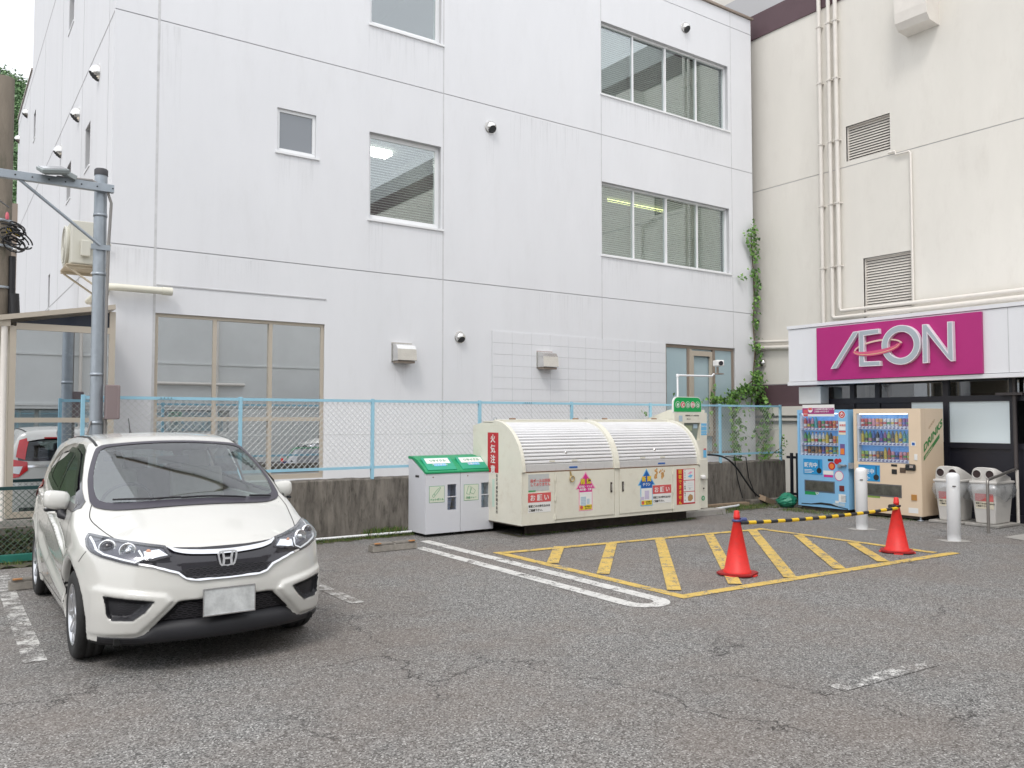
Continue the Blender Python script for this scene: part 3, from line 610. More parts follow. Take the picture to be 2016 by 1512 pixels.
# old concrete utility pole with wires
ux = on('y', 15.2, 4, 300).x
up = thing('utility_pole', 'old brown stained concrete utility pole with coiled cables at the left edge', 'utility pole', (ux, 15.2, 0))
g = MB(); g.lathe((ux, 15.2, 0), [(.178, 0), (.150, 7.05), (.125, 7.06), (0, 7.06)], 24); g.build('shaft', mat('pole_concrete', (.17, .145, .115), .95, var=.35, vscale=2, bump=.5, bscale=60, dirt=1, dirtcol=(.05, .055, .035, 1), stretch=(1, 1, .25)), up)
g = MB(); rng = random.Random(5)
for i in range(9):
    c = on('y', 14.9, 22 + rng.uniform(0, 20), 462 + rng.uniform(-14, 22)); r = rng.uniform(.09, .17)
    pts = [Vector((c.x + r * math.cos(t) * 1.0, 14.9 + .05 * math.sin(t * 2 + i), c.z + r * .75 * math.sin(t) - .04 * math.cos(t))) for t in np.linspace(0, 5.9, 18)]; g.tube(pts, .012, 6)
g.build('cable_coil', mat('black_cable', (.012, .012, .014), .5), up)
g = MB()
for i in range(5):
    a = on('y', 14.95, 2, 440 + i * 9); b = on('y', 14.95, 40, 455 + i * 6); g.tube([a, a.lerp(b, .5) + Vector((0, 0, .05)), b], .014, 6)
g.build('cable', MATS['black_cable'], up)
g = MB()
for i, (z, dz) in enumerate(((6.5, 5.4), (6.2, 4.6))): g.tube([(ux, 15.2, z), (1.6, 33.0, z + dz)], .012, 5)
g.tube([(ux + .1, 15.0, 4.95), (.55, 12.6, 4.55), (.5, PYY - .08, 4.30)], .010, 6); g.tube([(ux - .1, 15.0, 4.5), (-1.5, 12, 4.4)], .012, 6); g.build('wire', MATS['black_cable'], up)
g = MB(); g.tube([(ux + .17, 15.1, 4.2), (ux + .19, 15.1, .4)], .05, 10); g.tube([(ux + .2, 15.0, 3.6), (ux + .22, 15.0, 3.25), (ux + .2, 15.0, 2.9)], .07, 10); g.build('cable_guard', MATS['black_cable'], up)
for z in (4.75, 4.35, 3.7):
    g = MB(); g.lathe((ux, 15.2, z), [(.175, -.02), (.186, -.02), (.186, .02), (.175, .02)], 20); g.build('band', M_GREYST, up)
g = MB(); c = on('y', 14.95, 14, 432); g.lathe(tuple(c), [(.02, 0), (.028, .04), (.02, .1), (0, .12)], 8); g.build('insulator', mat('pink_insulator', (.6, .12, .16), .4), up)
g = MB(); c = on('y', 14.95, 16, 445); g.tube([c, c + Vector((.06, 0, -.10)), c + Vector((.16, 0, -.14))], .013, 6); g.tube([c, c + Vector((-.02, 0, -.10)), c + Vector((.05, 0, -.16))], .013, 6); g.build('yellow_lead', mat('yellow_lead', (.65, .48, .05), .5), up)
# air conditioner on the side wall
ac = thing('air_conditioner', 'cream air conditioner outdoor unit on a bracket on the side wall', 'air conditioner', (1.6, 13.2, 3.75))
AX, AY, AZ = 1.62, 13.15, 3.80
g = MB(); g.box(AX - .13, AX + .17, AY - .38, AY + .38, AZ, AZ + .60); g.build('casing', mat('cream_casing', (.58, .57, .50), .5, var=.05), ac, bevel=.015)
g = MB(); g.lathe((AX - .13, AY + .08, AZ + .30), [(.28, 0), (.30, -.035), (.27, -.045), (.26, -.035), (.26, -.001), (0, -.001)], 28, axis='x'); fg_ = g.build('fan_guard', MATS['cream_casing'], ac)
g = MB()
for q in (.06, .10, .14, .18, .22, .26): g.tube([(AX - .17, AY + .08 + q * math.cos(t), AZ + .30 + q * math.sin(t)) for t in np.linspace(0, 2 * math.pi, 25)], .005, 4, caps=False)
for t in np.linspace(0, 2 * math.pi, 25)[:-1]: g.tube([(AX - .167, AY + .08, AZ + .30), (AX - .167, AY + .08 + .265 * math.cos(t), AZ + .30 + .265 * math.sin(t))], .003, 4)
g.build('fan_grille', MATS['cream_casing'], fg_)
g = MB(); g.lathe((AX - .133, AY + .08, AZ + .30), [(.255, 0), (0, -.0005)], 24, axis='x'); g.build('fan_shadow', mat('fan_dark', (.08, .08, .075), .8), fg_)
g = MB(); g.box(AX - .02, AX + .10, AY - .46, AY - .40, AZ + .10, AZ + .32); g.build('valve_cover', MATS['cream_casing'], ac, bevel=.01)
g = MB(); g.tube([(AX + .05, AY - .44, AZ + .2), (AX + .2, AY - .44, AZ + .28), (AX + .36, AY - .40, AZ + .3)], .02, 8); g.build('hose', MATS['cream_casing'], ac)
g = MB()
for y in (AY - .30, AY + .30): g.box(AX - .18, 1.99, y - .02, y + .02, AZ - .06, AZ - .02); g.tube([(AX - .14, y, AZ - .06), (1.98, y, AZ - .40)], .015, 6)
g.box(AX - .18, AX + .2, AY - .36, AY + .36, AZ - .022, AZ - .004); g.build('bracket', mat('rusty_cream', (.50, .44, .34), .6, dirt=.5, dirtcol=(.2, .09, .04, 1)), ac)
# rooftop units on the store
for i, (px, w_) in enumerate(((1497, .9), (1530, .9))):
    y0 = 12.4 - i * .95
    t = thing('air_conditioner', ['beige rooftop outdoor unit nearest the white block, on the store roof', 'beige rooftop outdoor unit next to the tall pipes, on the store roof'][i], 'air conditioner', (16.9, y0, 11.6), 0)
    g = MB(); g.box(16.6, 17.0, y0 - .40, y0 + .40, 11.72, 12.7); g.build('casing', MATS['cream_casing'], t, bevel=.02)
    g = MB(); g.box(16.56, 16.6, y0 - .40, y0 - .20, 11.80, 12.1); g.build('cover', mat('ochre_cover', (.55, .50, .22), .5), t)
    g = MB()
    for yy in (-.3, .3): g.box(16.6, 17.0, y0 + yy - .03, y0 + yy + .03, 11.0, 11.718)
    g.build('foot', M_GREYST, t)
# hills beyond
def height(x, y): return 0
hm = MB(); rng = random.Random(11); nx_, ny_ = 70, 34
def hz(x, y):
    t = max(0, min(1, (y - 90) / 130)); return -1 + (36 + 24 * t) * t ** .8 * (1 + .25 * math.sin(x * .045 + 1.0)) + 2.5 * math.sin(x * .17 + y * .09)
vs = [(-200 + 340 * i / nx_, 80 + 160 * j / ny_, hz(-200 + 340 * i / nx_, 80 + 160 * j / ny_)) for j in range(ny_ + 1) for i in range(nx_ + 1)]
hm.add(vs, [(j * (nx_ + 1) + i, j * (nx_ + 1) + i + 1, (j + 1) * (nx_ + 1) + i + 1, (j + 1) * (nx_ + 1) + i) for j in range(ny_) for i in range(nx_)], 0, True)
struct(hm, 'hill', mat('hill_undergrowth', (.03, .05, .022), 1, var=.4, vscale=.2))
# forest on the hill: clumps of leaf faces, reads as one mass
fo = MB(); rng = random.Random(21)
for _ in range(1500):
    y = rng.uniform(95, 238); r0_ = sight(rng.uniform(-60, 90), 600); x = r0_.x / r0_.y * y
    d_ = Vector((x, y)); 
    z = hz(x, y); p = Vector((x, y, z)); q = p - Vector((0, 0, CAMH)); w__ = q.dot(_Fp); uu = 1008 + FPX * q.dot(_R) / w__
    if not -160 < uu < 120: continue
    s_ = rng.uniform(1.6, 3.2); mi_ = rng.choice((0, 0, 1, 1, 2))
    for k in range(90):
        v_ = Vector((rng.gauss(0, 1), rng.gauss(0, 1), rng.gauss(0, 1))).normalized(); c = p + Vector((v_.x * s_, v_.y * s_, 2.5 + s_ * .8 + v_.z * s_ * 1.15)); r = rng.uniform(.14, .36)
        a = Vector((rng.gauss(0, 1), rng.gauss(0, 1), rng.gauss(0, .6))).normalized() * r; b = a.cross(v_ + Vector((.01, 0, .3))).normalized() * r
        fo.add([c - a, c - b * .7, c + a, c + b * .8], [(0, 1, 2, 3)], mi_)
fo_o = fo.build('forest', [mat('leaf_dark', (.11, .20, .09), .8, var=.3, vscale=.4), mat('leaf_mid', (.15, .26, .11), .8, var=.3, vscale=.4), mat('leaf_pale', (.21, .30, .17), .8, var=.3, vscale=.4)], None, recalc=False); fo_o['kind'] = 'stuff'
# ================================================================ the parked hatchback
def table(xs, ys, sig=.04, lo=-3, hi=3, n=1201):
    g = np.linspace(lo, hi, n); v = np.interp(g, xs, ys); k = int(4 * sig / (g[1] - g[0])) + 1
    kk = np.arange(-k, k + 1) * (g[1] - g[0]); ker = np.exp(-.5 * (kk / sig) ** 2); ker /= ker.sum()
    v = np.convolve(np.pad(v, k, 'edge'), ker, 'valid'); return lambda x: np.interp(x, g, v)
def smax(a, b, k):
    h = np.maximum(k - np.abs(a - b), 0) / k; return np.maximum(a, b) + h * h * k * .25
def poly_sd(py, pz, poly):
    """signed distance to a 2D polygon, negative inside"""
    d = np.full(py.shape, 1e9); ins = np.zeros(py.shape, bool); n = len(poly)
    for i in range(n):
        (ax, ay), (bx, by) = poly[i], poly[(i + 1) % n]
        ex, ey = bx - ax, by - ay; wx, wy = py - ax, pz - ay
        t = np.clip((wx * ex + wy * ey) / (ex * ex + ey * ey + 1e-12), 0, 1)
        d = np.minimum(d, (wx - ex * t) ** 2 + (wy - ey * t) ** 2)
        c = (ay > pz) != (by > pz)
        with np.errstate(divide='ignore', invalid='ignore'):
            xi = ax + (pz - ay) * ex / (ey if abs(ey) > 1e-9 else 1e-9)
        ins ^= c & (py < xi)
    d = np.sqrt(d); return np.where(ins, -d, d)
T0 = table([-2.3, -1.97, -1.90, -1.80, -1.70, -1.3, -.9, -.3, .05, .30, 1.07, 1.12, 1.45, 1.75, 1.88, 2.0, 2.3],
           [1.10, 1.22, 1.33, 1.435, 1.462, 1.498, 1.518, 1.525, 1.50, 1.445, 1.035, 1.018, .935, .845, .785, .70, .62], .05)
CROWN = table([-2, -1.7, -.3, .3, .7, 1.1, 1.4, 1.8, 2], [.05, .05, .05, .055, .07, .10, .11, .10, .08], .08)
WZ = table([0, .15, .25, .38, .55, .72, .88, .97, 1.02, 1.2, 1.42, 1.6], [.76, .795, .815, .835, .8475, .845, .828, .80, .778, .715, .615, .54], .03)
WX = table([-2.2, -1.95, -1.7, -1.3, -.6, .3, 1.1, 1.4, 1.7, 1.95, 2.2], [.93, .955, .98, .995, 1, 1, .995, .985, .955, .90, .84], .08)
F0 = table([0, .14, .2, .3, .42, .55, .66, .74, .82, .9, 1.2], [1.86, 1.90, 1.935, 1.96, 1.985, 1.98, 1.955, 1.925, 1.88, 1.82, 1.5], .022)
FD = table([0, .2, .4, .5, .6, .7, .76, .82, .9], [0, .015, .055, .09, .145, .235, .32, .50, .85], .03, 0, 2)
R0 = table([0, .2, .35, .6, .75, .95, 1.2, 1.4, 1.6], [1.90, 1.94, 1.972, 1.975, 1.955, 1.93, 1.875, 1.80, 1.72], .03)
RD = table([0, .3, .5, .65, .75, .85], [0, .01, .04, .10, .19, .36], .03, 0, 2)
FOG = [(.45, .483), (.72, .516), (.70, .385), (.675, .358), (.565, .360), (.50, .415)]      # the dark pocket (y, z)
BLADE = [(.33, .475), (.38, .525), (.745, .575), (.80, .55), (.80, .24), (.53, .255), (.475, .31)]
INTAKE = [(-.2, .475), (.27, .474), (.315, .468), (.47, .295), (.49, .05), (-.2, .05)]
GRILLE = [(-.2, .787), (.15, .787), (.36, .797), (.345, .748), (.445, .733), (.505, .724), (.528, .709), (.45, .690), (.36, .660), (.31, .643), (.265, .606), (.21, .593), (-.2, .590)]
def body_f(x, y, z):
    a = np.abs(y)
    top = T0(x) - CROWN(x) * (a / .72) ** 2.2
    wd = WZ(z) * WX(x)
    # slash line rising to the tail, and the lower sweep of the doors
    zl = np.interp(x, [-1.9, -1.2, .2, .85], [1.0, .955, .80, .66]); t = z - zl
    fade = np.clip((.95 - x) / .35, 0, 1) * np.clip((x + 1.95) / .3, 0, 1)
    wd = wd - .020 * fade * np.where(t > 0, np.exp(-(t / .07) ** 2) * np.clip(t / .016, 0, 1), 0) + .010 * fade * np.exp(-(t / .02) ** 2) * (t <= 0)
    z2 = np.interp(x, [-1.1, -.3, .75], [.62, .47, .34]); t2 = z - z2
    f2 = np.clip((x + 1.05) / .25, 0, 1) * np.clip((.85 - x) / .15, 0, 1)
    wd = wd - .024 * f2 * np.exp(-((t2 - .07) / .06) ** 2) * (1 / (1 + np.exp(-t2 / .01))) + .008 * f2 * np.exp(-((t2 + .03) / .03) ** 2)
    for wx in (1.15, -1.38):                                   # lips of the wheel arches
        rr = np.sqrt((x - wx) ** 2 + (z - .30) ** 2); wd = wd + .014 * np.exp(-((rr - .41) / .045) ** 2)
    fr = F0(z) - FD(a)
    sb = poly_sd(a, z, BLADE); sf = poly_sd(a, z, FOG); si = poly_sd(a, z, INTAKE)
    fr = fr + .026 * np.clip(-sb / .024, 0, 1) - .055 * np.clip(-sf / .022, 0, 1) - .045 * np.clip(-si / .022, 0, 1)
    sg = poly_sd(a, z, GRILLE)
    fr = fr - .012 * np.clip(-sg / .02, 0, 1)
    f = smax(z - top, (a - wd) * .96, .09)
    f = smax(f, (x - fr) * .8, .05)
    f = smax(f, (-x - (R0(z) - RD(a))) * .9, .07)
    f = smax(f, .185 - z + .0 * x , .03)
    for wx in (1.15, -1.38):
        rr = np.sqrt((x - wx) ** 2 + (z - .30) ** 2)
        f = smax(f, -smax(rr - .376, .54 - a, .02), .018)
    return f
def surface_net(F, lo, hi, h):
    ax = [np.arange(lo[i], hi[i] + h, h) for i in range(3)]
    X, Y, Z = np.meshgrid(*ax, indexing='ij'); V = F(X, Y, Z); s = V < 0
    nx, ny, nz = V.shape
    c = sum(s[i:nx - 1 + i, j:ny - 1 + j, k:nz - 1 + k].astype(np.int8) for i in (0, 1) for j in (0, 1) for k in (0, 1))
    act = (c > 0) & (c < 8); idx = -np.ones(act.shape, int); idx[act] = np.arange(act.sum())
    I = np.argwhere(act); P = np.zeros((len(I), 3)); n = np.zeros(len(I))
    cor = [(i, j, k) for i in (0, 1) for j in (0, 1) for k in (0, 1)]
    for a in cor:
        for d in range(3):
            if a[d]: continue
            b = list(a); b[d] = 1
            va = V[I[:, 0] + a[0], I[:, 1] + a[1], I[:, 2] + a[2]]; vb = V[I[:, 0] + b[0], I[:, 1] + b[1], I[:, 2] + b[2]]
            m = (va < 0) != (vb < 0); t = np.where(m, va / np.where(m, va - vb, 1), 0)
            q = np.array(a, float)[None] + t[:, None] * (np.array(b) - np.array(a))[None]
            P[m] += q[m]; n += m
    P = P / n[:, None] + I; P = P * h + np.array(lo)
    faces = []
    for d in range(3):
        e, g = [(1, 2), (2, 0), (0, 1)][d]
        sl0 = [slice(None)] * 3; sl1 = [slice(None)] * 3; sl0[d] = slice(0, -1); sl1[d] = slice(1, None)
        ch = np.argwhere(s[tuple(sl0)] != s[tuple(sl1)]); ch = ch[(ch[:, e] > 0) & (ch[:, g] > 0) & (ch[:, e] < V.shape[e] - 1) & (ch[:, g] < V.shape[g] - 1)]
        sg = s[ch[:, 0], ch[:, 1], ch[:, 2]]
        q = []
        for de, dg in ((0, 0), (-1, 0), (-1, -1), (0, -1)):
            w_ = ch.copy(); w_[:, e] += de; w_[:, g] += dg; q.append(idx[w_[:, 0], w_[:, 1], w_[:, 2]])
        q = np.stack(q, 1); q[~sg] = q[~sg][:, ::-1]; faces.append(q)
    return P, np.concatenate(faces)
P_, Q_ = surface_net(body_f, (-2.03, -.9, .1), (2.03, .9, 1.58), .0145)
for _ in range(2):                                             # settle the vertices onto the true surface
    e = 2e-3; fv = body_f(*P_.T); gx = np.stack([(body_f(*(P_ + np.eye(3)[i] * e).T) - fv) / e for i in range(3)], 1)
    st = fv[:, None] * gx / np.maximum((gx ** 2).sum(1), .3)[:, None]; ln = np.linalg.norm(st, axis=1, keepdims=True)
    P_ = P_ - st * np.minimum(1, .008 / np.maximum(ln, 1e-9))
BVH = BVHTree.FromPolygons([Vector(p) for p in P_], [tuple(q) for q in Q_])
CARX, CARY = 1.632, 5.63 + 1.98
def c2w(p): return Vector((CARX + p[1], CARY - p[0], p[2]))
def w2c(p): return Vector((CARY - p[1], p[0] - CARX, p[2]))
def hit(u, v):
    o = w2c((0, 0, CAMH)); r = sight(u, v); d = Vector((-r[1], r[0], r[2])).normalized()
    h = BVH.ray_cast(o, d)[0]
    return h
M_ = {}
M_['paint'] = mat('pearl_white_paint', (.66, .652, .615), .24, var=.015, vscale=2, coat=.8)
M_['black'] = mat('black_plastic', (.018, .018, .022), .45, bump=.15, bscale=300)
M_['gloss'] = mat('gloss_black', (.012, .01, .016), .12, coat=.6)
M_['frit'] = mat('windscreen_edge', (.05, .045, .06), .35)
M_['chrome'] = mat('chrome', (.75, .76, .78), .12, 1)
M_['seam'] = mat('panel_gap', (.03, .03, .03), .8)
M_['rubber'] = mat('tyre_rubber', (.022, .022, .022), .75, var=.3, vscale=20, bump=.3, bscale=90)
M_['alloy'] = mat('alloy_rim', (.62, .63, .65), .28, .9)
M_['dark'] = mat('car_inside_dark', (.03, .03, .033), .8)
M_['liner'] = mat('arch_liner', (.012, .012, .012), .95)
M_['seat'] = mat('seat_cloth', (.36, .35, .32), .9, var=.15, vscale=12)
M_['trim'] = mat('cabin_trim', (.42, .45, .43), .7)
M_['dash'] = mat('dashboard_plastic', (.30, .33, .32), .7)
M_['cg'] = glass('car_glass', (.72, .82, .77), base=.20, gain=.85)
M_['cgd'] = glass('tinted_car_glass', (.28, .31, .31), base=.06, gain=.95)
M_['lens'] = glass('lamp_cover', (.96, .97, .98), base=.035, gain=.9)
M_['lampin'] = mat('lamp_housing', (.13, .13, .15), .25, .6, var=.25, vscale=25)
M_['reflector'] = mat('lamp_reflector', (.85, .86, .88), .10, 1)
M_['lampwhite'] = mat('lamp_strip', (.86, .88, .90), .25)
M_['orange'] = mat('indicator_orange', (.72, .34, .20), .35)
M_['red'] = mat('tail_lamp_red', (.62, .012, .02), .18, coat=.8)
M_['mesh'] = mat('grille_mesh', (.035, .033, .04), .4)
M_['void'] = mat('grille_void', (.004, .004, .006), .6)

def frame(d):
    d = Vector(d).normalized(); e1 = d.cross(Vector((0, 0, 1))) if abs(d.z) < .95 else d.cross(Vector((1, 0, 0)))
    e1.normalize(); return d, e1, e1.cross(d).normalized()
def cast(p, d, off):
    h = BVH.ray_cast(p - d * 1.5, d)
    if h[0] is None: h = BVH.find_nearest(p)
    n = h[1]
    if n.dot(d) > 0: n = -n
    return h[0] + n * off
def conform(mb, pts, d, off=.003, cut=.035, mi=0, smooth=True):
    """a skin cut from the outline pts, laid along the body surface at height off"""
    d, e1, e2 = frame(d); c = Vector((0, 0, 0))
    for p in pts: c += Vector(p) / len(pts)
    P2 = [((Vector(p) - c).dot(e1), (Vector(p) - c).dot(e2)) for p in pts]
    bm = bmesh.new(); bm.faces.new([bm.verts.new((a, b, 0)) for a, b in P2])
    for ax in (0, 1):
        lo, hi = min(p[ax] for p in P2), max(p[ax] for p in P2); t = lo + cut
        while t < hi:
            no = (1, 0, 0) if ax == 0 else (0, 1, 0)
            bmesh.ops.bisect_plane(bm, geom=bm.verts[:] + bm.edges[:] + bm.faces[:], plane_co=Vector(no) * t, plane_no=no); t += cut
    bmesh.ops.triangulate(bm, faces=[f for f in bm.faces if len(f.verts) > 4])
    bm.verts.ensure_lookup_table(); bm.verts.index_update()
    vs = [cast(c + e1 * v.co.x + e2 * v.co.y, d, off) for v in bm.verts]
    fs = [tuple(v.index for v in f.verts) for f in bm.faces]; bm.free()
    mb.add(vs, fs, mi, smooth); return mb
def resample(pts, step, closed):
    out = []; n = len(pts)
    for i in range(n if closed else n - 1):
        a, b = Vector(pts[i]), Vector(pts[(i + 1) % n]); k = max(1, int((b - a).length / step + .5))
        out += [a.lerp(b, j / k) for j in range(k)]
    if not closed: out.append(Vector(pts[-1]))
    return out
def smooth_line(pts, closed=False, it=1):
    pts = [Vector(p) for p in pts]
    for _ in range(it):
        q = []; n = len(pts)
        for i in range(n if closed else n - 1):
            a, b = pts[i], pts[(i + 1) % n]; q += [a.lerp(b, .25), a.lerp(b, .75)]
        pts = q if closed else [pts[0]] + q + [pts[-1]]
    return pts
def strip(mb, pts, d, w, off=.002, closed=False, shift=0, mi=0, raise_=0):
    """a ribbon w wide (number or list of widths) along pts on the body surface"""
    pts = resample(pts, .03, closed); d, e1, e2 = frame(d); n = len(pts); L_, R2 = [], []
    W_ = (lambda i: w) if not isinstance(w, (list, tuple)) else (lambda i: float(np.interp(i / max(1, n - 1), np.linspace(0, 1, len(w)), w)))
    for i, p in enumerate(pts):
        a, b = pts[(i - 1) % n if closed else max(0, i - 1)], pts[(i + 1) % n if closed else min(n - 1, i + 1)]
        t = (b - a).normalized(); s_ = t.cross(d).normalized(); ww = W_(i)
        L_.append(cast(p + s_ * (shift + ww / 2), d, off)); R2.append(cast(p + s_ * (shift - ww / 2), d, off))
    fs = []
    for i in range(n if closed else n - 1):
        j = (i + 1) % n; fs.append((i, j, n + j, n + i))
    mb.add(L_ + R2, fs, mi, True)
    if raise_:
        up = [q - d * raise_ for q in L_ + R2]
        mb.add(up, fs, mi, True)
        for k in (0, n):
            mb.add(L_ + R2 + up, [(k + i, k + (i + 1) % n, 2 * n + k + (i + 1) % n, 2 * n + k + i) for i in range(n if closed else n - 1)], mi, True)
    return mb
def mir(pts, s): return [(p[0], p[1] * s, p[2]) for p in pts]
def front(pts, s=1): return [(1.9, a * s, z) for a, z in pts]
def sym(pts): return front(pts) + front([p for p in pts[::-1] if p[0] > 0], -1)

WS_O = [(1.10, .52, 1.0), (1.02, .64, 1.005), (.95, .695, 1.03), (.80, .69, 1.11), (.63, .672, 1.21), (.40, .61, 1.34), (.24, .555, 1.42), (.235, .40, 1.43), (.225, 0, 1.45)]
WS_O = WS_O + [(x, -y, z) for x, y, z in WS_O[::-1][1:]] + [(1.16, -.3, .99), (1.18, 0, .99), (1.16, .3, .99)]
WS_I = [(1.02, .50, 1.035), (.955, .62, 1.045), (.90, .648, 1.065), (.78, .652, 1.12), (.62, .634, 1.20), (.42, .583, 1.32), (.305, .533, 1.40), (.285, .40, 1.41), (.275, 0, 1.43)]
WS_I = WS_I + [(x, -y, z) for x, y, z in WS_I[::-1][1:]] + [(1.05, -.3, 1.03), (1.065, 0, 1.03), (1.05, .3, 1.03)]
SIDE = [(.90, 1.008), (.80, .995), (.2, 1.01), (-.3, 1.04), (-.85, 1.085), (-1.22, 1.13), (-1.36, 1.20), (-1.28, 1.30), (-1.05, 1.365), (-.6, 1.405), (-.1, 1.405), (.12, 1.372), (.30, 1.307), (.50, 1.212), (.70, 1.105)]
REAR = [(0, 1.05), (.40, 1.05), (.60, 1.07), (.60, 1.12), (.50, 1.34), (.30, 1.36), (0, 1.365)]
DW = Vector((-.45, 0, -.9)); DF = Vector((-1, 0, 0)); DR = Vector((1, 0, -.15)); 
def side3(s): return [(x, .75 * s, z) for x, z in SIDE]
def rear3(): return [(-1.9, a, z) for a, z in REAR] + [(-1.9, -a, z) for a, z in REAR[::-1] if a > 0]
def inside(C, Nn, pts, d, inset):
    d, e1, e2 = frame(d); P2 = [(Vector(p).dot(e1), Vector(p).dot(e2)) for p in pts]
    sd = poly_sd(C @ np.array(e1), C @ np.array(e2), P2); return (sd < -inset) & (Nn @ np.array(d) < -.15)
tri = P_[Q_]; C_ = tri.mean(1); N_ = np.cross(tri[:, 2] - tri[:, 0], tri[:, 3] - tri[:, 1]); N_ /= np.linalg.norm(N_, axis=1, keepdims=True) + 1e-12
cutm = inside(C_, N_, WS_O, DW, .035) | inside(C_, N_, rear3(), DR, .03)
for s_ in (1, -1): cutm |= inside(C_, N_, side3(s_), Vector((0, -s_, 0)), .006)
mat_i = np.zeros(len(Q_), int)
for wx in (1.15, -1.38):
    rr = np.hypot(C_[:, 0] - wx, C_[:, 2] - .30)
    mat_i[(rr < .376 + .002) & (np.abs(C_[:, 1]) < .80) & (C_[:, 2] < .70) & ((np.abs(N_[:, 1]) < .8) | (rr < .365))] = 1
mat_i[(N_[:, 2] < -.55) & (C_[:, 2] < .22)] = 1; mat_i[(C_[:, 2] < .212) & (C_[:, 0] > 1.45)] = 1

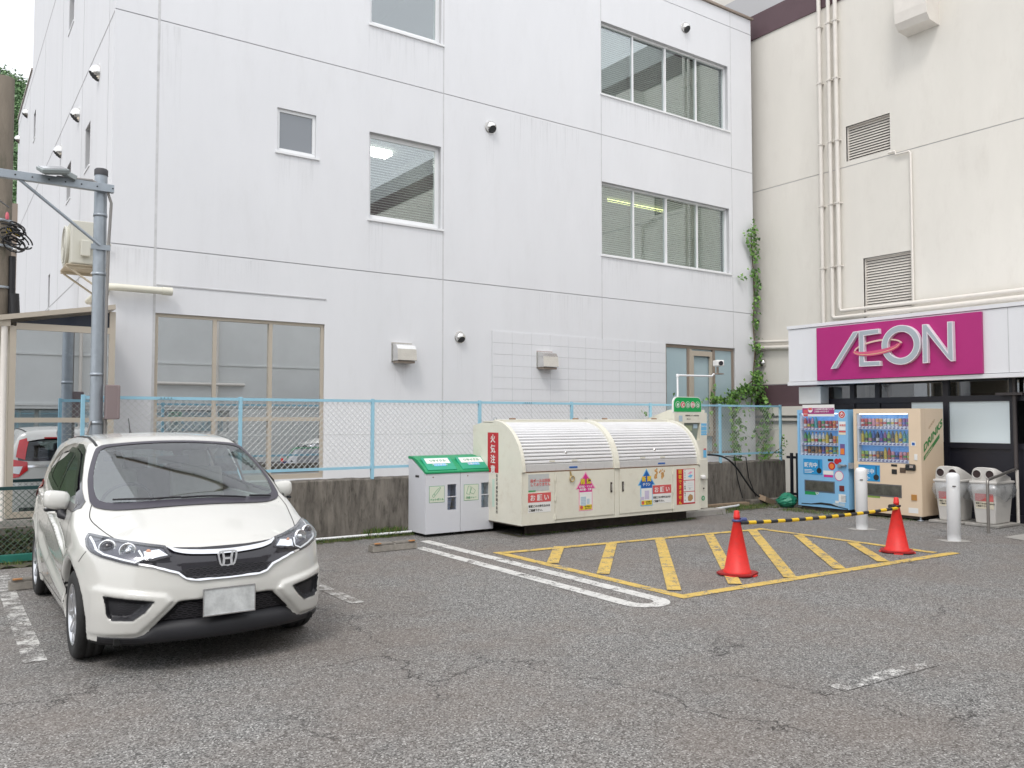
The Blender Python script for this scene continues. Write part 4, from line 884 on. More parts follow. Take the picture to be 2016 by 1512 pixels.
def build_car(name, label, paint):
    root = thing(name, label, 'car', (CARX, CARY, 0), R_(-90))
    L = dict(local=True)
    b = MB(); keep = ~cutm; used, inv = np.unique(Q_[keep], return_inverse=True); q = inv.reshape(-1, 4)
    me = bpy.data.meshes.new('body'); me.from_pydata(P_[used].tolist(), [], q.tolist())
    me.materials.append(paint); me.materials.append(M_['liner'])
    me.polygons.foreach_set('material_index', mat_i[keep].astype(np.int32)); me.polygons.foreach_set('use_smooth', np.ones(len(q), bool)); me.update()
    o = bpy.data.objects.new('body', me); COL.objects.link(o); o.parent = root; ROOT[o.name] = root.name
    body = o
    # windscreen
    ws = conform(MB(), smooth_line(WS_I, True, 2), DW, .004, .05).build('windscreen', M_['cg'], root, **L)
    n = 64
    def ring(outer, inner, d, off, name, m, par):
        A, B = [], []
        for arr, src in ((A, outer), (B, inner)):
            src = smooth_line(src, True, 1); src = [Vector(p) for p in src]; tot = []; acc = 0
            for i in range(len(src)): tot.append(acc); acc += (src[(i + 1) % len(src)] - src[i]).length
            for k in range(n * 2):
                t = acc * k / (n * 2); i = max(j for j in range(len(src)) if tot[j] <= t); a_, b_ = src[i], src[(i + 1) % len(src)]
                arr.append(a_.lerp(b_, (t - tot[i]) / max(1e-9, (b_ - a_).length)))
        d, _, _ = frame(d); m_ = len(A); rows = 8; vs = []
        for r in range(rows + 1):
            vs += [cast(A[i].lerp(B[i], r / rows), d, off) for i in range(m_)]
        fs = [(r * m_ + i, r * m_ + (i + 1) % m_, (r + 1) * m_ + (i + 1) % m_, (r + 1) * m_ + i) for r in range(rows) for i in range(m_)]
        return MB().add(vs, fs, 0, True).build(name, m, par, **L)
    ring(WS_O, WS_I, DW, .008, 'windscreen_surround', M_['frit'], root)
    # the pale shelf of the dashboard seen through the glass, wipers
    for pts in ([(1.06, -.10, 1.035), (1.04, -.30, 1.035), (.97, -.55, 1.045)], [(1.075, .38, 1.03), (1.07, .10, 1.045), (1.07, -.10, 1.035)], [(1.0, .60, 1.02), (1.04, .42, 1.03)]):
        w_ = MB(); q_ = [cast(Vector(p), DW.normalized(), .022) for p in resample(pts, .08, False)]; w_.tube(q_, .008, 6)
        w_.build('wiper', M_['black'], root, **L)
    for s in (1, -1):
        DS = Vector((0, -s, 0))
        gm = M_['cg'] if True else None
        fr = [p for p in side3(s) if p[0] > -.10] ; i0 = SIDE
        F1 = [(.87, 1.015), (.80, 1.008), (.2, 1.023), (-.20, 1.045), (-.27, 1.39), (-.1, 1.392), (.11, 1.360), (.29, 1.295), (.49, 1.20), (.69, 1.095)]
        F2 = [(-.31, 1.055), (-.85, 1.10), (-1.02, 1.12), (-1.06, 1.34), (-.6, 1.39), (-.36, 1.398)]
        F3 = [(-1.09, 1.13), (-1.20, 1.145), (-1.31, 1.20), (-1.25, 1.285), (-1.12, 1.33)]
        for F_, m in ((F1, M_['cg']), (F2, M_['cgd']), (F3, M_['cgd'])):
            conform(MB(), [(x, .75 * s, z) for x, z in F_], DS, .003, .06).build('side_window', m, root, **L)
        fb = MB(); strip(fb, side3(s), DS, .052, .006, True)
        for xb, z0, z1 in ((-.255, 1.04, 1.40), (-1.07, 1.10, 1.36)):
            strip(fb, [(xb + .01, .75 * s, z0), (xb, .75 * s, z1)], DS, .08, .0055)
        fb.build('window_surround', M_['gloss'], root, **L)
        v = MB(); strip(v, [(.66, .7 * s, 1.105), (.50, .7 * s, 1.18), (.29, .7 * s, 1.272), (.1, .7 * s, 1.34), (-.25, .7 * s, 1.375), (-.7, .7 * s, 1.38), (-1.02, .7 * s, 1.35)], DS, .042, .013)
        v.build('rain_visor', M_['gloss'], root, **L)
        # seams
        sm = MB()
        strip(sm, smooth_line([(.94, .685 * s, 1.03), (1.02, .71 * s, .98), (1.09, .715 * s, .945), (1.26, .68 * s, .90), (1.40, .65 * s, .865), (1.56, .606 * s, .83)], it=2), (-.3, 0, -1), .006, .0015)
        strip(sm, [(.83, .8 * s, .99), (.86, .8 * s, .80), (.82, .8 * s, .50), (.76, .8 * s, .30)], DS, .006, .0015)
        strip(sm, [(-.28, .8 * s, 1.03), (-.30, .8 * s, .70), (-.28, .8 * s, .30)], DS, .006, .0015)
        strip(sm, [(-1.22, .8 * s, 1.12), (-1.20, .8 * s, .88), (-1.06, .8 * s, .70), (-1.0, .8 * s, .52)], DS, .006, .0015)
        strip(sm, [(.76, .8 * s, .27), (-.95, .8 * s, .27)], DS, .006, .0015)
        strip(sm, [(1.40, .82 * s, .695), (1.47, .78 * s, .77)], (-.4, -s, 0), .005, .0015)
        strip(sm, [(.22, .56 * s, 1.44), (-.3, .545 * s, 1.49), (-1.2, .53 * s, 1.47), (-1.7, .50 * s, 1.41)], (0, -.35 * s, -1), .02, .004)
        sm.build('panel_seam', M_['seam'], root, **L)
        for xh in (-.17, -1.06):
            zh = .885 if xh > -.5 else .955
            hp = cast(Vector((xh, .8 * s, zh)), DS.normalized(), 0)
            h_ = MB(); h_.tube([hp + Vector((.085, -.004 * s, -.006)), hp + Vector((.065, .028 * s, 0)), hp + Vector((-.065, .030 * s, .006)), hp + Vector((-.085, -.002 * s, .008))], [.010, .014, .015, .010], 8)
            h_.build('door_handle', paint, root, **L)
        # mirror
        mm = MB(); c = Vector((.50, .862 * s, 1.035)); nu, nv = 20, 14; vs = []
        for j in range(nv + 1):
            ph = -math.pi / 2 + math.pi * j / nv
            for i in range(nu):
                th = 2 * math.pi * i / nu
                sp = lambda t, e: math.copysign(abs(t) ** e, t)
                X = sp(math.cos(ph), .55) * sp(math.cos(th), .65); Y = sp(math.cos(ph), .55) * sp(math.sin(th), .6); Z = sp(math.sin(ph), .6)
                vs.append(c + Vector(((.085 if X > 0 else .035) * X * (1 - .25 * max(0, Z)), .092 * Y * s, .072 * Z + .012 * Y)))
        mm.add(vs, [(j * nu + i, j * nu + (i + 1) % nu, (j + 1) * nu + (i + 1) % nu, (j + 1) * nu + i) for j in range(nv) for i in range(nu)], 0, True)
        mh = mm.build('mirror', paint, root, **L)
        ms = MB(); q0 = cast(Vector((.62, .8 * s, .93)), DS, 0)
        ms.tube([q0 - Vector((0, .02 * s, .03)), q0 + Vector((-.02, .03 * s, .0)), Vector((.50, .83 * s, .968)), Vector((.49, .865 * s, .968))], [.016, .030, .034, .03], 8)
        ms.obox((.495, .862 * s, .964), (.055, 0, 0), (0, .08, 0), (0, 0, .008))
        ms.build('mirror_foot', M_['black'], mh, **L)
        MB().obox((.463, .864 * s, 1.04), (.002, 0, 0), (0, .076, 0), (0, 0, .055)).build('mirror_glass', M_['chrome'], mh, **L)
        # headlight
        HL = [(1.30, .752, .856), (1.43, .68, .842), (1.565, .60, .828), (1.73, .46, .810), (1.80, .372, .799), (1.865, .345, .748), (1.85, .445, .733), (1.83, .508, .724), (1.83, .535, .704), (1.745, .625, .724), (1.635, .715, .750), (1.54, .757, .771), (1.45, .775, .797), (1.35, .768, .830)]
        DH = Vector((-.74, -.62 * s, -.25))
        hl = conform(MB(), mir(HL, s), DH, .003, .03).build('headlight', M_['lampin'], root, **L)
        rim = MB(); strip(rim, mir(HL, s), DH, .013, .012, True); rim.build('lamp_rim', M_['gloss'], hl, **L)
        DHn = DH.normalized()
        def disc(p, r, prof, m, name, off=.004):
            c_ = cast(Vector((p[0], p[1] * s, p[2])), DHn, off); ax = Vector((-.86, -.45 * s, -.12)).normalized(); _, a1, a2 = frame(ax); k = 20; vs = []
            for rr_, h_ in prof: vs += [c_ + (a1 * math.cos(6.2832 * i / k) + a2 * math.sin(6.2832 * i / k)) * r * rr_ - ax * h_ for i in range(k)]
            return MB().add(vs, [(j * k + i, j * k + (i + 1) % k, (j + 1) * k + (i + 1) % k, (j + 1) * k + i) for j in range(len(prof) - 1) for i in range(k)], 0, True).build(name, m, hl, **L)
        disc((1.725, .575, .781), .050, [(1.1, -.004), (1.05, .012), (.9, .012), (.8, .004), (.5, -.006), (.4, -.008), (.38, .012), (0, .018)], M_['reflector'], 'reflector')
        disc((1.60, .675, .793), .046, [(1.25, -.004), (1.2, .010), (1.0, .012), (.92, .004)], M_['reflector'], 'lens_ring')
        disc((1.60, .675, .793), .040, [(1.0, -.002), (.92, .010), (.6, .020), (.3, .024), (0, .025)], M_['gloss'], 'projector_lens')
        ds = MB(); strip(ds, mir([(1.34, .742, .842), (1.46, .735, .812), (1.565, .732, .781), (1.64, .700, .760), (1.745, .622, .738), (1.81, .545, .718), (1.825, .508, .738), (1.806, .505, .756), (1.765, .520, .785)], s), DH, .011, .008); ds.build('light_strip', M_['lampwhite'], hl, **L)
        cl = conform(MB(), mir([(1.80, .40, .787), (1.862, .362, .756), (1.85, .44, .742), (1.83, .49, .740), (1.79, .50, .782)], s), DH, .005, .03); cl.build('clear_indicator', M_['reflector'], hl, **L)
        disc((1.79, .462, .777), .013, [(1.3, .0), (.9, .004), (.3, .006), (0, .006)], M_['orange'], 'indicator_bulb', .002)
        conform(MB(), mir(HL, s), DH, .022, .03).build('lamp_cover', M_['lens'], hl, **L)
        # fog pocket
        fg = conform(MB(), front([(a_, z_) for a_, z_ in FOG], s), DF, .007, .012).build('fog_pocket', M_['black'], root, **L)
        fm = MB()
        for i in range(9):
            z0 = .372 + i * .015
            for k in range(12):
                a0 = .50 + k * .017
                if poly_sd(np.array([a0 + .008]), np.array([z0]), [(.47, .478), (.64, .498), (.64, .365), (.565, .365), (.51, .415)])[0] > -.004: continue
                strip(fm, [(1.9, a0 * s, z0 + (.004 if k % 2 else -.004)), (1.9, (a0 + .017) * s, z0 + (-.004 if k % 2 else .004))], DF, .004, .010)
        if fm.v: fm.build('fog_mesh', M_['mesh'], fg, **L)
        # tail lamp
        TL = [(-1.93, .56, 1.02), (-1.80, .74, 1.06), (-1.55, .79, 1.04), (-1.60, .82, .93), (-1.85, .76, .78), (-1.92, .66, .80), (-1.95, .55, .90)]
        tl = conform(MB(), mir(TL, s), (.72, -.68 * s, -.05), .012, .03).build('tail_lamp', M_['red'], root, **L)
        conform(MB(), mir([(-1.93, .60, .95), (-1.86, .72, .95), (-1.87, .74, .86), (-1.93, .64, .84)], s), (.85, -.5 * s, 0), .016, .03).build('reverse_lamp', M_['lampwhite'], tl, **L)
        conform(MB(), mir([(-1.90, .56, 1.05), (-1.84, .67, 1.09), (-1.74, .60, 1.33), (-1.78, .52, 1.36), (-1.83, .51, 1.34)], s), (.85, -.5 * s, -.1), .010, .04).build('tail_lamp_strip', M_['red'], tl, **L)
    # rear
    conform(MB(), rear3(), DR, .003, .06).build('rear_window', M_['cgd'], root, **L)
    rs = MB(); strip(rs, rear3(), DR, .05, .005, True); rs.build('rear_window_surround', M_['gloss'], root, **L)
    sp = MB(); conform(sp, [(-1.72, .52, 1.45), (-1.82, .50, 1.39), (-1.84, 0, 1.40), (-1.82, -.50, 1.39), (-1.72, -.52, 1.45), (-1.72, 0, 1.47)], (.3, 0, -1), .035, .08); sp.build('spoiler', paint, root, **L)
    MB().box(-1.90, -1.845, -.30, .30, 1.355, 1.375).build('high_brake_lamp', M_['red'], root, **L)
    MB().box(-1.985, -1.97, -.165, .165, .74, .90).build('rear_number_plate', mat('plate_white', (.75, .77, .75), .4), root, **L)
    rb = MB(); conform(rb, [(-1.95, .6, .36), (-1.95, .6, .24), (-1.95, -.6, .24), (-1.95, -.6, .36)], (1, 0, 0), .006, .06); rb.build('rear_valance', M_['black'], root, **L)
    rc = MB(); conform(rc, [(-1.95, .5, .965), (-1.95, .5, .935), (-1.95, -.5, .935), (-1.95, -.5, .965)], (1, 0, 0), .012, .06); rc.build('rear_garnish', M_['chrome'], root, **L)
    # grille
    gr = conform(MB(), sym(GRILLE), DF, .006, .025).build('grille', M_['gloss'], root, **L)
    MESH = [(0, .672), (.19, .666), (.315, .655), (.285, .640), (.258, .607), (.205, .598), (0, .595)]
    conform(MB(), sym(MESH), DF, .008, .03).build('grille_void', M_['void'], gr, **L)
    def honey(poly, pitch, row, off, wd, name, par):
        mb = MB(); z = min(p[1] for p in poly) + row * .4; r = 0
        while z < max(p[1] for p in poly) + row:
            k0 = -int(.6 / pitch)
            for k in range(k0, -k0):
                a = k * pitch + (pitch / 2 if r % 2 else 0)
                hexa = [(a - pitch / 2, z), (a - pitch * .22, z + row * .36), (a + pitch * .22, z + row * .36), (a + pitch / 2, z)]
                if all(poly_sd(np.array([abs(p[0])]), np.array([p[1]]), poly)[0] < .002 for p in hexa):
                    strip(mb, front(hexa), DF, wd, off)
                if all(poly_sd(np.array([abs(p[0])]), np.array([2 * z - p[1]]), poly)[0] < .002 for p in hexa):
                    strip(mb, front([(p[0], 2 * z - p[1]) for p in hexa]), DF, wd, off)
            z += row * 1.0; r += 1
        return mb.build(name, M_['mesh'], par, **L)
    honey([(-.1, .672), (.19, .666), (.315, .655), (.285, .640), (.258, .607), (.205, .598), (-.1, .595)], .042, .018, .013, .004, 'grille_mesh', gr)
    ch = MB(); strip(ch, smooth_line(front([(.355, .795), (.315, .775), (.24, .763), (.15, .757), (.06, .752)])+front([(-.06, .752), (-.15, .757), (-.24, .763), (-.315, .775), (-.355, .795)]), it=2), DF, [.004, .020, .026, .026, .026, .026, .026, .020, .004], .016, raise_=.008)
    ch.build('chrome_bar', M_['chrome'], gr, **L)
    lc = MB(); strip(lc, front([(.528, .709), (.45, .690), (.36, .660), (.31, .643), (.265, .606), (.21, .593), (0, .590), (-.21, .593), (-.265, .606), (-.31, .643), (-.36, .660), (-.45, .690), (-.528, .709)]), DF, .009, .012, raise_=.006)
    lc.build('chrome_trim', M_['chrome'], gr, **L)
    # maker's badge: a rounded shield ring with an H
    bx = cast(Vector((1.9, 0, .715)), DF, .022).x; bd = MB(); out = [(.058, .048), (.064, .03), (.060, 0), (.050, -.036), (.040, -.048), (0, -.051)]
    oo = out + [(-a, b) for a, b in out[::-1] if a > 0] + [(-.045, .053), (0, .055), (.045, .053)]
    ii = [(a * .84, b * .82) for a, b in oo]; k = len(oo); vs = []
    for P2, dx in ((oo, -.006), (oo, .008), (ii, .008), (ii, -.002)): vs += [(bx + dx, a, .715 + b) for a, b in P2]
    bd.add(vs, [(j * k + i, j * k + (i + 1) % k, (j + 1) * k + (i + 1) % k, (j + 1) * k + i) for j in range(3) for i in range(k)])
    for s in (1, -1):
        bd.prism([(s * .038, .042), (s * .026, .042), (s * .0165, .004), (s * .0165, -.006), (s * .020, -.042), (s * .034, -.042), (s * .030, 0)], (bx, 0, .715), (0, 1, 0), (0, 0, 1), (.008, 0, 0))
    bd.box(bx, bx + .008, -.018, .018, .709, .721)
    bd.build('badge', mat('badge_chrome', (.72, .73, .75), .3, .35), gr, **L)
    # lower intake and lip
    it = conform(MB(), sym([(0, .470), (.265, .470), (.31, .463), (.425, .345), (.43, .335), (0, .332)]), DF, .004, .025).build('lower_intake', M_['void'], root, **L)
    honey([(-.1, .468), (.265, .468), (.31, .460), (.42, .345), (-.1, .340)], .058, .023, .012, .005, 'intake_mesh', it)
    lp = MB(); LP = []
    for i in range(41):                                        # the lip: one swept section from side to side
        a_ = -.74 + 1.48 * i / 40; aa = abs(a_); fx = float(F0(.28) - FD(aa)); k_ = min(1, max(0, (.53 - aa) / .08)); zt = .252 + .088 * k_
        LP.append([(fx - .06, a_, zt), (fx - .02 + .010 * k_, a_, zt - .004), (fx + .004 + .006 * k_, a_, zt - .05 * k_ - .012), (fx + .012 * k_ + .002, a_, .238), (fx - .012, a_, .205), (fx - .12, a_, .195)])
    lp.add([p for r in LP for p in r], [(i * 6 + j, i * 6 + j + 1, i * 6 + 7 + j, i * 6 + 6 + j) for i in range(40) for j in range(5)], 0, True)
    lp.build('front_lip', M_['black'], root, **L)
    pl = MB(); px_ = cast(Vector((1.9, 0, .52)), DF, .022).x
    pl.box(px_ - .012, px_, -.165, .165, .365, .530); po = pl.build('number_plate', plate_mat(), root, **L)
    pf = MB()
    for q in ((-.171, .171, .530, .537), (-.171, .171, .358, .365), (-.171, -.165, .365, .530), (.165, .171, .365, .530)): pf.box(px_ - .014, px_ + .004, q[0], q[1], q[2], q[3])
    pf.build('plate_frame', M_['chrome'], po, **L)
    # wheels
    for wx in (1.15, -1.38):
        for s in (1, -1):
            yc = .735 * s; ty = MB()
            prof = [(.205, -.085), (.235, -.092), (.275, -.092), (.292, -.080), (.300, -.062), (.3015, -.03), (.298, -.028), (.298, -.022), (.3018, -.02), (.3018, .02), (.298, .022), (.298, .028), (.3015, .03), (.300, .062), (.292, .080), (.275, .092), (.235, .092), (.205, .085)]
            ty.lathe((wx, yc, .30), prof, 48, axis='y')
            wh = ty.build('wheel', M_['rubber'], root, **L); wh['label'] = 'black tyre on a ten spoke silver alloy rim'
            rm = MB(); rm.lathe((wx, yc, .30), [(.208, .088 * s), (.200, .086 * s), (.190, .060 * s), (.185, -.08 * s)], 40, axis='y')
            for k in range(10):
                a_ = 2 * math.pi * k / 10 + .15; ca, sa = math.cos(a_), math.sin(a_)
                w0, w1 = .020, .012
                P = lambda r, t, y: (wx + ca * r - sa * t, yc + y * s, .30 + sa * r + ca * t)
                rm.add([P(.035, -w0, .070), P(.035, w0, .070), P(.196, w1, .082), P(.196, -w1, .082), P(.035, -w0, .045), P(.035, w0, .045), P(.19, w1, .05), P(.19, -w1, .05)],
                       [(0, 1, 2, 3), (0, 4, 5, 1), (1, 5, 6, 2), (2, 6, 7, 3), (3, 7, 4, 0)])
            rm.lathe((wx, yc, .30), [(.052, .03 * s), (.052, .070 * s), (.044, .076 * s), (.030, .078 * s), (.028, .074 * s), (0, .074 * s)], 24, axis='y')
            rm.build('rim', M_['alloy'], wh, **L)
            bk = MB(); bk.lathe((wx, yc, .30), [(0, .0), (.188, .0)], 30, axis='y'); bk.build('brake_disc', M_['dark'], wh, **L)
    # underbody, arches
    ub = MB(); ub.box(-1.85, 1.78, -.66, .66, .20, .24); ub.box(-1.02, .80, -.78, .78, .205, .26); ub.build('underbody', M_['liner'], root, **L)
    # cabin
    cb = MB(); cb.box(-1.6, 1.0, -.70, .70, .42, .46); cb.build('cabin_floor', M_['dark'], root, **L)
    ds = MB(); ds.prism([(1.04, .98), (.78, 1.005), (.60, .985), (.52, .93), (.50, .70), (1.04, .70)], (0, -.66, 0), (1, 0, 0), (0, 0, 1), (0, 1.32, 0)); ds.build('dashboard', M_['dash'], root, **L, bevel=.02)
    for s in (1, -1):
        dc = MB(); dc.box(-1.2, .80, .70 * s - .02, .70 * s + .02, .45, .985); dc.build('door_card', M_['trim'], root, **L)
        st = MB(); st.obox((.02, .37 * s, .60), (.25, 0, .03), (0, .23, 0), (-.01, 0, .08)); st.obox((-.30, .37 * s, .90), (.05, 0, .015), (0, .23, 0), (-.11, 0, .30)); st.obox((-.43, .37 * s, 1.27), (.045, 0, 0), (0, .12, 0), (-.02, 0, .09))
        st.build('front_seat', M_['seat'], root, **L, bevel=.035)
    rs = MB(); rs.obox((-.75, 0, .60), (.24, 0, .02), (0, .62, 0), (0, 0, .09)); rs.obox((-1.08, 0, .88), (.05, 0, .01), (0, .62, 0), (-.09, 0, .28))
    for yy in (-.4, 0, .4): rs.obox((-1.20, yy, 1.20), (.04, 0, 0), (0, .11, 0), (0, 0, .07))
    rs.build('rear_seat', M_['seat'], root, **L, bevel=.03)
    sw = MB(); c = Vector((.48, -.37, .98)); ax = Vector((-.85, 0, .5)).normalized(); _, a1, a2 = frame(ax)
    sw.tube([c + (a1 * math.cos(6.2832 * i / 28) + a2 * math.sin(6.2832 * i / 28)) * .185 for i in range(29)], .014, 6, caps=False); sw.tube([c - a1 * .18, c + a1 * .18], .02, 6); sw.tube([c, c + Vector((.15, 0, -.1))], .04, 8)
    sw.build('steering_wheel', M_['dark'], root, **L)
    rv = MB(); rv.obox((.36, 0, 1.31), (.012, 0, 0), (0, .12, 0), (0, 0, .033)); rv.build('rear_view_mirror', M_['dark'], root, **L)
    tb = MB(); tb.obox((.40, -.50, 1.33), (.03, 0, 0), (0, .03, 0), (0, 0, .02)); tb.build('toll_sensor', M_['dark'], root, **L)
    an = MB(); q0 = cast(Vector((-1.50, 0, 1.5)), Vector((0, 0, -1)), 0); an.lathe((q0.x, q0.y, q0.z - .01), [(.03, 0), (.022, .03), (.01, .045)], 12); an.tube([q0 + Vector((0, 0, .02)), q0 + Vector((-.11, 0, .17))], [.006, .004], 6); an.build('antenna', M_['black'], root, **L)
    hd = MB(); conform(hd, [(.15, .42, 1.42), (-1.4, .40, 1.45), (-1.4, -.40, 1.45), (.15, -.42, 1.42)], (0, 0, -1), -.03, .15); hd.build('headlining', M_['trim'], root, **L)
    return root
def plate_mat():
    if 'plate' in MATS: return MATS['plate']
    m = mat('plate', (.68, .70, .70), .45, var=.30, vscale=11); return m
car = build_car('parked_car', 'pearl white compact hatchback parked nose out beside the lamp pole', M_['paint'])
# ================================================================ recycling point
M_CREAM = mat('cream_enamel', (.74, .72, .62), .42, var=.05, vscale=3, dirt=.22, dirtcol=(.38, .26, .14, 1))
M_SLAT = mat('shutter_aluminium', (.78, .78, .79), .35, .1, var=.08, vscale=6, dirt=.25, dirtcol=(.30, .20, .14, 1), stretch=(.3, 3, 3))
M_RUST = mat('rusty_edge', (.28, .17, .10), .8, var=.4, vscale=12)
M_SKID = mat('skid_steel', (.06, .048, .04), .8, var=.4, vscale=8, dirt=.5, dirtcol=(.14, .07, .03, 1))
M_PAPER = mat('sticker_white', (.78, .78, .76), .5); M_PGREY = mat('faded_paper', (.50, .52, .52), .6, var=.1, vscale=20)
M_SRED = mat('sticker_red', (.62, .10, .10), .5); M_SRED2 = mat('sticker_deep_red', (.50, .02, .03), .45); M_INK = mat('ink_black', (.02, .02, .02), .5)
M_PINK = mat('sticker_magenta', (.62, .03, .25), .45); M_PPINK = mat('sticker_pink_edge', (.80, .35, .50), .45); M_SBLUE = mat('sticker_blue', (.015, .12, .42), .45); M_SLB = mat('sticker_light_blue', (.16, .48, .75), .45)
M_SYEL = mat('sticker_yellow', (.80, .62, .05), .5); M_SGRN = mat('sticker_green', (.02, .32, .10), .5); M_SORG = mat('sticker_orange', (.78, .22, .04), .5); M_BROWN = mat('print_brown', (.42, .24, .10), .5); M_PGB = mat('print_blue_grey', (.42, .55, .64), .5)
def poly_on(ax, val, pts, t, name, m, par, n):
    """flat printed shape: outline given as points of the plane, t thick along n"""
    P = [Vector(p) for p in pts]; n = Vector(n); g = MB(); k = len(P)
    g.add([p for p in P] + [p + n * t for p in P], [tuple(range(k)), tuple(range(k, 2 * k))] + [(i, (i + 1) % k, k + (i + 1) % k, k + i) for i in range(k)])
    return g.build(name, m, par)
CF, CBK, CX0, CX1 = 9.30, 10.55, 6.655, 10.23
cont = thing('recycling_container', 'long cream steel paper recycling container with two ribbed roll shutters and posters', 'container', (8.45, 9.9, 0))
ARC = [(CF + .70 - .70 * math.cos(t), .905 + .695 * math.sin(t)) for t in np.linspace(0, math.pi / 2, 15)]
PROF = [(CBK, .17), (CF, .17)] + ARC + [(10.25, 1.60), (CBK, 1.545)]
def prof_prism(g, prof, x0, x1): return g.prism(prof, (x0, 0, 0), (0, 1, 0), (0, 0, 1), (x1 - x0, 0, 0))
g = MB(); prof_prism(g, PROF, CX0, CX0 + .02); g.build('end_panel', M_CREAM, cont); g = MB(); prof_prism(g, PROF, CX1 - .02, CX1); g.build('end_panel', M_CREAM, cont)
XM = on('y', CF, 1214, 1000).x
for a, b in ((CX0 - .002, CX0 + .055), (XM - .045, XM + .045), (CX1 - .05, CX1 + .002)):
    g = MB(); o_ = [(CF + .70 - .725 * math.cos(t), .905 + .72 * math.sin(t)) for t in np.linspace(0, math.pi / 2, 15)]; i_ = [(CF + .70 - .66 * math.cos(t), .905 + .655 * math.sin(t)) for t in np.linspace(0, math.pi / 2, 15)]
    ring_ = o_ + i_[::-1]; k = 15
    vs = [(x, p[0], p[1]) for x in (a, b) for p in ring_]; n_ = 2 * k
    g.add(vs, [(i, i + 1, n_ + i + 1, n_ + i) for i in range(n_ - 1)] + [(i, i + 1, n_ - 2 - i, n_ - 1 - i) for i in range(k - 1)] + [(n_ + i, n_ + i + 1, 2 * n_ - 2 - i, 2 * n_ - 1 - i) for i in range(k - 1)])
    g.build('arch_rim', M_CREAM, cont)
for a, b in ((CX0 + .055, XM - .045), (XM + .045, CX1 - .05)):
    N_SL = 18
    for i in range(N_SL):
        t0, t1 = math.radians(9 + 80 * i / N_SL), math.radians(9 + 80 * (i + 1) / N_SL); tm = (t0 + t1) / 2; r = .675
        pt = lambda t, r_: (CF + .70 - r_ * math.cos(t), .905 + r_ * math.sin(t))
        sec = [pt(t0 + .008, r - .012), pt(t0 + .008, r + .002), pt(t0 + (t1 - t0) * .3, r + .013), pt(t0 + (t1 - t0) * .75, r + .013), pt(t1 - .006, r + .002), pt(t1 - .006, r - .012)]
        g = MB(); g.prism(sec, (a, 0, 0), (0, 1, 0), (0, 0, 1), (b - a, 0, 0)); g.build('shutter_slat', M_SLAT, cont)
    g = MB(); g.box(a, b, CF + .02, CF + .05, .905, 1.01); rl = g.build('shutter_rail', mat('shutter_rail', (.72, .72, .72), .35, .3, dirt=.2, vscale=6), cont, bevel=.006)
    g = MB(); g.box(a, b, CF + .0, CF + .04, .895, .903); g.build('rust_edge', M_RUST, rl)
    g = MB(); g.box((a + b) / 2 - .02, (a + b) / 2 + .13, CF + .015, CF + .0195, .935, .958); g.build('maker_label', M_SBLUE, rl)
    for f_ in (.30, .55):
        g = MB(); x = a + (b - a) * f_; g.box(x - .05, x + .05, CF + .018, CF + .028, 1.035, 1.055); g.build('finger_hole', M_CREAM, rl)
    g = MB(); g.lathe((a + (b - a) * .47, CF + .10, 1.16), [(.018, 0), (.018, -.05), (0, -.05)], 12, axis='y'); g.build('lock', M_STEEL, rl)
g = MB(); prof_prism(g, [(CF + .06, .90)] + [(CF + .70 - .63 * math.cos(t), .905 + .63 * math.sin(t)) for t in np.linspace(0.02, math.pi / 2, 9)] + [(CBK, 1.53), (CBK, .90)], CX0 + .03, CX1 - .03); g.build('inner_shell', M_SKID, cont)
g = MB(); g.box(CX0, CX1, 9.98, 10.27, 1.585, 1.615); g.box(CX0 + .02, CX1, 9.99, 10.02, 1.615, 1.635); g.build('top_ledge', M_CREAM, cont, bevel=.006)
g = MB()
for x in (6.95, 8.15, 8.75, 9.85): g.tube([(x, 10.01, 1.64), (x + .10, 10.01, 1.64)], .016, 8)
g.build('top_hinge', M_RUST, cont)
for x in (CX0 + .03, XM):
    g = MB(); g.tube([(x - .02, 10.0, 1.62), (x - .02, 10.0, 1.66), (x + .02, 10.0, 1.66), (x + .02, 10.0, 1.62)], .007, 6); g.build('lifting_eye', M_GREYST, cont)
F5 = lambda x, y, d=0: on('y', CF - d, 1000 + x / 4.8, 900 + y / 4.8)
xs_ = [CX0, F5(446, 400).x, F5(1008, 300).x, F5(1052, 300).x, F5(1558, 300).x, CX1]
zt_, zb_ = .895, .17
g = MB(); g.box(CX0 + .021, CX1 - .021, CF + .013, CF + .03, zb_, zt_); g.build('door_frame', M_CREAM, cont)
xs_[0] += .019; xs_[5] -= .019
for i, nm in enumerate(('fixed_panel', 'door', 'centre_post', 'door', 'fixed_panel')):
    a, b = xs_[i], xs_[i + 1]; dz = .05 if nm == 'door' else 0
    g = MB(); g.box(a + .004, b - .004, CF, CF + .012, zb_ + dz, zt_ - .004); o = g.build(nm, M_CREAM, cont, bevel=.003)
    if nm == 'door':
        hx = a if i == 1 else b
        for z in (.26, .52, .80):
            g = MB(); g.tube([(hx, CF - .008, z - .04), (hx, CF - .008, z + .04)], .011, 8); g.box(hx - .03, hx + .03, CF - .003, CF, z - .03, z + .03); g.build('hinge', M_CREAM, o)
        kx = (b - .07) if i == 1 else (a + .07)
        g = MB(); g.box(kx - .016, kx + .016, CF - .012, CF, .55, .70); g.build('handle', M_SKID, o, bevel=.004); g = MB(); g.box(kx - .008, kx + .008, CF - .020, CF - .012, .58, .67); g.build('handle_pull', M_STEEL, o, bevel=.003)
    else:
        pass
g = MB(); g.box(CX0 + .25, CX1 - .1, CF + .22, CF + .28, .015, .155); g.box(CX0 + .25, CX1 - .1, CBK - .2, CBK - .1, .015, .155); g.box(CX0 + .0, CX1 - .0, CF + .06, CBK, .155, .169); g.build('skid', M_SKID, cont)
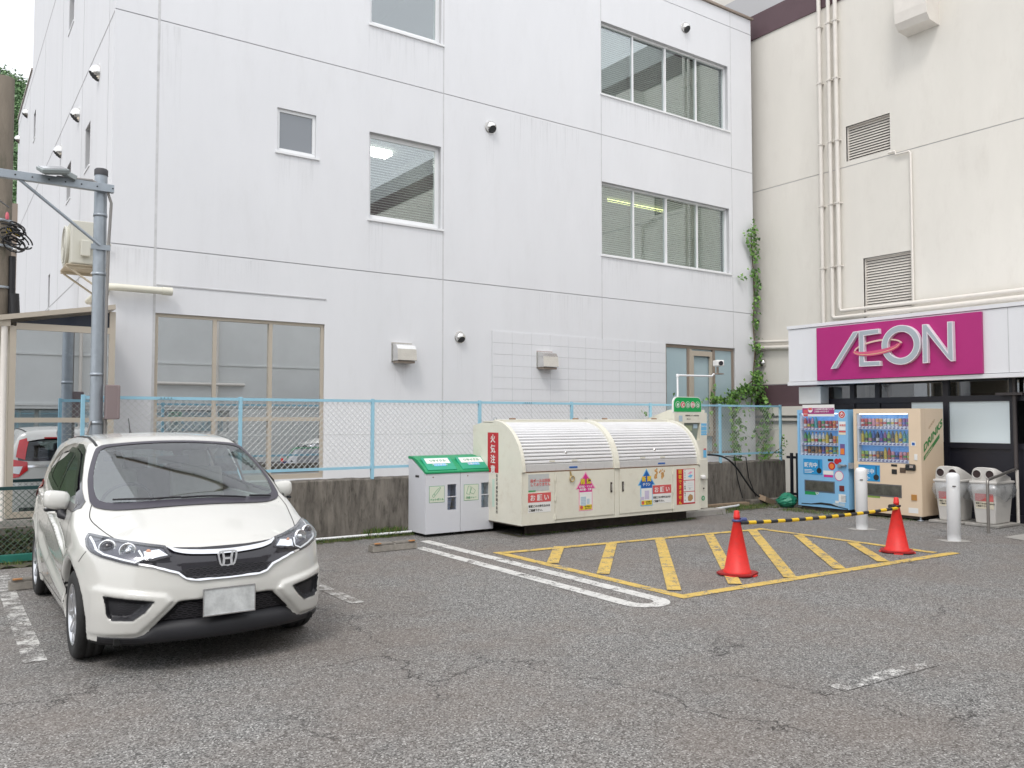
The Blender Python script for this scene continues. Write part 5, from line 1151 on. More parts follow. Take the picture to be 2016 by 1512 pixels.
g = MB(); g.box(CX1 - .55, CX1 + 1.0, CF + .34, CF + .62, .003, .09); g.build('kerb_block', M_CONCL, cont)
g = MB(); c = F5(608, 205, .02); g.tube([F5(590, 135, .012), F5(600, 185, .015)], .012, 6); g.tube([c + Vector((.04 * math.cos(t), 0, .04 * math.sin(t))) for t in np.linspace(0, 6.28, 15)], .009, 6, caps=False); g.build('hanging_ring', mat('brass_ring', (.55, .42, .20), .35, .7), cont)
NFR = (0, -1, 0)
def F5p(pts, d=.0): return [F5(x, y, d) for x, y in pts]
def quad5(x0, y0, x1, y1, d=0):          # upright rectangle on the front by its two corners in the photo's plane
    a, b = F5(x0, y0, d), F5(x1, y1, d); return [(a.x, CF - d, a.z), (b.x, CF - d, a.z), (b.x, CF - d, b.z), (a.x, CF - d, b.z)]
def rect(par, a, b, c, e, d, m, name='print'):
    return poly_on('y', 0, [(a, CF - d, c), (b, CF - d, c), (b, CF - d, e), (a, CF - d, e)], .0012, name, m, par, NFR)
def notice(x0, x1, zt, zb, par=cont, lab=None):
    p = rect(par, x0, x1, zt, zb, .001, M_PAPER, 'notice'); zm = zt - (zt - zb) * .47
    rect(p, x0, x1, zt, zm, .0026, M_SRED); w_ = x1 - x0
    text('お 願 い', 'lettering', M_PAPER, p, ((x0 + x1) / 2, CF - .0045, zt - (zt - zm) * .78), UX, UZ, w_ * .235, bold=.004)
    text('家庭ごみの持ち込みは', 'lettering', M_INK, p, (x0 + .01, CF - .003, zm - (zm - zb) * .46), UX, UZ, w_ * .094, align='LEFT', bold=.002)
    text('ご遠慮下さい。', 'lettering', M_INK, p, (x0 + .01, CF - .003, zm - (zm - zb) * .85), UX, UZ, w_ * .094, align='LEFT', bold=.002)
    return p
a, b = F5(188, 333), F5(405, 520); notice(a.x, b.x, F5(188, 345).z, F5(188, 530).z)
a, b = F5(1366, 270), F5(1542, 430); notice(a.x, b.x, F5(1366, 268).z, F5(1366, 440).z)
fp = rect(cont, F5(192, 165).x, F5(388, 165).x, F5(192, 165).z, F5(192, 325).z, .001, M_PGREY, 'faded_notice')
a = F5(210, 240); text('段ボールは回収', 'lettering', M_SRED, fp, (a.x, CF - .003, a.z), UX, UZ, .050, align='LEFT', bold=.001); a = F5(210, 275); text('しておりません', 'lettering', M_SRED, fp, (a.x, CF - .003, a.z), UX, UZ, .050, align='LEFT', bold=.001)
rect(fp, F5(192, 320).x, F5(260, 320).x, F5(192, 318).z, F5(192, 330).z, .003, M_SGRN); 
def arrow(par, tip, half, zs, stem, zb, edge, core):
    """upward arrow poster: tip height, half width of the head, shoulder height, half width of the stem, foot"""
    cx = tip[0]; e = .014
    o1 = [(cx, CF - .001, tip[1]), (cx + half, CF - .001, zs), (cx + stem, CF - .001, zs), (cx + stem, CF - .001, zb), (cx - stem, CF - .001, zb), (cx - stem, CF - .001, zs), (cx - half, CF - .001, zs)]
    p = poly_on('y', 0, o1, .0012, 'arrow_poster', edge, par, NFR)
    zc = zs - .045
    poly_on('y', 0, [(cx, CF - .0025, tip[1] - e * 1.8), (cx + half - e * 2, CF - .0025, zs + e * .6), (cx + stem - e, CF - .0025, zs + e * .6), (cx + stem - e, CF - .0025, zc), (cx - stem + e, CF - .0025, zc), (cx - stem + e, CF - .0025, zs + e * .6), (cx - half + e * 2, CF - .0025, zs + e * .6)], .0012, 'print', core, p, NFR)
    rect(p, cx - stem + e, cx + stem - e, zc - .001, zb + .085, .0025, M_PAPER); rect(p, cx - stem + e, cx + stem - e, zb + .084, zb + e, .0025, M_SYEL)
    c = [(cx - stem * .62 + .028 * math.cos(t), CF - .004, zb + .05 + .028 * math.sin(t)) for t in np.linspace(0, 2 * math.pi, 13)[:-1]]; poly_on('y', 0, c, .001, 'print', M_SRED, p, NFR)
    text('必ず分別して\n投入してください'.split('\n')[0], 'lettering', M_INK, p, (cx + .045, CF - .004, zb + .052), UX, UZ, .022, bold=.001); text('投入下さい', 'lettering', M_INK, p, (cx + .045, CF - .004, zb + .024), UX, UZ, .022, bold=.001)
    return p
zz = lambda x, y: F5(x, y).z
pa_ = arrow(cont, (F5(733, 135).x, zz(733, 137)), (F5(828, 300).x - F5(638, 300).x) / 2, zz(733, 300), (F5(801, 400).x - F5(672, 400).x) / 2, zz(735, 505), M_PPINK, M_PINK)
c = F5(733, 250); [text('雑 誌', 'lettering', M_INK, pa_, (c.x + dx, CF - .004 - k * .0003, c.z + dz), UX, UZ, .088) for k, (dx, dz) in enumerate(((-.004, 0), (.004, 0), (0, .004), (0, -.004)))]; text('雑 誌', 'lettering', M_SYEL, pa_, (c.x, CF - .0075, c.z), UX, UZ, .088, bold=.003)
text('週刊誌・マンガ', 'lettering', M_PAPER, pa_, (c.x, CF - .004, c.z - .055), UX, UZ, .036, bold=.002); text('教科書・文庫', 'lettering', M_PAPER, pa_, (c.x, CF - .004, c.z - .097), UX, UZ, .036, bold=.002)
g = MB(); b0 = F5(712, 440)
for i, (dx, dz, w_, h_) in enumerate(((0, 0, .10, .135), (.115, .02, .05, .08))):
    for k in range(6): g.box(b0.x - .05 + dx, b0.x - .05 + dx + w_, CF - .0042, CF - .003, b0.z - .03 + dz + h_ * k / 6, b0.z - .03 + dz + h_ * (k + .82) / 6)
g.build('print', M_PGB, pa_)
pb_ = arrow(cont, (F5(1308, 108).x, zz(1308, 108)), (F5(1391, 260).x - F5(1226, 260).x) / 2, zz(1308, 265), (F5(1371, 400).x - F5(1257, 400).x) / 2, zz(1310, 460), M_SLB, M_SBLUE)
c = F5(1308, 225); [text('新 聞', 'lettering', M_SORG, pb_, (c.x + dx, CF - .004 - k * .0003, c.z + dz), UX, UZ, .088) for k, (dx, dz) in enumerate(((-.004, 0), (.004, 0), (0, .004), (0, -.004)))]; text('新 聞', 'lettering', M_SYEL, pb_, (c.x, CF - .0075, c.z), UX, UZ, .088, bold=.003); text('チラシ', 'lettering', M_PAPER, pb_, (c.x, CF - .004, c.z - .072), UX, UZ, .055, bold=.003)
g = MB(); b0 = F5(1300, 385); g.box(b0.x - .02, b0.x + .075, CF - .0042, CF - .003, b0.z - .02, b0.z + .11); g.box(b0.x - .11, b0.x - .03, CF - .0042, CF - .003, b0.z - .03, b0.z + .02); g.build('print', mat('print_lilac', (.55, .50, .65), .5), pb_)
# rust left by an old poster
def patch_rust():
    m = mat('rust_stain', (.62, .34, .12), .8, var=.5, vscale=30); rng = random.Random(4); o = None
    for i in range(16):
        x, y = rng.uniform(1385, 1480), rng.uniform(105, 195); c = F5(x, y); k = rng.randint(5, 8); r = rng.uniform(.012, .035)
        poly_on('y', 0, [(c.x + r * rng.uniform(.5, 1.1) * math.cos(6.283 * j / k), CF - .0005 - i * .00006, c.z + r * 1.2 * rng.uniform(.5, 1.2) * math.sin(6.283 * j / k)) for j in range(k)], .0004, 'rust_stain', m, cont, NFR)
patch_rust()
# red "cannot be collected" banner and the three pictures
bn = rect(cont, F5(1592, 110).x, F5(1765, 110).x, zz(1592, 115), zz(1592, 452), .001, M_SRED2, 'banner')
bw_ = F5(1765, 200).x - F5(1592, 200).x; bx0 = F5(1592, 200).x; zt0, zb0 = zz(1592, 115), zz(1592, 452)
text('回収できません', 'lettering', M_SYEL, bn, (bx0 + bw_ * .19, CF - .003, zt0 - .068), UX, UZ, .070, vertical=True, gap=1.16, bold=.003)
for k in range(3):
    h_ = (zt0 - zb0 - .02) / 3; z1_ = zt0 - .008 - k * h_; q = rect(bn, bx0 + bw_ * .38, bx0 + bw_ * .97, z1_, z1_ - h_ + .012, .0026, M_PAPER)
    text(('アルバム', '布・紙類', '段ボール')[k], 'lettering', M_INK, bn, (bx0 + bw_ * .45, CF - .0042, z1_ - .03), UX, UZ, .030, vertical=True, gap=1.2)
    cx_p, cz_p = bx0 + bw_ * .74, z1_ - h_ / 2
    if k == 0:
        poly_on('y', 0, [(cx_p - .06, CF - .004, cz_p + .02), (cx_p + .01, CF - .004, cz_p + .055), (cx_p + .06, CF - .004, cz_p + .045), (cx_p, CF - .004, cz_p + .012)], .001, 'print', M_PPINK, bn, NFR); poly_on('y', 0, [(cx_p - .06, CF - .004, cz_p - .03), (cx_p, CF - .004, cz_p + .005), (cx_p + .06, CF - .004, cz_p - .005), (cx_p + .02, CF - .004, cz_p - .05)], .001, 'print', M_SLB, bn, NFR)
    elif k == 1:
        for j in range(3): rect(bn, cx_p - .055, cx_p + .055, cz_p + .05 - j * .034, cz_p + .046 - j * .034, .0045, M_PGB)
        text('△', 'lettering', M_INK, bn, (cx_p - .01, CF - .0045, cz_p - .05), UX, UZ, .03)
    else:
        poly_on('y', 0, [(cx_p - .05, CF - .004, cz_p - .05), (cx_p - .06, CF - .004, cz_p + .01), (cx_p - .01, CF - .004, cz_p + .055), (cx_p + .05, CF - .004, cz_p + .035), (cx_p + .06, CF - .004, cz_p - .02), (cx_p + .01, CF - .004, cz_p - .06)], .001, 'print', M_BROWN, bn, NFR)
rect(cont, F5(1270, 455).x, F5(1285, 455).x, zz(1500, 440), zz(1500, 445), .002, M_PGREY, 'paper_scrap')
# warning on the left end panel
SX = CX0 - .001; sp_ = lambda x, y, d=0: on('x', CX0 - d, 780 + x / 3.0545, 740 + y / 3.0545)
a, b = sp_(551, 340), sp_(615, 572); NL = (-1, 0, 0)
wp = poly_on('x', 0, [(SX, a.y, a.z), (SX, b.y, a.z), (SX, b.y, b.z - .03), (SX, a.y, b.z - .03)], .0012, 'warning_banner', M_SRED2, cont, NL)
text('火気注意', 'lettering', M_PAPER, wp, (SX - .002, (a.y + b.y) / 2, a.z - .135), (0, -1, 0), UZ, .128, vertical=True, gap=1.16, bold=.003)
a = sp_(606, 600); text('指定可燃物貯蔵取扱所', 'lettering', M_INK, cont, (SX, a.y, a.z - .02), (0, -1, 0), UZ, .050, vertical=True, gap=1.15)
a = sp_(585, 620); poly_on('x', 0, [(SX, a.y + .03, a.z), (SX, a.y - .03, a.z), (SX, a.y - .03, a.z - .40), (SX, a.y + .03, a.z - .40)], .001, 'height_scale', mat('pale_green', (.55, .70, .60), .5), cont, NL)

# ---------------------------------------------------------------- collection machine with the green sign
EY = 9.9
eco = thing('collection_machine', 'cream collection machine with a round-cornered green ecomo sign on top, right of the container', 'recycling machine', (10.65, 10.2, 0))
g = MB(); ex0, ex1 = 10.27, 11.07
sc_ = (10.50, 10.90, 1.27, 1.575)
g.slab(ex0, ex1, .10, 1.75, [sc_], (0, EY, 0), UX, UZ, NF, .05); g.prism([(EY + .0502, .10), (EY + .70, .10), (EY + .70, 1.635), (EY + .12, 1.80), (EY + .0502, 1.80)], (ex0, 0, 0), (0, 1, 0), UZ, (ex1 - ex0, 0, 0)); g.build('cabinet', M_CREAM, eco, bevel=.004)
g = MB(); g.prism([(sc_[0] + .0, sc_[3]), (sc_[1], sc_[3]), (sc_[1] - .06, sc_[2]), (sc_[0] + .05, sc_[2])], (0, EY + .045, 0), UX, UZ, (0, -.012, 0)); sp2 = g.build('screen', mat('screen_panel', (.22, .26, .22), .25), eco)
rect2 = lambda par, a, b, c, e, y, m, nm='print': poly_on('y', 0, [(a, y, c), (b, y, c), (b, y, e), (a, y, e)], .0012, nm, m, par, NFR)
rect2(sp2, 10.56, 10.72, 1.53, 1.44, EY + .031, mat('print_olive', (.35, .40, .25), .5)); rect2(sp2, 10.76, 10.86, 1.55, 1.48, EY + .031, M_PGB); text('回収機', 'lettering', M_PAPER, sp2, (10.66, EY + .03, 1.36), UX, UZ, .05)
text('容器回収システム株式会社', 'lettering', M_INK, eco, (10.70, EY - .001, 1.69), UX, UZ, .028); text('回収しました', 'lettering', M_INK, eco, (10.62, EY - .001, 1.635), UX, UZ, .018)
rect2(eco, 10.375, 10.44, 1.56, 1.42, EY - .001, M_SRED, 'sticker'); rect2(eco, 10.375, 10.46, 1.70, 1.60, EY - .001, M_PGB, 'sticker')
for a, b, c, e, m_ in ((10.92, 11.06, 1.565, 1.44, M_SLB), (10.92, 11.06, 1.43, 1.36, M_SLB), (10.97, 11.05, 1.10, .97, M_SLB), (10.98, 11.04, 1.13, 1.10, M_SRED)): rect2(eco, a, b, c, e, EY - .001, m_, 'sticker')
text('お知らせ', 'lettering', M_PAPER, eco, (10.99, EY - .003, 1.50), UX, UZ, .034); text('ペットボトル', 'lettering', M_PAPER, eco, (10.99, EY - .003, 1.385), UX, UZ, .024)
g = MB(); g.box(10.84, 11.07, EY - .012, EY - .002, .60, .94); g.build('hatch', M_CREAM, eco, bevel=.004); g = MB(); g.obox((10.93, EY - .03, .64), (.055, 0, 0), (0, .02, .012), (0, 0, .02)); g.build('hatch_handle', M_PAPER, eco, bevel=.004)
g = MB(); g.lathe((10.955, EY - .012, .44), [(.014, 0), (.014, -.012), (0, -.012)], 10, axis='y'); g.build('lock', M_SKID, eco)
def ringf(par, cx, cz, y, r0, r1, m, nm='print', n=20):
    g = MB(); vs = [(cx + r * math.cos(6.283185 * k / n), y, cz + r * math.sin(6.283185 * k / n)) for r in (r0, r1) for k in range(n)]
    if r0 < 1e-6: g.add(vs[n:], [tuple(range(n))])
    else: g.add(vs, [(k, (k + 1) % n, n + (k + 1) % n, n + k) for k in range(n)])
    return g.build(nm, m, par)
ringf(eco, 10.955, .27, EY - .003, 0, .043, M_SGRN, 'emblem'); ringf(eco, 10.955, .27, EY - .0045, .012, .022, M_PAPER, 'emblem')
g = MB(); g.box(11.055, 11.11, EY + .02, EY + .12, .86, .97); g.build('side_bracket', M_CREAM, eco, bevel=.01); g = MB()
for x in (10.33, 11.0): g.box(x - .03, x + .03, EY + .05, EY + .65, .012, .10)
g.build('foot', M_SKID, eco)
# sign plate
def rrect(x0, x1, z0, z1, r, rb=.01, n=6):
    p = []
    for cx, cz, rr, a0 in ((x1 - r, z1 - r, r, 0), (x0 + r, z1 - r, r, 90), (x0 + rb, z0 + rb, rb, 180), (x1 - rb, z0 + rb, rb, 270)):
        p += [(cx + rr * math.cos(math.radians(a0 + 90 * i / n)), cz + rr * math.sin(math.radians(a0 + 90 * i / n))) for i in range(n + 1)]
    return p
g = MB(); g.prism(rrect(10.255, 10.945, 1.752, 2.022, .11), (0, EY + .01, 0), UX, UZ, (0, .035, 0)); sg_ = g.build('sign', M_PAPER, eco)
g = MB(); g.prism(rrect(10.267, 10.933, 1.765, 2.010, .10), (0, EY + .004, 0), UX, UZ, (0, .006, 0)); g.build('sign_face', mat('ecomo_green', (.01, .36, .09), .4), sg_)
for k, ch in enumerate('ecomo'):
    cx_l = 10.355 + k * .122; ringf(sg_, cx_l, 1.885, EY + .0025, 0, .056, M_PAPER, 'letter_disc'); ringf(sg_, cx_l, 1.885, EY + .001, 0, .049, (MATS['ecomo_green'], M_SRED)[k % 2], 'letter_disc')
    text(ch, 'lettering', M_PAPER, sg_, (cx_l, EY - .0005, 1.852), UX, UZ, .125, bold=.009)
# camera on its bent pipe
cm = thing('security_camera', 'small white security camera on a bent white pipe above the green ecomo sign', 'camera', (10.75, 10.3, 1.75))
g = MB(); g.tube([(10.77, 10.3, 1.75), (10.77, 10.3, 2.40), (10.785, 10.3, 2.415), (11.66, 10.3, 2.425), (11.70, 10.3, 2.46), (11.80, 10.3, 2.47)], .017, 10); g.lathe((10.77, 10.3, 2.385), [(.026, 0), (.026, .05), (0, .055)], 10); g.build('pipe', M_ALU, cm)
g = MB(); g.box(11.72, 11.92, 10.24, 10.36, 2.462, 2.482); g.tube([(11.82, 10.3, 2.48), (11.82, 10.3, 2.60)], .022, 8); g.build('bracket', M_BRZD, cm)
g = MB(); g.obox((11.80, 10.26, 2.665), (.062, -.035, 0), (.04, .085, 0), (0, 0, .055)); ch_ = g.build('housing', M_PAPER, cm, bevel=.015)
g = MB(); c0 = Vector((11.80, 10.26, 2.66)); dn = Vector((-.42, -.9, 0)).normalized(); g.tube([c0 + dn * .085, c0 + dn * .115], .040, 16); g.build('lens', M_['gloss'] if 'M_' in globals() and 'gloss' in M_ else M_INK, ch_)

# ---------------------------------------------------------------- two indoor-style recycling boxes
RY0, RY1 = 10.12, 10.62
def rbox(x0, x1, lab, kind, cap, first):
    t = thing('recycling_box', lab, 'recycling box', ((x0 + x1) / 2, 10.37, 0), group='grey recycling boxes with green lids')
    wbx = mat('box_grey_white', (.66, .67, .71), .45, var=.03)
    wx0, wx1, wz0, wz1 = x0 + (x1 - x0) * .63, x0 + (x1 - x0) * .89, .36, .72
    g = MB(); g.slab(x0, x1, .045, .875, [(wx0, wx1, wz0, wz1)], (0, RY0, 0), UX, UZ, NF, .02)
    g.prism([(RY0 + .02, .045), (RY1, .045), (RY1, 1.085), (RY1 - .06, 1.085), (RY0, .875), (RY0 + .02, .875)], (x0, 0, 0), (0, 1, 0), UZ, (.012, 0, 0)); g.prism([(RY0 + .02, .045), (RY1, .045), (RY1, 1.085), (RY1 - .06, 1.085), (RY0, .875), (RY0 + .02, .875)], (x1 - .012, 0, 0), (0, 1, 0), UZ, (.012, 0, 0))
    g.box(x0 + .012, x1 - .012, RY1 - .012, RY1, .045, 1.085); g.box(x0 + .012, x1 - .012, RY0 + .02, RY1 - .012, .045, .06); g.build('cabinet', wbx, t, bevel=.002)
    g = MB(); g.box(wx0 - .02, wx1 + .02, RY0 + .018, RY0 + .021, wz0 - .02, wz1 + .02); g.build('window', glass('box_window', (.80, .84, .90), base=.08, gain=.7), t)
    g = MB(); g.box(wx0, wx1, RY0 - .004, RY0 + .006, (wz0 + wz1) / 2 + .0, (wz0 + wz1) / 2 + .012); g.build('window_bar', wbx, t)
    rr = random.Random(int(x0 * 10)); g = MB(); K, J = 14, 10; vs = []
    for j in range(J + 1):
        for k in range(K):
            a_ = 2 * math.pi * k / K; r = .20 * (1 + rr.uniform(-.10, .08)); vs.append((x0 + (x1 - x0) / 2 + r * 1.25 * math.cos(a_), RY0 + .26 + r * 1.1 * math.sin(a_) * (1 if j < J else .6), .08 + .70 * j / J))
    g.add(vs, [(j * K + k, j * K + (k + 1) % K, (j + 1) * K + (k + 1) % K, (j + 1) * K + k) for j in range(J) for k in range(K)], 0, False); g.build('bag', mat('plastic_bag', (.62, .64, .72), .35, var=.25, vscale=14), t)
    gm_ = mat('lid_green', (.012, .30, .12), .38, var=.05)
    cr_ = [(RY0 - .012, .878), (RY0 - .012, .905), (RY0 + .10, .985), (RY0 + .24, 1.065), (RY0 + .38, 1.105), (RY1 + .006, 1.112), (RY1 + .006, 1.075), (RY0 + .36, 1.07), (RY0 + .02, .885)]
    g = MB(); g.prism(cr_, (x0 - .004, 0, 0), (0, 1, 0), UZ, (x1 - x0 + .006, 0, 0)); lid = g.build('lid', gm_, t, bevel=.006)
    nv = Vector((0, -.58, .815)).normalized(); uv = Vector((0, .815, .58)); fc = Vector(((x0 + x1) / 2, RY0 + .135, 1.008)); hw = (x1 - x0) * .42
    def onl(a, b, h): return fc + Vector((1, 0, 0)) * a + uv * b + nv * h
    g = MB(); g.add([onl(a, b, h) for h in (0, .012) for a, b in ((-hw, -.15), (hw, -.15), (hw, .13), (-hw, .13))], [(0, 1, 5, 4), (1, 2, 6, 5), (2, 3, 7, 6), (3, 0, 4, 7), (4, 5, 6, 7)]); fl_ = g.build('flap', mat('flap_green', (.02, .34, .20), .3), lid, bevel=.004)
    g = MB(); g.add([onl(a, b, .0135) for a, b in ((-hw * .82, -.01), (hw * .82, -.01), (hw * .82, .11), (-hw * .82, .11))], [(0, 1, 2, 3)]); g.build('flap_label', M_PAPER, fl_)
    g = MB(); g.add([onl(a, b, .0135) for a, b in ((-hw * .42, -.07), (hw * .42, -.07), (hw * .42, -.015), (-hw * .42, -.015))], [(0, 1, 2, 3)]); g.build('flap_label', M_SLB, fl_)
    text(cap, 'lettering', M_PAPER, fl_, onl(0, -.058, .0150), UX, uv, .042, bold=.001); text('リサイクル', 'lettering', gm_, fl_, onl(0, .03, .0150), UX, uv, .055, bold=.001)
    lx0, lx1 = x0 + (x1 - x0) * .10, x0 + (x1 - x0) * .54; cream = mat('label_cream', (.68, .72, .60), .5)
    p = poly_on('y', 0, [(lx0, RY0 - .001, .705), (lx1, RY0 - .001, .705), (lx1, RY0 - .001, .475), (lx0, RY0 - .001, .475)], .0012, 'label', gm_, t, NFR)
    poly_on('y', 0, [(lx0 + .005, RY0 - .0025, .70), (lx1 - .005, RY0 - .0025, .70), (lx1 - .005, RY0 - .0025, .48), (lx0 + .005, RY0 - .0025, .48)], .001, 'label_face', cream, p, NFR)
    text(('ペットボトル', '食品トレー')[kind], 'lettering', gm_, p, ((lx0 + lx1) / 2, RY0 - .004, .505), UX, UZ, .036, bold=.001)
    g = MB(); cx_ = (lx0 + lx1) / 2; cz_ = .615; y_ = RY0 - .0045
    def ol(pts): g.tube([(cx_ + a, y_, cz_ + b) for a, b in pts + pts[:1]], .0025, 4, caps=False)
    if kind == 0: ol([(-.075, -.045), (-.055, -.07), (.030, .02), (.055, .055), (.062, .062), (.050, .072), (.040, .064), (.005, .040)]); g.tube([(cx_ - .03, y_, cz_ - .045), (cx_ - .045, y_, cz_ - .015)], .0025, 4)
    else: ol([(-.08, -.04), (-.05, .065), (-.005, .065), (-.03, -.055)]); ol([(-.02, -.03), (.01, .05), (.07, .0), (.04, -.05)])
    g.build('label_drawing', gm_, p)
    g = MB()
    for xx in (x0 + .07, x1 - .07):
        for yy in (RY0 + .06, RY1 - .06): g.lathe((xx, yy, .002), [(.022, 0), (.022, .045)], 10)
    g.build('foot', M_INK, t)
    g = MB(); g.lathe((x0 + .12, RY0 - .001, .83), [(.009, 0), (.009, -.003), (0, -.003)], 8, axis='y'); g.build('rivet', M_RUST, t)
    if kind == 0: g = MB(); g.box(x0 - .004, x0, RY0 + .19, RY0 + .29, .82, .85); g.build('grip', M_INK, t)
rbox(5.605, 6.165, 'left recycling box with green lid and a plastic bottle drawing on its label', 0, 'ペットボトル', True)
rbox(6.172, 6.732, 'right recycling box with green lid and food tray drawing, next to the cream container', 1, '食品トレー', False)

# ---------------------------------------------------------------- vending machines
CANS = [mat('can_%s' % n, tuple(.82 * q + .09 for q in c), .3, .1, var=.5, vscale=55) for n, c in (('red', (.62, .03, .03)), ('green', (.05, .34, .06)), ('yellow', (.75, .55, .05)), ('blue', (.04, .12, .50)), ('white', (.75, .75, .75)), ('brown', (.30, .16, .06)), ('orange', (.80, .30, .04)), ('black', (.03, .03, .04)), ('teal', (.05, .38, .42)), ('purple', (.30, .06, .30)), ('lime', (.38, .58, .08)), ('pink', (.75, .30, .38)))]
CI = dict(zip('rgybwnokt', range(9))); CI.update(p=9, l=10, m=11)
M_LITBACK = mat('display_backing', (.16, .36, .70), .5, var=.25, vscale=18, emit=.30); M_TUBE = mat('added_display_tube', (.95, .97, 1), .5, emit=3); M_BUT = mat('button_strip', (.74, .74, .80), .4); M_BTN = mat('button_blue', (.10, .10, .30), .4)  # backing is given a faint glow to brighten the display
M_VGL = glass('display_glass', (.93, .95, .97), base=.035, gain=.6)
def vend(t, X, y0, y1, zt, body, win, rows, zs, bh):
    """front faces -X; win = (ya, yb, za, zb); rows = strings of can colours; zs = top edge of each button strip"""
    wy0, wy1, wz0, wz1 = win; H = lambda g, nm, m, p=t, **k: g.build(nm, m, p, **k)
    g = MB(); g.slab(y0, y1, .075, zt, [(wy0, wy1, wz0, wz1)], (X, 0, 0), UY, UZ, NW, .13); g.box(X + .13, X + .70, y0, y1, .075, zt); H(g, 'cabinet', body, bevel=.006)
    g = MB(); g.box(X + .035, X + .70, y0 + .003, y0 + .0, .08, zt); 
    g = MB(); g.box(X + .118, X + .1295, wy0, wy1, wz0, wz1); H(g, 'display_back', M_LITBACK)
    g = MB(); g.box(X + .016, X + .034, wy0 + .03, wy1 - .05, wz1 - .016, wz1 - .002); g.build('added_display_lamp', M_TUBE, t)  # glowing tube added to brighten the drink samples
    g = MB(); g.box(X + .02, X + .12, wy0 + .001, wy0 + .012, wz0, wz1); g.box(X + .02, X + .12, wy1 - .03, wy1 - .001, wz0, wz1); H(g, 'display_side', mat('display_white', (.70, .74, .80), .4))
    for ri, (row, z) in enumerate(zip(rows, zs)):
        g = MB(); g.box(X + .012, X + .05, wy0 + .012, wy1 - .03, z - bh, z); st = H(g, 'button_strip', M_BUT)
        g = MB(); g.box(X + .05, X + .118, wy0 + .012, wy1 - .03, z - .012, z - .004); g.build('shelf', M_BUT, st)
        n = len(row); w_ = (wy1 - wy0 - .05) / n
        g = MB()
        for k in range(n): yc = wy1 - .035 - (k + .5) * w_; g.box(X + .009, X + .012, yc - w_ * .28, yc + w_ * .28, z - bh * .78, z - bh * .42); g.box(X + .009, X + .012, yc - w_ * .36, yc - w_ * .05, z - bh * .25, z - bh * .05)
        b_ = g.build('button', M_BTN, st); b_['kind'] = 'stuff'
        for k, ch in enumerate(row):
            if ch == ' ': continue
            big = ch.isupper(); yc = wy1 - .035 - (k + .5) * w_; r = w_ * .42; c = (X + .082, yc, z + .0); h = .195 if big else .13
            g = MB()
            if big: g.lathe(c, [(r * .9, 0), (r, .01), (r, h * .62), (r * .8, h * .74), (r * .38, h * .88), (r * .38, h * .93)], 10); 
            else: g.lathe(c, [(r * .85, 0), (r, .008), (r, h * .92), (r * .82, h), (0, h)], 10)
            o = g.build('drink_sample', CANS[CI[ch.lower()]], t)
            g = MB(); m2 = CANS[(CI[ch.lower()] * 5 + 4 + k % 3) % 12]; z0_ = h * (.12 if big else .28); g.lathe((c[0], c[1], c[2] + z0_), [(r * 1.02, 0), (r * 1.02, h * .26)], 10)
            if big: g.lathe((c[0], c[1], c[2] + h * .92), [(r * .42, 0), (r * .42, h * .08), (0, h * .08)], 8)
            g.build('drink_label', m2, o)
    g = MB(); g.box(X + .004, X + .007, wy0, wy1, wz0, wz1); H(g, 'display_glass', M_VGL)
    return t
VX = 12.95; vb = lambda x, y: on('x', VX, 1560 + x / 6.571, 790 + y / 6.571)
blue = thing('vending_machine', 'light blue drinks vending machine nearest the fence end', 'vending machine', (VX + .35, 8.91, 0), group='vending machines in front of the shop')
M_VB = mat('vending_blue', (.24, .50, .76), .38, var=.03)
vend(blue, VX, 8.40, 9.42, 1.805, M_VB, (vb(592, 400).y, vb(92, 400).y, vb(345, 703).z, 1.745), ['RPMT rgrror'.replace(' ', ''), 'GGWWWWYKoy', 'wnnnnboytl'], [vb(345, 345).z, vb(345, 540).z, vb(345, 678).z], .042)
def onx(X, par, ya, yb, za, zb, m, nm='sticker', t=.0014, d=.001):
    P = [(X - d, ya, za), (X - d, yb, za), (X - d, yb, zb), (X - d, ya, zb)]; return poly_on('x', 0, P, t, nm, m, par, NL)
def discx(X, par, y, z, r, m, nm='sticker', r0=0, d=.002, n=20):
    g = MB(); vs = [(X - d, y + rr * math.cos(6.283185 * k / n), z + rr * math.sin(6.283185 * k / n)) for rr in ((r0, r) if r0 else (r,)) for k in range(n)]
    g.add(vs, [(k, (k + 1) % n, n + (k + 1) % n, n + k) for k in range(n)] if r0 else [tuple(range(n))]); return g.build(nm, m, par)
V = lambda x, y: (vb(x, y).y, vb(x, y).z)
(ya, za), (yb, zb_) = V(135, 48), V(548, 195)
sb_ = onx(VX, blue, ya, yb, za, zb_, M_PAPER, 'payment_board', .006, .006); onx(VX, sb_, ya, yb, V(135, 90)[1], V(135, 165)[1], mat('board_purple', (.36, .04, .20), .45), 'print', .001, .0135)
text('この自動販売機は電子マネーが', 'lettering', M_PAPER, sb_, (VX - .015, V(285, 110)[0], V(285, 112)[1]), (0, -1, 0), UZ, .030, align='LEFT', bold=.001); text('ご利用いただけます', 'lettering', M_PAPER, sb_, (VX - .015, V(285, 140)[0], V(285, 143)[1]), (0, -1, 0), UZ, .034, align='LEFT', bold=.001)
onx(VX, sb_, V(150, 115)[0], V(205, 115)[0], V(150, 110)[1], V(150, 195)[1], M_SRED, 'print', .001, .015); discx(VX, sb_, *V(238, 112), .048, M_PAPER, 'print', d=.0155); onx(VX, sb_, V(215, 90)[0], V(260, 90)[0], V(215, 85)[1], V(215, 115)[1], M_SRED, 'print', .001, .0165)
text('使えます', 'lettering', M_PAPER, sb_, (VX - .0175, V(178, 165)[0], V(178, 170)[1]), (0, -1, 0), UZ, .022, bold=.001)
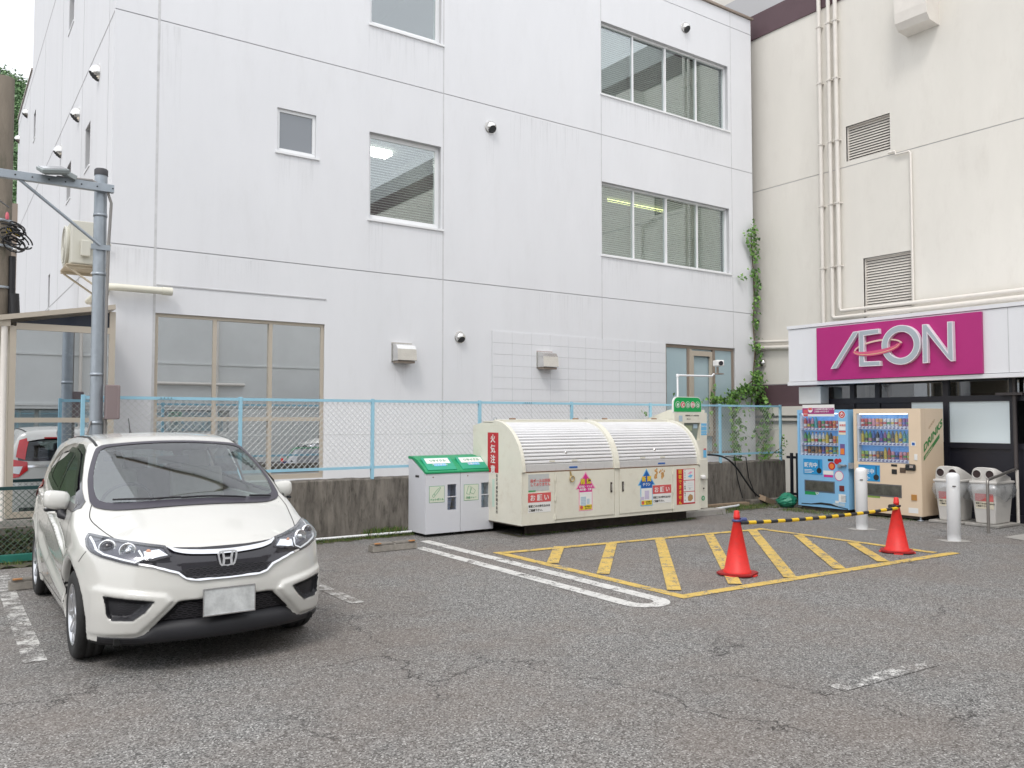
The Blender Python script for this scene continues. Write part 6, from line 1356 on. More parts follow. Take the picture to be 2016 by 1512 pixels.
discx(VX, blue, *V(640, 172), .068, M_PAPER, 'power_mark', d=.002); discx(VX, blue, *V(640, 172), .060, mat('mark_red', (.55, .015, .02), .4), 'power_mark', d=.003); discx(VX, blue, *V(640, 174), .036, M_PAPER, 'power_mark', r0=.026, d=.004)
yc, zc = V(640, 155); onx(VX, blue, yc + .007, yc - .007, zc + .018, zc - .028, M_PAPER, 'power_mark', .001, .005)
for (x0, y0_, x1, y1_, m_) in ((600, 262, 688, 375, M_PAPER), (600, 380, 690, 402, M_SRED), (600, 404, 690, 432, mat('sticker_cream', (.75, .68, .50), .5)), (618, 552, 678, 695, mat('sticker_purple_dark', (.15, .10, .28), .4)), (400, 895, 530, 945, M_PAPER), (408, 950, 525, 978, M_PINK), (600, 1200, 688, 1305, M_PAPER), (555, 1285, 600, 1315, M_PAPER), (525, 1315, 610, 1348, M_PGB), (615, 1318, 680, 1358, M_PGB)):
    onx(VX, blue, V(x0, y0_)[0], V(x1, y0_)[0], V(x0, y0_)[1], V(x0, y1_)[1], m_)
text('1本限定', 'lettering', M_SRED, blue, (VX - .003, V(645, 315)[0], V(645, 322)[1]), (0, -1, 0), UZ, .040, bold=.001); onx(VX, blue, V(622, 600)[0], V(672, 600)[0], V(622, 610)[1], V(622, 685)[1], M_SORG, 'sticker', .001, .0028)
for ln in range(5): onx(VX, blue, V(610, 0)[0], V(680, 0)[0], V(610, 1222 + ln * 16)[1], V(610, 1226 + ln * 16)[1], M_INK, 'print', .0006, .0026)
text('わんわん', 'lettering', M_PINK, blue, (VX - .003, V(465, 930)[0], V(465, 935)[1]), (0, -1, 0), UZ, .030) if False else None
def selling(X, par, a, b, c, e):
    p = onx(X, par, a, b, c, e, mat('poster_blue', (.03, .30, .62), .35), 'poster', .003, .003); w_ = a - b
    onx(X, p, a - .004, b + .004, c - .012, c - .016, M_SBLUE, 'print', .0008, .0065)
    text('販売中', 'lettering', M_PAPER, p, (X - .0068, a - w_ * .05, c - (c - e) * .52), (0, -1, 0), UZ, w_ * .235, align='LEFT', bold=.003)
    for k in range(3): onx(X, p, a - w_ * .06, a - w_ * (.45 + .1 * (k % 2)), e + (c - e) * (.30 - k * .09), e + (c - e) * (.265 - k * .09), M_PAPER, 'print', .0008, .0066)
    discx(X, p, b + w_ * .17, e + (c - e) * .25, w_ * .13, M_INK, 'print', d=.0068); onx(X, p, b + w_ * .19, b + w_ * .15, c - .02, e + (c - e) * .4, M_INK, 'print', .0008, .0067)
selling(VX, blue, V(143, 740)[0], V(388, 740)[0], V(143, 740)[1], V(143, 935)[1])
def machine_front(X, par, Vf, cfg):
    for nm, (x0, y0_, x1, y1_), m_, d in cfg:
        g = MB(); a, b, c, e = Vf(x0, y0_)[0], Vf(x1, y0_)[0], Vf(x0, y0_)[1], Vf(x0, y1_)[1]; g.box(X - d, X + .001, min(a, b), max(a, b), min(c, e), max(c, e)); g.build(nm, m_, par, bevel=min(.004, d * .4))
M_FLAP = mat('delivery_flap', (.10, .10, .085), .18, var=.4, vscale=9, coat=.5)
machine_front(VX, blue, V, [('flap_frame', (158, 1012, 548, 1160), mat('flap_frame', (.10, .13, .18), .4), .006), ('delivery_flap', (172, 1025, 535, 1145), M_FLAP, .010), ('coin_display', (460, 745, 530, 775), M_INK, .004), ('coin_return', (610, 1090, 672, 1160), mat('coin_cup', (.16, .03, .03), .3), .012), ('recycle_sticker', (162, 1148, 305, 1202), M_SGRN, .0015)])
discx(VX, blue, *V(322, 1180), .034, M_PAPER, 'sticker', d=.003); discx(VX, blue, *V(322, 1180), .022, M_SGRN, 'sticker', r0=.012, d=.004)
discx(VX, blue, *V(510, 838), .070, M_SRED2, 'coin_guide', d=.003); discx(VX, blue, *V(510, 840), .045, M_SORG, 'coin_guide', d=.004); discx(VX, blue, *V(575, 778), .050, M_SRED2, 'coin_guide', d=.005); discx(VX, blue, *V(615, 765), .034, M_SRED2, 'coin_guide', d=.006)
discx(VX, blue, *V(605, 965), .085, M_PAPER, 'round_sticker', d=.0025); discx(VX, blue, *V(605, 965), .088, M_PINK, 'round_sticker', r0=.078, d=.003)
g = MB(); a = Vector((VX - .02, *V(640, 830))); g.tube([a, a + Vector((-.015, -.10, 0))], .020, 10); g.obox(Vector((VX - .02, *V(770, 835))) + Vector((.03, .02, 0)), (.04, 0, 0), (0, .03, 0), (0, 0, .05)); g.obox(a + Vector((0, .03, -.01)), (.015, 0, 0), (0, .035, 0), (0, 0, .03)); g.build('padlock', M_GREYST, blue, bevel=.004)
g = MB(); pts = [(9.35, .12), (9.15, .125), (8.95, .16), (8.75, .155), (8.6, .115), (8.42, .095)]; g.add([(VX - .004, y, z) for y, z in pts] + [(VX - .004, y, z - .016 - .02 * (i in (2, 3))) for i, (y, z) in enumerate(pts)], [(i, i + 1, 7 + i, 6 + i) for i in range(5)]); g.build('kick_gap', M_INK, blue)
g = MB(); g.box(VX + .03, VX + .66, 8.45, 9.37, .006, .074); g.build('base', M_SKID, blue)
text('U', 'lettering', M_SRED, blue, (VX + .42, 8.398, 1.38), UX, UZ, .16, bold=.004)
BX_ = 13.0; wv_ = lambda x, y: on('x', BX_, 1670 + x / 6.3, 790 + y / 6.3); V2 = lambda x, y: (wv_(x, y).y, wv_(x, y).z)
beige = thing('vending_machine', 'beige drinks vending machine with green DRINKS lettering on its side', 'vending machine', (BX_ + .33, 7.73, 0), group='vending machines in front of the shop')
M_VBG = mat('vending_beige', (.75, .60, .44), .40, var=.03)
vend(beige, BX_, 7.14, 8.325, 1.812, M_VBG, (V2(748, 400)[0], V2(102, 400)[0], V2(425, 762)[1], V2(425, 150)[1] + .0), ['rrmmoowwBwopp'.replace('B', 'w'), 'YLGBKBPLKYYTT', 'llwwnnYRmbmmo'], [V2(425, 310)[1], V2(425, 512)[1], V2(425, 718)[1]], .050)
selling(BX_, beige, V2(128, 782)[0], V2(392, 782)[0], V2(128, 782)[1], V2(128, 980)[1])
machine_front(BX_, beige, V2, [('flap_frame', (232, 1012, 662, 1165), mat('flap_frame_grey', (.12, .12, .12), .4), .006), ('delivery_flap', (245, 1025, 650, 1150), M_FLAP, .010), ('coin_display', (532, 780, 606, 808), M_INK, .004), ('bill_slot', (540, 842, 604, 902), M_INK, .008), ('coin_slot', (642, 822, 712, 886), mat('slot_bronze', (.10, .07, .05), .3), .010), ('card_reader', (820, 655, 858, 730), M_PAPER, .008), ('id_sticker', (780, 500, 835, 555), M_PAPER, .0015), ('coin_return', (785, 1155, 852, 1228), mat('coin_cup_orange', (.45, .22, .06), .3), .014), ('recycle_sticker', (240, 1150, 395, 1190), mat('sticker_olive', (.25, .38, .08), .5), .0015), ('serial_sticker', (748, 1318, 868, 1382), M_PAPER, .0015)])
g = MB(); g.obox(Vector((BX_ - .02, *V2(780, 820))), (.02, 0, 0), (0, .085, 0), (0, 0, .052)); g.build('lock_plate', M_INK, beige, bevel=.02); g = MB(); g.obox(Vector((BX_ - .044, *V2(800, 812))), (.008, 0, 0), (0, .03, 0), (0, 0, .02)); g.build('lock', M_STEEL, beige, bevel=.004)
onx(BX_, beige, *[V2(790, 510)[0], V2(826, 510)[0]], V2(790, 512)[1], V2(790, 545)[1], M_SBLUE, 'print', .001, .003)
sy = 7.14 - .001
shear = Vector((1, 0, .74))
def tside(s, x, z, size, m, bold=.004):
    c = bpy.data.curves.new('lettering', 'FONT'); c.body = s; c.size = size; c.extrude = .0008; c.offset = bold; t_ = bpy.data.objects.new('lettering', c); COL.objects.link(t_); me = t_.to_mesh(); g = MB()
    g.add([(x + v.co.x, sy - .001 - v.co.z, z + v.co.y + v.co.x * .74) for v in me.vertices], [tuple(p.vertices) for p in me.polygons]); t_.to_mesh_clear(); bpy.data.objects.remove(t_); bpy.data.curves.remove(c); return g.build('lettering', m, beige, recalc=False)
M_DG = mat('letter_green', (.04, .22, .05), .5)
o_ = tside('DRINKS', 13.075, 1.10, .17, M_DG, .006); o_ = tside('GOOD', 13.24, 1.47, .06, mat('letter_tan', (.50, .36, .24), .5), .001)
g = MB(); P3 = [(13.075, .965), (13.57, 1.33), (13.57, 1.40), (13.075, 1.035)]; g.prism(P3, (0, sy - .0015, 0), UX, UZ, (0, .001, 0)); st_ = g.build('side_stripe', M_DG, beige); tside('VENDING', 13.10, .995, .055, M_VBG, .001)
g = MB(); g.box(BX_ + .03, BX_ + .66, 7.2, 8.27, .03, .074); g.build('base', M_SKID, beige)
for yy in (7.19, 8.25):
    for xx in (BX_ + .04, BX_ + .60): g = MB(); g.lathe((xx, yy, .006), [(.05, 0), (.05, .008), (.016, .009), (.016, .07)], 12); g.build('levelling_foot', M_GREYST, beige)

# ---------------------------------------------------------------- waste bins with twin round openings
def bin_(lab, y0, y1, x0, x1, zt=.66):
    t = thing('waste_bin', lab, 'waste bin', ((x0 + x1) / 2, (y0 + y1) / 2, 0), group='grey bins beside the beige vending machine')
    bm_ = mat('bin_grey', (.58, .56, .53), .55, var=.05)
    g = MB(); g.box(x0 - .05, x1 + .06, y0 - .05, y1 + .08, .004, .040); g.build('base_slab', M_CONCL, t, bevel=.006)
    i = .045; g = MB(); g.add([(x0 + i, y0 + i, .042), (x1 - i, y0 + i, .042), (x1 - i, y1 - i, .042), (x0 + i, y1 - i, .042), (x0, y0, zt), (x1, y0, zt), (x1, y1, zt), (x0, y1, zt)], [(0, 3, 2, 1), (4, 5, 6, 7), (0, 1, 5, 4), (1, 2, 6, 5), (2, 3, 7, 6), (3, 0, 4, 7)]); g.build('body', bm_, t, bevel=.02, seg=3)
    # crumpled clear liner folded over the rim
    rr = random.Random(int(y0 * 100)); g = MB(); K, J = 44, 7; vs = []
    for j in range(J + 1):
        f = j / J
        for k in range(K):
            a_ = 2 * math.pi * k / K; cx_, cy_ = (x0 + x1) / 2, (y0 + y1) / 2; ex, ey = (x1 - x0) / 2 + .006, (y1 - y0) / 2 + .006
            ca, sa = math.cos(a_), math.sin(a_); q = max(abs(ca), abs(sa)); bulge = .035 * math.sin(math.pi * min(1, f * 1.1)) + rr.uniform(0, .022) * (f > 0) + .012 * math.sin(a_ * 9 + f * 3)* (f > .1)
            vs.append((cx_ + ca / q * ex + ca * bulge, cy_ + sa / q * ey + sa * bulge, zt - .01 - f * (.22 + .05 * math.sin(a_ * 3 + y0)) + rr.uniform(-.006, .006)))
    g.add(vs, [(j * K + k, j * K + (k + 1) % K, (j + 1) * K + (k + 1) % K, (j + 1) * K + k) for j in range(J) for k in range(K)], 0, True); g.build('clear_liner', glass('liner_plastic', (.93, .94, .95), base=.10, gain=.7, rough=.22, frost=.28, frostcol=(.62, .63, .64)), t)
    g = MB(); g.box(x0 - .015, x1 + .015, y0 - .015, y1 + .015, zt - .01, zt + .03); hd = g.build('lid', bm_, t, bevel=.012)
    # hooded head: a lozenge that slopes back, with two dark mouths facing the car park
    g = MB(); K = 13; vs = []; secs = [(x0 + .015, 1.0, 1.0), (x0 + .03, 1.05, 1.05), (x0 + .16, 1.06, 1.0), (x0 + .30, 1.0, .78), (x1 - .02, .92, .35)]
    for sx_, wy_, hz_ in secs:
        for k in range(K):
            a_ = math.pi * k / (K - 1); sgn = 1 if math.cos(a_) > 0 else -1
            vs.append((sx_ + (.03 if k in (0, K - 1) else 0) * 0, (y0 + y1) / 2 - sgn * abs(math.cos(a_)) ** .55 * (y1 - y0) * .46 * wy_, zt + .028 + .205 * hz_ * math.sin(a_) ** .5))
    nS = len(secs); g.add(vs, [(j * K + k, j * K + k + 1, (j + 1) * K + k + 1, (j + 1) * K + k) for j in range(nS - 1) for k in range(K - 1)] , 0, True); g.add([vs[k] for k in range(K)], [tuple(range(K))]); g.add([vs[(nS - 1) * K + k] for k in range(K)], [tuple(range(K))]); g.build('hood', bm_, hd)
    for yy in ((y0 + y1) / 2 - .095, (y0 + y1) / 2 + .095):
        g = MB(); g.lathe((x0 + .016, yy, zt + .135), [(.072, 0), (.072, -.012), (.060, -.014), (.060, -.002), (0, -.002)], 22, axis='x'); g.build('opening_rim', bm_, hd)
        g = MB(); g.lathe((x0 + .012, yy, zt + .135), [(.0595, 0), (0, -.0005)], 22, axis='x'); g.build('opening', mat('bin_mouth', (.035, .02, .02), .7), hd)
    xf = lambda z: x0 + i * (1 - (z - .042) / (zt - .042)) 
    P = lambda y, z, d: Vector((xf(z) - d, y, z))
    ya, yb = y1 - .06, y0 + .05
    for z1_, z0_, m_, nm, d in ((.50, .385, mat('bin_label_red', (.68, .16, .15), .5), 'label', .004), (.38, .27, mat('bin_label_cream', (.72, .66, .52), .5), 'notice', .004)):
        g = MB(); g.add([P(ya, z1_, d), P(yb, z1_, d), P(yb, z0_, d), P(ya, z0_, d)], [(0, 1, 2, 3)]); o = g.build(nm, m_, t)
        if nm == 'notice':
            text('家庭ごみの持ち込みは', 'lettering', M_INK, o, P(ya - .008, .34, .006), (0, -1, 0), UZ, .028, align='LEFT', bold=.001); text('ご遠慮下さい。', 'lettering', M_INK, o, P(ya - .008, .30, .006), (0, -1, 0), UZ, .028, align='LEFT', bold=.001)
bin_('grey bin with two round openings right behind the nearer white bollard', 6.60, 6.98, 13.08, 13.60)
bin_('grey bin with two round openings and clear liner beside the handrail', 6.08, 6.46, 13.16, 13.72)

# ---------------------------------------------------------------- bollards, handrail
M_BOL = mat('bollard_white', (.80, .81, .82), .32, var=.03)
def bollard(x, y, lab):
    t = thing('bollard', lab, 'bollard', (x, y, 0), group='white bollards in front of the shop')
    g = MB(); g.lathe((x, y, .004), [(.083, 0), (.083, .10), (.084, .101), (.084, .84), (.080, .875), (.066, .90), (.04, .912), (0, .916)], 32); g.build('post', M_BOL, t)
    g = MB(); g.box(x - .18, x + .18, y - .13, y + .13, .002, .006, rz=R_(-25)); g.build('patch', M_CONCL, t)
    g = MB(); g.obox((x - .075, y - .052, .74), (.012, -.018, 0), (.001, .001, 0), (0, 0, .006)); g.build('maker_mark', M_INK, t)
bollard(11.37, 7.17, 'white bollard in front of the beige vending machine, behind the striped bar'); bollard(11.31, 5.78, 'white bollard in front of the grey bins')
hr = thing('handrail', 'bent grey steel handrail beside the shop entrance', 'handrail', (13.2, 6.0, 0))
g = MB(); g.tube([(12.47, 5.88, 0), (12.47, 5.88, .70), (12.475, 5.882, .745), (12.52, 5.89, .765), (14.02, 6.16, .86)], .021, 12); g.build('rail', mat('rail_steel', (.30, .28, .26), .35, .7), hr)
g = MB(); g.tube([(14.0, 6.15, 0), (14.0, 6.15, .84)], .024, 12); g.build('post', M_BEIGEP, hr)
g = MB(); g.tube([(13.98, 6.15, .86), (13.98, 6.15, 2.30)], .030, 12); g.box(13.90, 14.04, 6.0, 6.4, 2.02, 2.06); g.build('upright', mat('dark_upright', (.07, .06, .06), .5), hr)

# ---------------------------------------------------------------- cones and the bar between
M_CONE = mat('cone_red', (.75, .025, .02), .5, var=.12, vscale=8, dirt=.35, dirtcol=(.30, .06, .045, 1))
def cone(x, y, rz, lab):
    t = thing('traffic_cone', lab, 'traffic cone', (x, y, 0), rz, 'red cones holding the striped bar')
    g = MB(); g.lathe((x, y, .028), [(.150, 0), (.146, .022), (.134, .03), (.030, .57), (.036, .575), (.034, .58), (.027, .64), (.022, .645), (0, .648)], 30); g.build('shell', M_CONE, t)
    p = []
    for k in range(8): a0 = math.pi / 4 * k + math.pi / 8; r = .205; p.append((r * math.cos(a0) * (1.0), r * math.sin(a0)))
    sq = [(.185, .12), (.12, .185), (-.12, .185), (-.185, .12), (-.185, -.12), (-.12, -.185), (.12, -.185), (.185, -.12)]
    c, s_ = math.cos(rz), math.sin(rz); g = MB(); g.prism([(a * c - b * s_, a * s_ + b * c) for a, b in sq], (x, y, .012), (1, 0, 0), (0, 1, 0), (0, 0, .018)); g.build('base', mat('cone_base', (.30, .012, .012), .6), t, bevel=.006)
    g = MB(); pp = [(.14, .0), (-.14, 0), (0, .14), (0, -.14)]
    for a, b in pp: q = (a * 1.1 * c - b * 1.1 * s_, a * 1.1 * s_ + b * 1.1 * c); g.box(x + q[0] - .05, x + q[0] + .05, y + q[1] - .05, y + q[1] + .05, .0, .0118, rz=rz)
    g.build('foot', M_CONE, t)
cone(7.0, 5.86, .35, 'red traffic cone nearer the parked car, on the yellow hatching'); cone(9.78, 5.70, .6, 'red traffic cone nearer the bollards, on the far corner of the hatching')
brt = thing('barrier_bar', 'yellow and black striped bar hung between the two red cones', 'barrier bar', (8.4, 5.78, .5))
A_, B_ = Vector((7.02, 5.83, .545)), Vector((9.76, 5.68, .545)); NS = 24
bpt = lambda f: A_.lerp(B_, f) + Vector((0, 0, -.045 * 4 * f * (1 - f) * .6 + (f - .5) * 0))
for k in range(NS):
    f0, f1 = k / NS, (k + 1) / NS; g = MB(); g.tube([bpt(f0), bpt((f0 + f1) / 2), bpt(f1)], .019 + (.0015 if k % 2 else 0), 12); g.build(('black_band', 'yellow_band')[(k + 1) % 2] if False else ('yellow_band' if k % 2 else 'black_band'), (mat('band_black', (.025, .025, .03), .5), mat('band_yellow', (.80, .52, .02), .4))[k % 2], brt)
for C_2, m_, s_ in ((A_, mat('clip_blue', (.06, .08, .22), .4), 1), (B_, MATS['band_black'] if 'band_black' in MATS else M_INK, -1)):
    g = MB(); cc = Vector((7.0, 5.86, .57)) if s_ == 1 else Vector((9.78, 5.70, .57)); g.lathe(cc, [(.040, -.012), (.052, -.012), (.052, .012), (.040, .012), (.040, -.012)], 20); d_ = (bpt(.5) - C_2).normalized(); g.tube([cc + d_ * .045, cc + d_ * .13], .028, 10); g.build('hook_ring', m_, brt)

# ---------------------------------------------------------------- wheel stops and small clutter
def stop(x0, x1, y, lab, rz=0):
    t = thing('wheel_stop', lab, 'wheel stop', ((x0 + x1) / 2, y, 0), group='slatted grey parking wheel stops')
    m_ = mat('stop_grey', (.27, .25, .22), .85, var=.3, vscale=14, bump=.4, bscale=60); g = MB()
    g.prism([(-.075, .004), (.075, .004), (.06, .07), (.05, .085), (-.05, .085), (-.06, .07)], (x0, y, 0), (0, 1, 0), (0, 0, 1), (x1 - x0, 0, 0)); g.build('body', m_, t, bevel=.004)
    for k in range(4):
        for a, b in ((x0 + .02, (x0 + x1) / 2 - .015), ((x0 + x1) / 2 + .015, x1 - .02)):
            yy = -.058 + k * .036; g = MB(); g.box(a, b, y + yy, y + yy + .016, .082, .102); g.build('slat', m_, t, bevel=.003)
    for a in (x0 + .03, x1 - .11): g = MB(); g.box(a, a + .08, y - .072, y - .040, .100, .112); g.build('reflector', mat('reflector_orange', (.55, .25, .09), .6, var=.3, vscale=30), t)
stop(4.45, 5.06, 9.42, 'slatted grey wheel stop on the open asphalt left of the white lines'); stop(.62, 1.22, 9.35, 'slatted grey wheel stop with orange reflector behind the rear wheel of the car'); stop(2.0, 2.6, 9.35, 'slatted grey wheel stop under the tail of the parked car')
# green net bag
gb = MB(); rr = random.Random(2); K, J = 16, 9; vs = []
for j in range(J + 1):
    f = j / J; r = .17 * math.sin(math.pi * (f * .80 + .16)) ** .7
    for k in range(K): a_ = 2 * math.pi * k / K; q = r * (1 + rr.uniform(-.12, .12)); vs.append((13.02 + q * math.cos(a_) * 1.15, 9.72 + q * math.sin(a_), .012 + .26 * f))
gb.add(vs, [(j * K + k, j * K + (k + 1) % K, (j + 1) * K + (k + 1) % K, (j + 1) * K + k) for j in range(J) for k in range(K)], 0, False); gb.add(vs[-K:], [tuple(range(K))])
b_ = gb.build('rubbish_bag', mat('net_bag_green', (.02, .22, .13), .45, var=.3, vscale=25)); tag(b_, 'green plastic bag slumped on the ground left of the blue vending machine', 'bag')
hs_ = MB(); pts = [Vector(p) for p in ((11.08, 10.38, .985), (11.4, 10.36, .995), (11.75, 10.34, .985), (12.05, 10.33, .93), (12.33, 10.33, .76), (12.6, 10.32, .46), (12.86, 10.30, .19), (13.12, 10.28, .10))]; hs_.tube(smooth_line(pts, it=2) if 'smooth_line' in globals() else pts, .017, 8)
o = hs_.build('black_hose', mat('black_cable', (.012, .012, .014), .5)); tag(o, 'thick black hose hanging in an arc from the collection machine to the ground', 'hose')
g = MB(); g.obox((13.12, 10.25, .09), (.16, .02, -.05), (-.01, .07, .02), (.02, 0, .045)); o = g.build('wood_block', mat('weathered_wood', (.30, .22, .15), .9, var=.25, vscale=15)); tag(o, 'short weathered wooden block leaning where the black hose meets the ground', 'wood block')
for p, lab in (((12.62, .86, 12.9), 'thin black cable dangling over the wall top, left one of two'), ((12.95, .86, 13.3), 'thin black cable dangling over the wall top, nearer the fence end')):
    g = MB(); g.tube([(p[0] - .15, 10.70, p[1] + .06), (p[0], 10.60, p[1] + .04), (p[0] + .05, 10.58, .5), (p[2] - .1, 10.57, .12)], .010, 6); o = g.build('cable', MATS['black_cable']); tag(o, lab, 'cable')
g = MB(); g.obox((11.95, 10.42, .035), (.75, -.03, 0), (0, .07, 0), (0, 0, .033)); o = g.build('timber_baulk', mat('weathered_wood')if False else MATS['weathered_wood'], bevel=.005); tag(o, 'low weathered timber lying along the foot of the concrete wall', 'timber')
g = MB(); g.obox((13.35, 10.35, .05), (.55, -.05, 0), (0, .12, 0), (0, 0, .045)); o = g.build('concrete_step', M_CONC, bevel=.008); tag(o, 'dark concrete step at the foot of the wall near the blue vending machine', 'step')
g = MB(); g.tube([(11.15, 10.0, .04), (12.1, 10.12, .05), (12.3, 10.25, .04)], .022, 8); o = g.build('pipe', M_ALU); tag(o, 'short pale pipe lying on the ground right of the container', 'pipe')
g = MB(); g.tube([(3.4, 10.56, .045), (5.59, 10.50, .045)], .018, 8); o = g.build('pipe', M_ALU); tag(o, 'long thin pale pipe lying in the weeds at the foot of the retaining wall', 'pipe')

# ---------------------------------------------------------------- shop sign
sign = thing('shop_sign', 'wide magenta AEON sign with raised silver letters on the white fascia', 'sign', (FX - .04, 7.95, 2.86))
sx_f = FX - .055; v8 = lambda x, y, X=FX - .11: on('x', X, 1440 + x / 3.5, 580 + y / 3.5)
M_MAG = mat('sign_magenta', (.42, .012, .17), .42, var=.03)
a, b, c, d = v8(585, 237, sx_f), v8(590, 592, sx_f), v8(1730, 535, sx_f), v8(1718, 110, sx_f)
g = MB(); g.prism([(a.y, b.z), (c.y, b.z), (c.y, (a.z + d.z) / 2), (a.y, (a.z + d.z) / 2)], (sx_f, 0, 0), (0, 1, 0), (0, 0, 1), (.052, 0, 0)); g.build('panel', M_MAG, sign, bevel=.006)
M_LS = mat('letter_silver', (.40, .45, .49), .4, .2); M_LW = mat('letter_white', (.78, .74, .78), .35)
XL = FX - .13
def lp(pts): return [(v8(x, y, XL).y, v8(x, y, XL).z) for x, y in pts]
def inset(P, e):
    n = len(P); A = sum(P[i][0] * P[(i + 1) % n][1] - P[(i + 1) % n][0] * P[i][1] for i in range(n)); sg = 1 if A > 0 else -1; out = []
    for i in range(n):
        p, q, r = P[i - 1], P[i], P[(i + 1) % n]; e1 = Vector((q[0] - p[0], q[1] - p[1])).normalized(); e2 = Vector((r[0] - q[0], r[1] - q[1])).normalized(); n1 = Vector((-e1.y, e1.x)) * sg; n2 = Vector((-e2.y, e2.x)) * sg
        m_ = n1 + n2; m_ = m_ / max(.25, m_.length_squared) * 2 * e; out.append((q[0] + m_.x, q[1] + m_.y))
    return out
def letter(name, polys):
    gw, gs = MB(), MB()
    for k, pts in enumerate(polys):
        P = lp(pts); gw.prism(P, (XL + k * .0007, 0, 0), (0, 1, 0), (0, 0, 1), (.075, 0, 0)); gs.prism(inset(P, .013), (XL - .002 + k * .0004, 0, 0), (0, 1, 0), (0, 0, 1), (.004, 0, 0))
    w_ = gw.build(name, M_LW, sign); gs.build('letter_face', M_LS, w_); return w_
letter('letter', [[(683, 512), (720, 508), (880, 250), (838, 256)]])
letter('letter', [[(876, 250), (880, 496), (1027, 490), (1025, 456), (916, 461), (912, 284), (1016, 268), (1015, 234)]])
letter('letter', [[(1313, 206), (1318, 473), (1353, 470), (1350, 268), (1490, 440), (1512, 460), (1531, 457), (1523, 184), (1486, 187), (1489, 395), (1345, 203)]])
oc = v8(1165, 346, XL); r1_ = abs(v8(1298, 340, XL).y - v8(1030, 350, XL).y) / 2; rz_ = abs(v8(1165, 211, XL).z - v8(1165, 484, XL).z) / 2
def annulus(g, y, z, ry, rz, w_, x0, x1, t0=0, t1=2 * math.pi, n=48, tilt=0, w2=None):
    vs = []; full = t1 - t0 > 6.2
    for x in (x0, x1):
        for s_ in (0, 1):
            for k in range(n + (0 if full else 1)):
                t = t0 + (t1 - t0) * k / n; A2 = (ry - s_ * w_) * math.cos(t); B2 = (rz - s_ * (w2 or w_)) * math.sin(t); vs.append((x, y + A2 * math.cos(tilt) - B2 * math.sin(tilt), z + A2 * math.sin(tilt) + B2 * math.cos(tilt)))
    m_ = n if full else n + 1; fs = []
    for k in range(n):
        j = (k + 1) % m_; fs += [(k, j, m_ + j, m_ + k), (2 * m_ + k, 2 * m_ + j, 3 * m_ + j, 3 * m_ + k), (k, j, 2 * m_ + j, 2 * m_ + k), (m_ + k, m_ + j, 3 * m_ + j, 3 * m_ + k)]
    return g.add(vs, fs)
g = MB(); annulus(g, oc.y, oc.z, r1_, rz_, .115, XL, XL + .075); ow = g.build('letter', M_LW, sign); g = MB(); annulus(g, oc.y, oc.z, r1_ - .013, rz_ - .013, .089, XL - .002, XL + .002); g.build('letter_face', M_LS, ow)
rc_ = v8(998, 364, XL); ry_ = abs(v8(1162, 340, XL).y - v8(832, 385, XL).y) / 2
g = MB(); annulus(g, rc_.y, rc_.z, ry_, .135, .075, XL - .012, XL + .02, math.pi, 2 * math.pi, 30, tilt=-.10, w2=.085); rg = g.build('ring', mat('ring_pink', (.62, .10, .20), .35), sign)
g = MB(); annulus(g, rc_.y, rc_.z, ry_, .135, .030, XL + .03, XL + .05, 0, math.pi, 30, tilt=-.10, w2=.030); g.build('ring_back', mat('ring_pale', (.72, .52, .45), .35), sign)
g = MB(); annulus(g, rc_.y, rc_.z, ry_ - .018, .112, .008, XL - .016, XL - .012, math.pi * 1.03, 1.97 * math.pi, 30, tilt=-.10, w2=.010); g.build('ring_edge', mat('ring_gold', (.75, .55, .30), .4), sign)

# ---------------------------------------------------------------- plants
LEAF = [mat('ivy_leaf_dark', (.045, .11, .022), .55, var=.3, vscale=9), mat('ivy_leaf', (.10, .23, .04), .5, var=.3, vscale=9), mat('ivy_leaf_light', (.19, .36, .07), .5, var=.3, vscale=9)]
def leaves(g, c, n, spread, size, rng, nrm=(0, -1, 0)):
    for _ in range(n):
        p = Vector(c) + Vector((rng.gauss(0, spread[0]), -abs(rng.gauss(0, spread[1])), rng.gauss(0, spread[2])))
        s_ = size * rng.uniform(.6, 1.25); u_ = Vector((rng.gauss(0, 1), rng.gauss(0, .35), rng.gauss(0, 1))).normalized(); n_ = (Vector(nrm) + Vector((rng.gauss(0, .5), rng.gauss(0, .3), rng.gauss(.4, .5)))).normalized(); w_ = u_.cross(n_).normalized(); u_ = n_.cross(w_)
        t_ = p + u_ * s_; g.add([p, p + u_ * s_ * .25 + w_ * s_ * .45, p + u_ * s_ * .55 + w_ * s_ * .28, t_, p + u_ * s_ * .55 - w_ * s_ * .28, p + u_ * s_ * .25 - w_ * s_ * .45, p + u_ * s_ * .45 + n_ * s_ * .06], [(0, 1, 6), (1, 2, 6), (2, 3, 6), (3, 4, 6), (4, 5, 6), (5, 0, 6)], rng.choice((0, 1, 1, 2)))
ivy = thing('ivy', 'green ivy climbing the right corner of the white block and sprawling over the fence', 'ivy', (15.9, 12.7, .7)); rng = random.Random(9)
iv = lambda u, v: on('y', 12.72, u, v)
g = MB()
path = [(1483, 800), (1486, 740), (1490, 690), (1486, 640), (1488, 590), (1487, 540), (1484, 500), (1482, 462)]
g.tube([iv(*p) + Vector((0, .05, 0)) for p in path], .014, 6); g.tube([iv(1484, 750) + Vector((0, .04, 0)), iv(1450, 775), iv(1418, 790)], .014, 6); g.build('stem', mat('ivy_stem', (.12, .09, .05), .9), ivy)
g = MB()
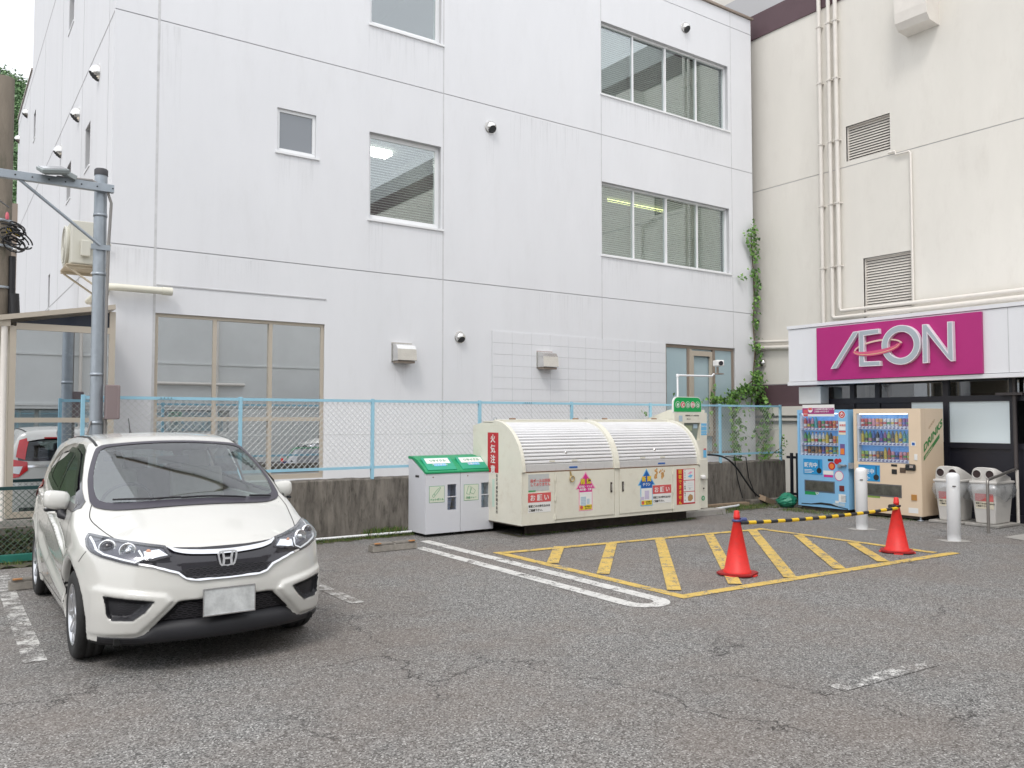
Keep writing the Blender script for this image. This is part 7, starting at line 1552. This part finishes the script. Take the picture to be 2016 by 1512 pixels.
for (u, v), n, sp in [(p, 26, (.05, .05, .16)) for p in path[1:]] + [((1478, 480), 34, (.10, .06, .13)), ((1484, 495), 22, (.05, .05, .15)), ((1468, 462), 8, (.10, .04, .04)), ((1472, 540), 16, (.14, .04, .06)), ((1462, 546), 8, (.08, .03, .05)), ((1490, 560), 16, (.04, .05, .12)), ((1479, 682), 14, (.06, .05, .08)), ((1490, 620), 14, (.04, .05, .2)), ((1489, 720), 20, (.05, .05, .15)), ((1487, 746), 60, (.12, .08, .08)), ((1468, 765), 90, (.15, .08, .06)), ((1448, 777), 100, (.19, .08, .055)), ((1480, 772), 40, (.08, .08, .12)), ((1495, 775), 50, (.05, .08, .18)), ((1425, 789), 90, (.25, .08, .04)), ((1402, 788), 30, (.12, .06, .05)), ((1401, 772), 10, (.04, .04, .07))]:
    leaves(g, iv(u, v), int(n * 1.25), sp, .085, rng)
g.build('foliage', LEAF, ivy, recalc=False)['kind'] = 'stuff'
g = MB()
for x in np.linspace(12.2, 15.7, 30): leaves(g, (x, 12.66, rng.uniform(.7, 1.75)), 5 if x < 13.2 or x > 15.2 else 1, (.10, .08, .22), .11, rng)
for x in (14.95, 15.05, 15.95, 16.1): 
    for z in (.8, 1.1, 1.4, 1.7, 1.9): leaves(g, (x, 12.6, z), 16, (.08, .08, .14), .11, rng)
g.build('low_foliage', LEAF, ivy, recalc=False)['kind'] = 'stuff'
wd = thing('creeper', 'thin weedy creeper twined on the last post of the pale blue fence', 'plant', (14.05, 10.6, .8)); g = MB(); g.tube([(13.6, 10.58, .84), (13.8, 10.58, .98), (14.02, 10.6, 1.05), (14.08, 10.6, 1.30)], .006, 5); g.tube([(13.3, 10.6, .85), (13.45, 10.58, 1.0), (13.5, 10.6, 1.22)], .005, 5); g.build('stem', MATS['ivy_stem'], wd); g = MB()
for c in ((14.05, 10.58, 1.1), (14.08, 10.58, 1.25), (14.02, 10.58, .95), (13.5, 10.58, 1.0), (13.3, 10.56, .88), (13.8, 10.56, .9)): leaves(g, c, 12, (.04, .03, .06), .05, rng)
g.build('foliage', LEAF, wd, recalc=False)['kind'] = 'stuff'
# weeds and moss along the foot of walls
g = MB(); rng = random.Random(31)
def blades(x0, x1, y0, y1, n, h):
    for _ in range(n):
        x, y = rng.uniform(x0, x1), rng.uniform(y0, y1); hh = h * rng.uniform(.3, 1.2); a_ = rng.uniform(0, 6.28); l = rng.uniform(.1, .6) * hh; w_ = rng.uniform(.002, .0045)
        dx, dy = math.cos(a_), math.sin(a_); g.add([(x - dy * w_, y + dx * w_, .003), (x + dy * w_, y - dx * w_, .003), (x + dx * l * .45 + dy * w_ * .7, y + dy * l * .45 - dx * w_ * .7, hh * .7), (x + dx * l, y + dy * l, hh)], [(0, 1, 2, 3)], rng.choice((0, 1, 1, 2)))
blades(2.6, 3.9, 10.35, 10.62, 1500, .07); blades(3.9, 5.6, 10.42, 10.62, 1100, .055); blades(4.9, 5.5, 10.5, 10.62, 500, .13); blades(2.7, 3.4, 10.4, 10.6, 500, .11)
for _ in range(26):
    xc, yc = rng.uniform(6.75, 10.3), rng.uniform(9.45, 9.62); blades(xc - .12, xc + .12, yc - .05, yc + .05, 40, .035)
for _ in range(60):
    xc, yc = rng.uniform(10.4, 13.0), rng.uniform(9.7, 10.35); blades(xc - .14, xc + .14, yc - .08, yc + .08, 40, .05)
blades(12.4, 12.9, 8.3, 9.5, 500, .05); blades(12.8, 13.0, 7.2, 8.3, 160, .04); blades(13.9, 14.2, 9.2, 10.6, 250, .12); blades(-.5, 1.2, 10.85, 11.0, 300, .05)
blades(8.9, 9.6, 9.50, 9.6, 200, .06)
o = g.build('grass', [mat('grass_dark', (.05, .09, .02), .8), mat('grass_mid', (.09, .16, .03), .8), mat('grass_dry', (.20, .19, .08), .8)], None, recalc=False); o['kind'] = 'stuff'
def mossm():
    m = bpy.data.materials.new('moss'); m.use_nodes = True; N, L = m.node_tree.nodes, m.node_tree.links; b = N['Principled BSDF']; tc = N.new('ShaderNodeTexCoord'); n = N.new('ShaderNodeTexNoise'); n.inputs['Scale'].default_value = 9; n.inputs['Detail'].default_value = 9; n.inputs['Roughness'].default_value = .75; L.new(tc.outputs['Object'], n.inputs['Vector'])
    cr = N.new('ShaderNodeValToRGB'); e = cr.color_ramp.elements; e[0].position = .40; e[0].color = (.10, .095, .085, 1); e[1].position = .62; e[1].color = (.075, .10, .03, 1); x = cr.color_ramp.elements.new(.50); x.color = (.085, .07, .045, 1); L.new(n.outputs['Fac'], cr.inputs[0]); L.new(cr.outputs[0], b.inputs['Base Color']); b.inputs['Roughness'].default_value = 1
    bp = N.new('ShaderNodeBump'); bp.inputs['Distance'].default_value = .02; L.new(n.outputs['Fac'], bp.inputs['Height']); L.new(bp.outputs[0], b.inputs['Normal']); return m
MOSS = mossm()
def ragged(x0, x1, yb, depth, seed, z=.0035):
    r_ = random.Random(seed); n = max(6, int((x1 - x0) / .06)); g = MB(); lo = [yb - depth * r_.uniform(.35, 1.0) for _ in range(n + 1)]; xs = [x0 + (x1 - x0) * i / n for i in range(n + 1)]
    vs = [(x, yb, z) for x in xs] + [(x, l, z) for x, l in zip(xs, lo)]; g.add(vs, [(i, i + 1, n + 2 + i, n + 1 + i) for i in range(n)]); return g.build('moss_strip', MOSS, ground)
ragged(1.4, 5.6, 10.65, .32, 1); ragged(6.7, 10.4, 10.0, .62, 2); ragged(10.3, 14.2, 10.65, 1.0, 3); ragged(12.6, 14.1, 9.6, 1.6, 4, .0045); ragged(-1, 1.7, 11.0, .35, 5)
g = MB(); g.box(-3.5, 1.6, 11.45, 11.60, -.45, .36); o = g.build('terrace_edge', M_CONC); tag(o, 'mossy dark concrete edge of the terrace behind the low green fence', 'wall')
by = thing('ivy_bank', 'dark tangled ground ivy below the porch behind the low green fence', 'shrub', (0, 11.4, 0)); g = MB(); rng = random.Random(77)
for _ in range(330): leaves(g, (rng.uniform(-1.2, 1.6), 11.40, rng.uniform(-.05, .30)), 7, (.05, .05, .05), .045, rng)
g.build('foliage', [mat('bank_leaf', (.025, .045, .015), .8, var=.3, vscale=9), mat('bank_leaf_mid', (.045, .07, .02), .8, var=.3, vscale=9), mat('bank_leaf_dry', (.09, .08, .045), .8)], by, recalc=False)['kind'] = 'stuff'; g = MB(); g.box(-1.5, 1.6, 11.42, 11.44, -.2, .28); g.build('stem', M_SOIL, by)

# ---------------------------------------------------------------- the other side of the lot, seen in the glass
opp = thing('warehouse_building', 'beige building with a window band, mirrored in the ground floor shop window glass', 'building', (5, -6, 0))
OYB = -5.5
M_OPP = mat('opposite_render', (.70, .715, .70), .85, var=.08, vscale=.7)
g = MB(); g.slab(-12, 14, 0, 8.2, [(-8, 9, 1.15, 1.95)], (0, OYB, 0), UX, UZ, (0, 1, 0), .25); g.box(-12, 14, OYB - 6, OYB - .26, 0, 8.2); g.build('wall', M_OPP, opp)
g = MB(); g.box(-12.05, 14.05, OYB + .002, OYB + .03, 2.05, 2.12); g.box(-12.05, 14.05, OYB - .1, OYB + .03, 3.60, 3.66); g.box(-12.05, 14.05, OYB + .002, OYB + .16, 8.0, 8.3); g.build('string_course', M_OPP, opp)
for k in range(8):
    x = -7.9 + k * 2.1; g = MB(); g.box(x, x + 2.0, OYB - .12, OYB - .10, 1.18, 1.92); w_ = g.build('window', M_GL, opp); g = MB(); g.box(x + .02, x + 1.98, OYB - .2, OYB - .18, 1.2, 1.9); g.build('blind', mat('opp_blind', (.52, .58, .68), .7), w_)
g = MB()
for x in (3.4, 3.7, 8.5): g.tube([(x, OYB + .10, 8), (x, OYB + .10, .2)], .05, 8)
g.tube([(4.5, OYB + .12, 2.9), (9.5, OYB + .12, 2.9)], .06, 8); g.build('pipe', M_BEIGEP, opp)
car2 = dup(car, (11.9, -1.0, 0), R_(176), 'second white hatchback, only seen mirrored in the ground floor shop window behind the fence') if 'car' in globals() else None
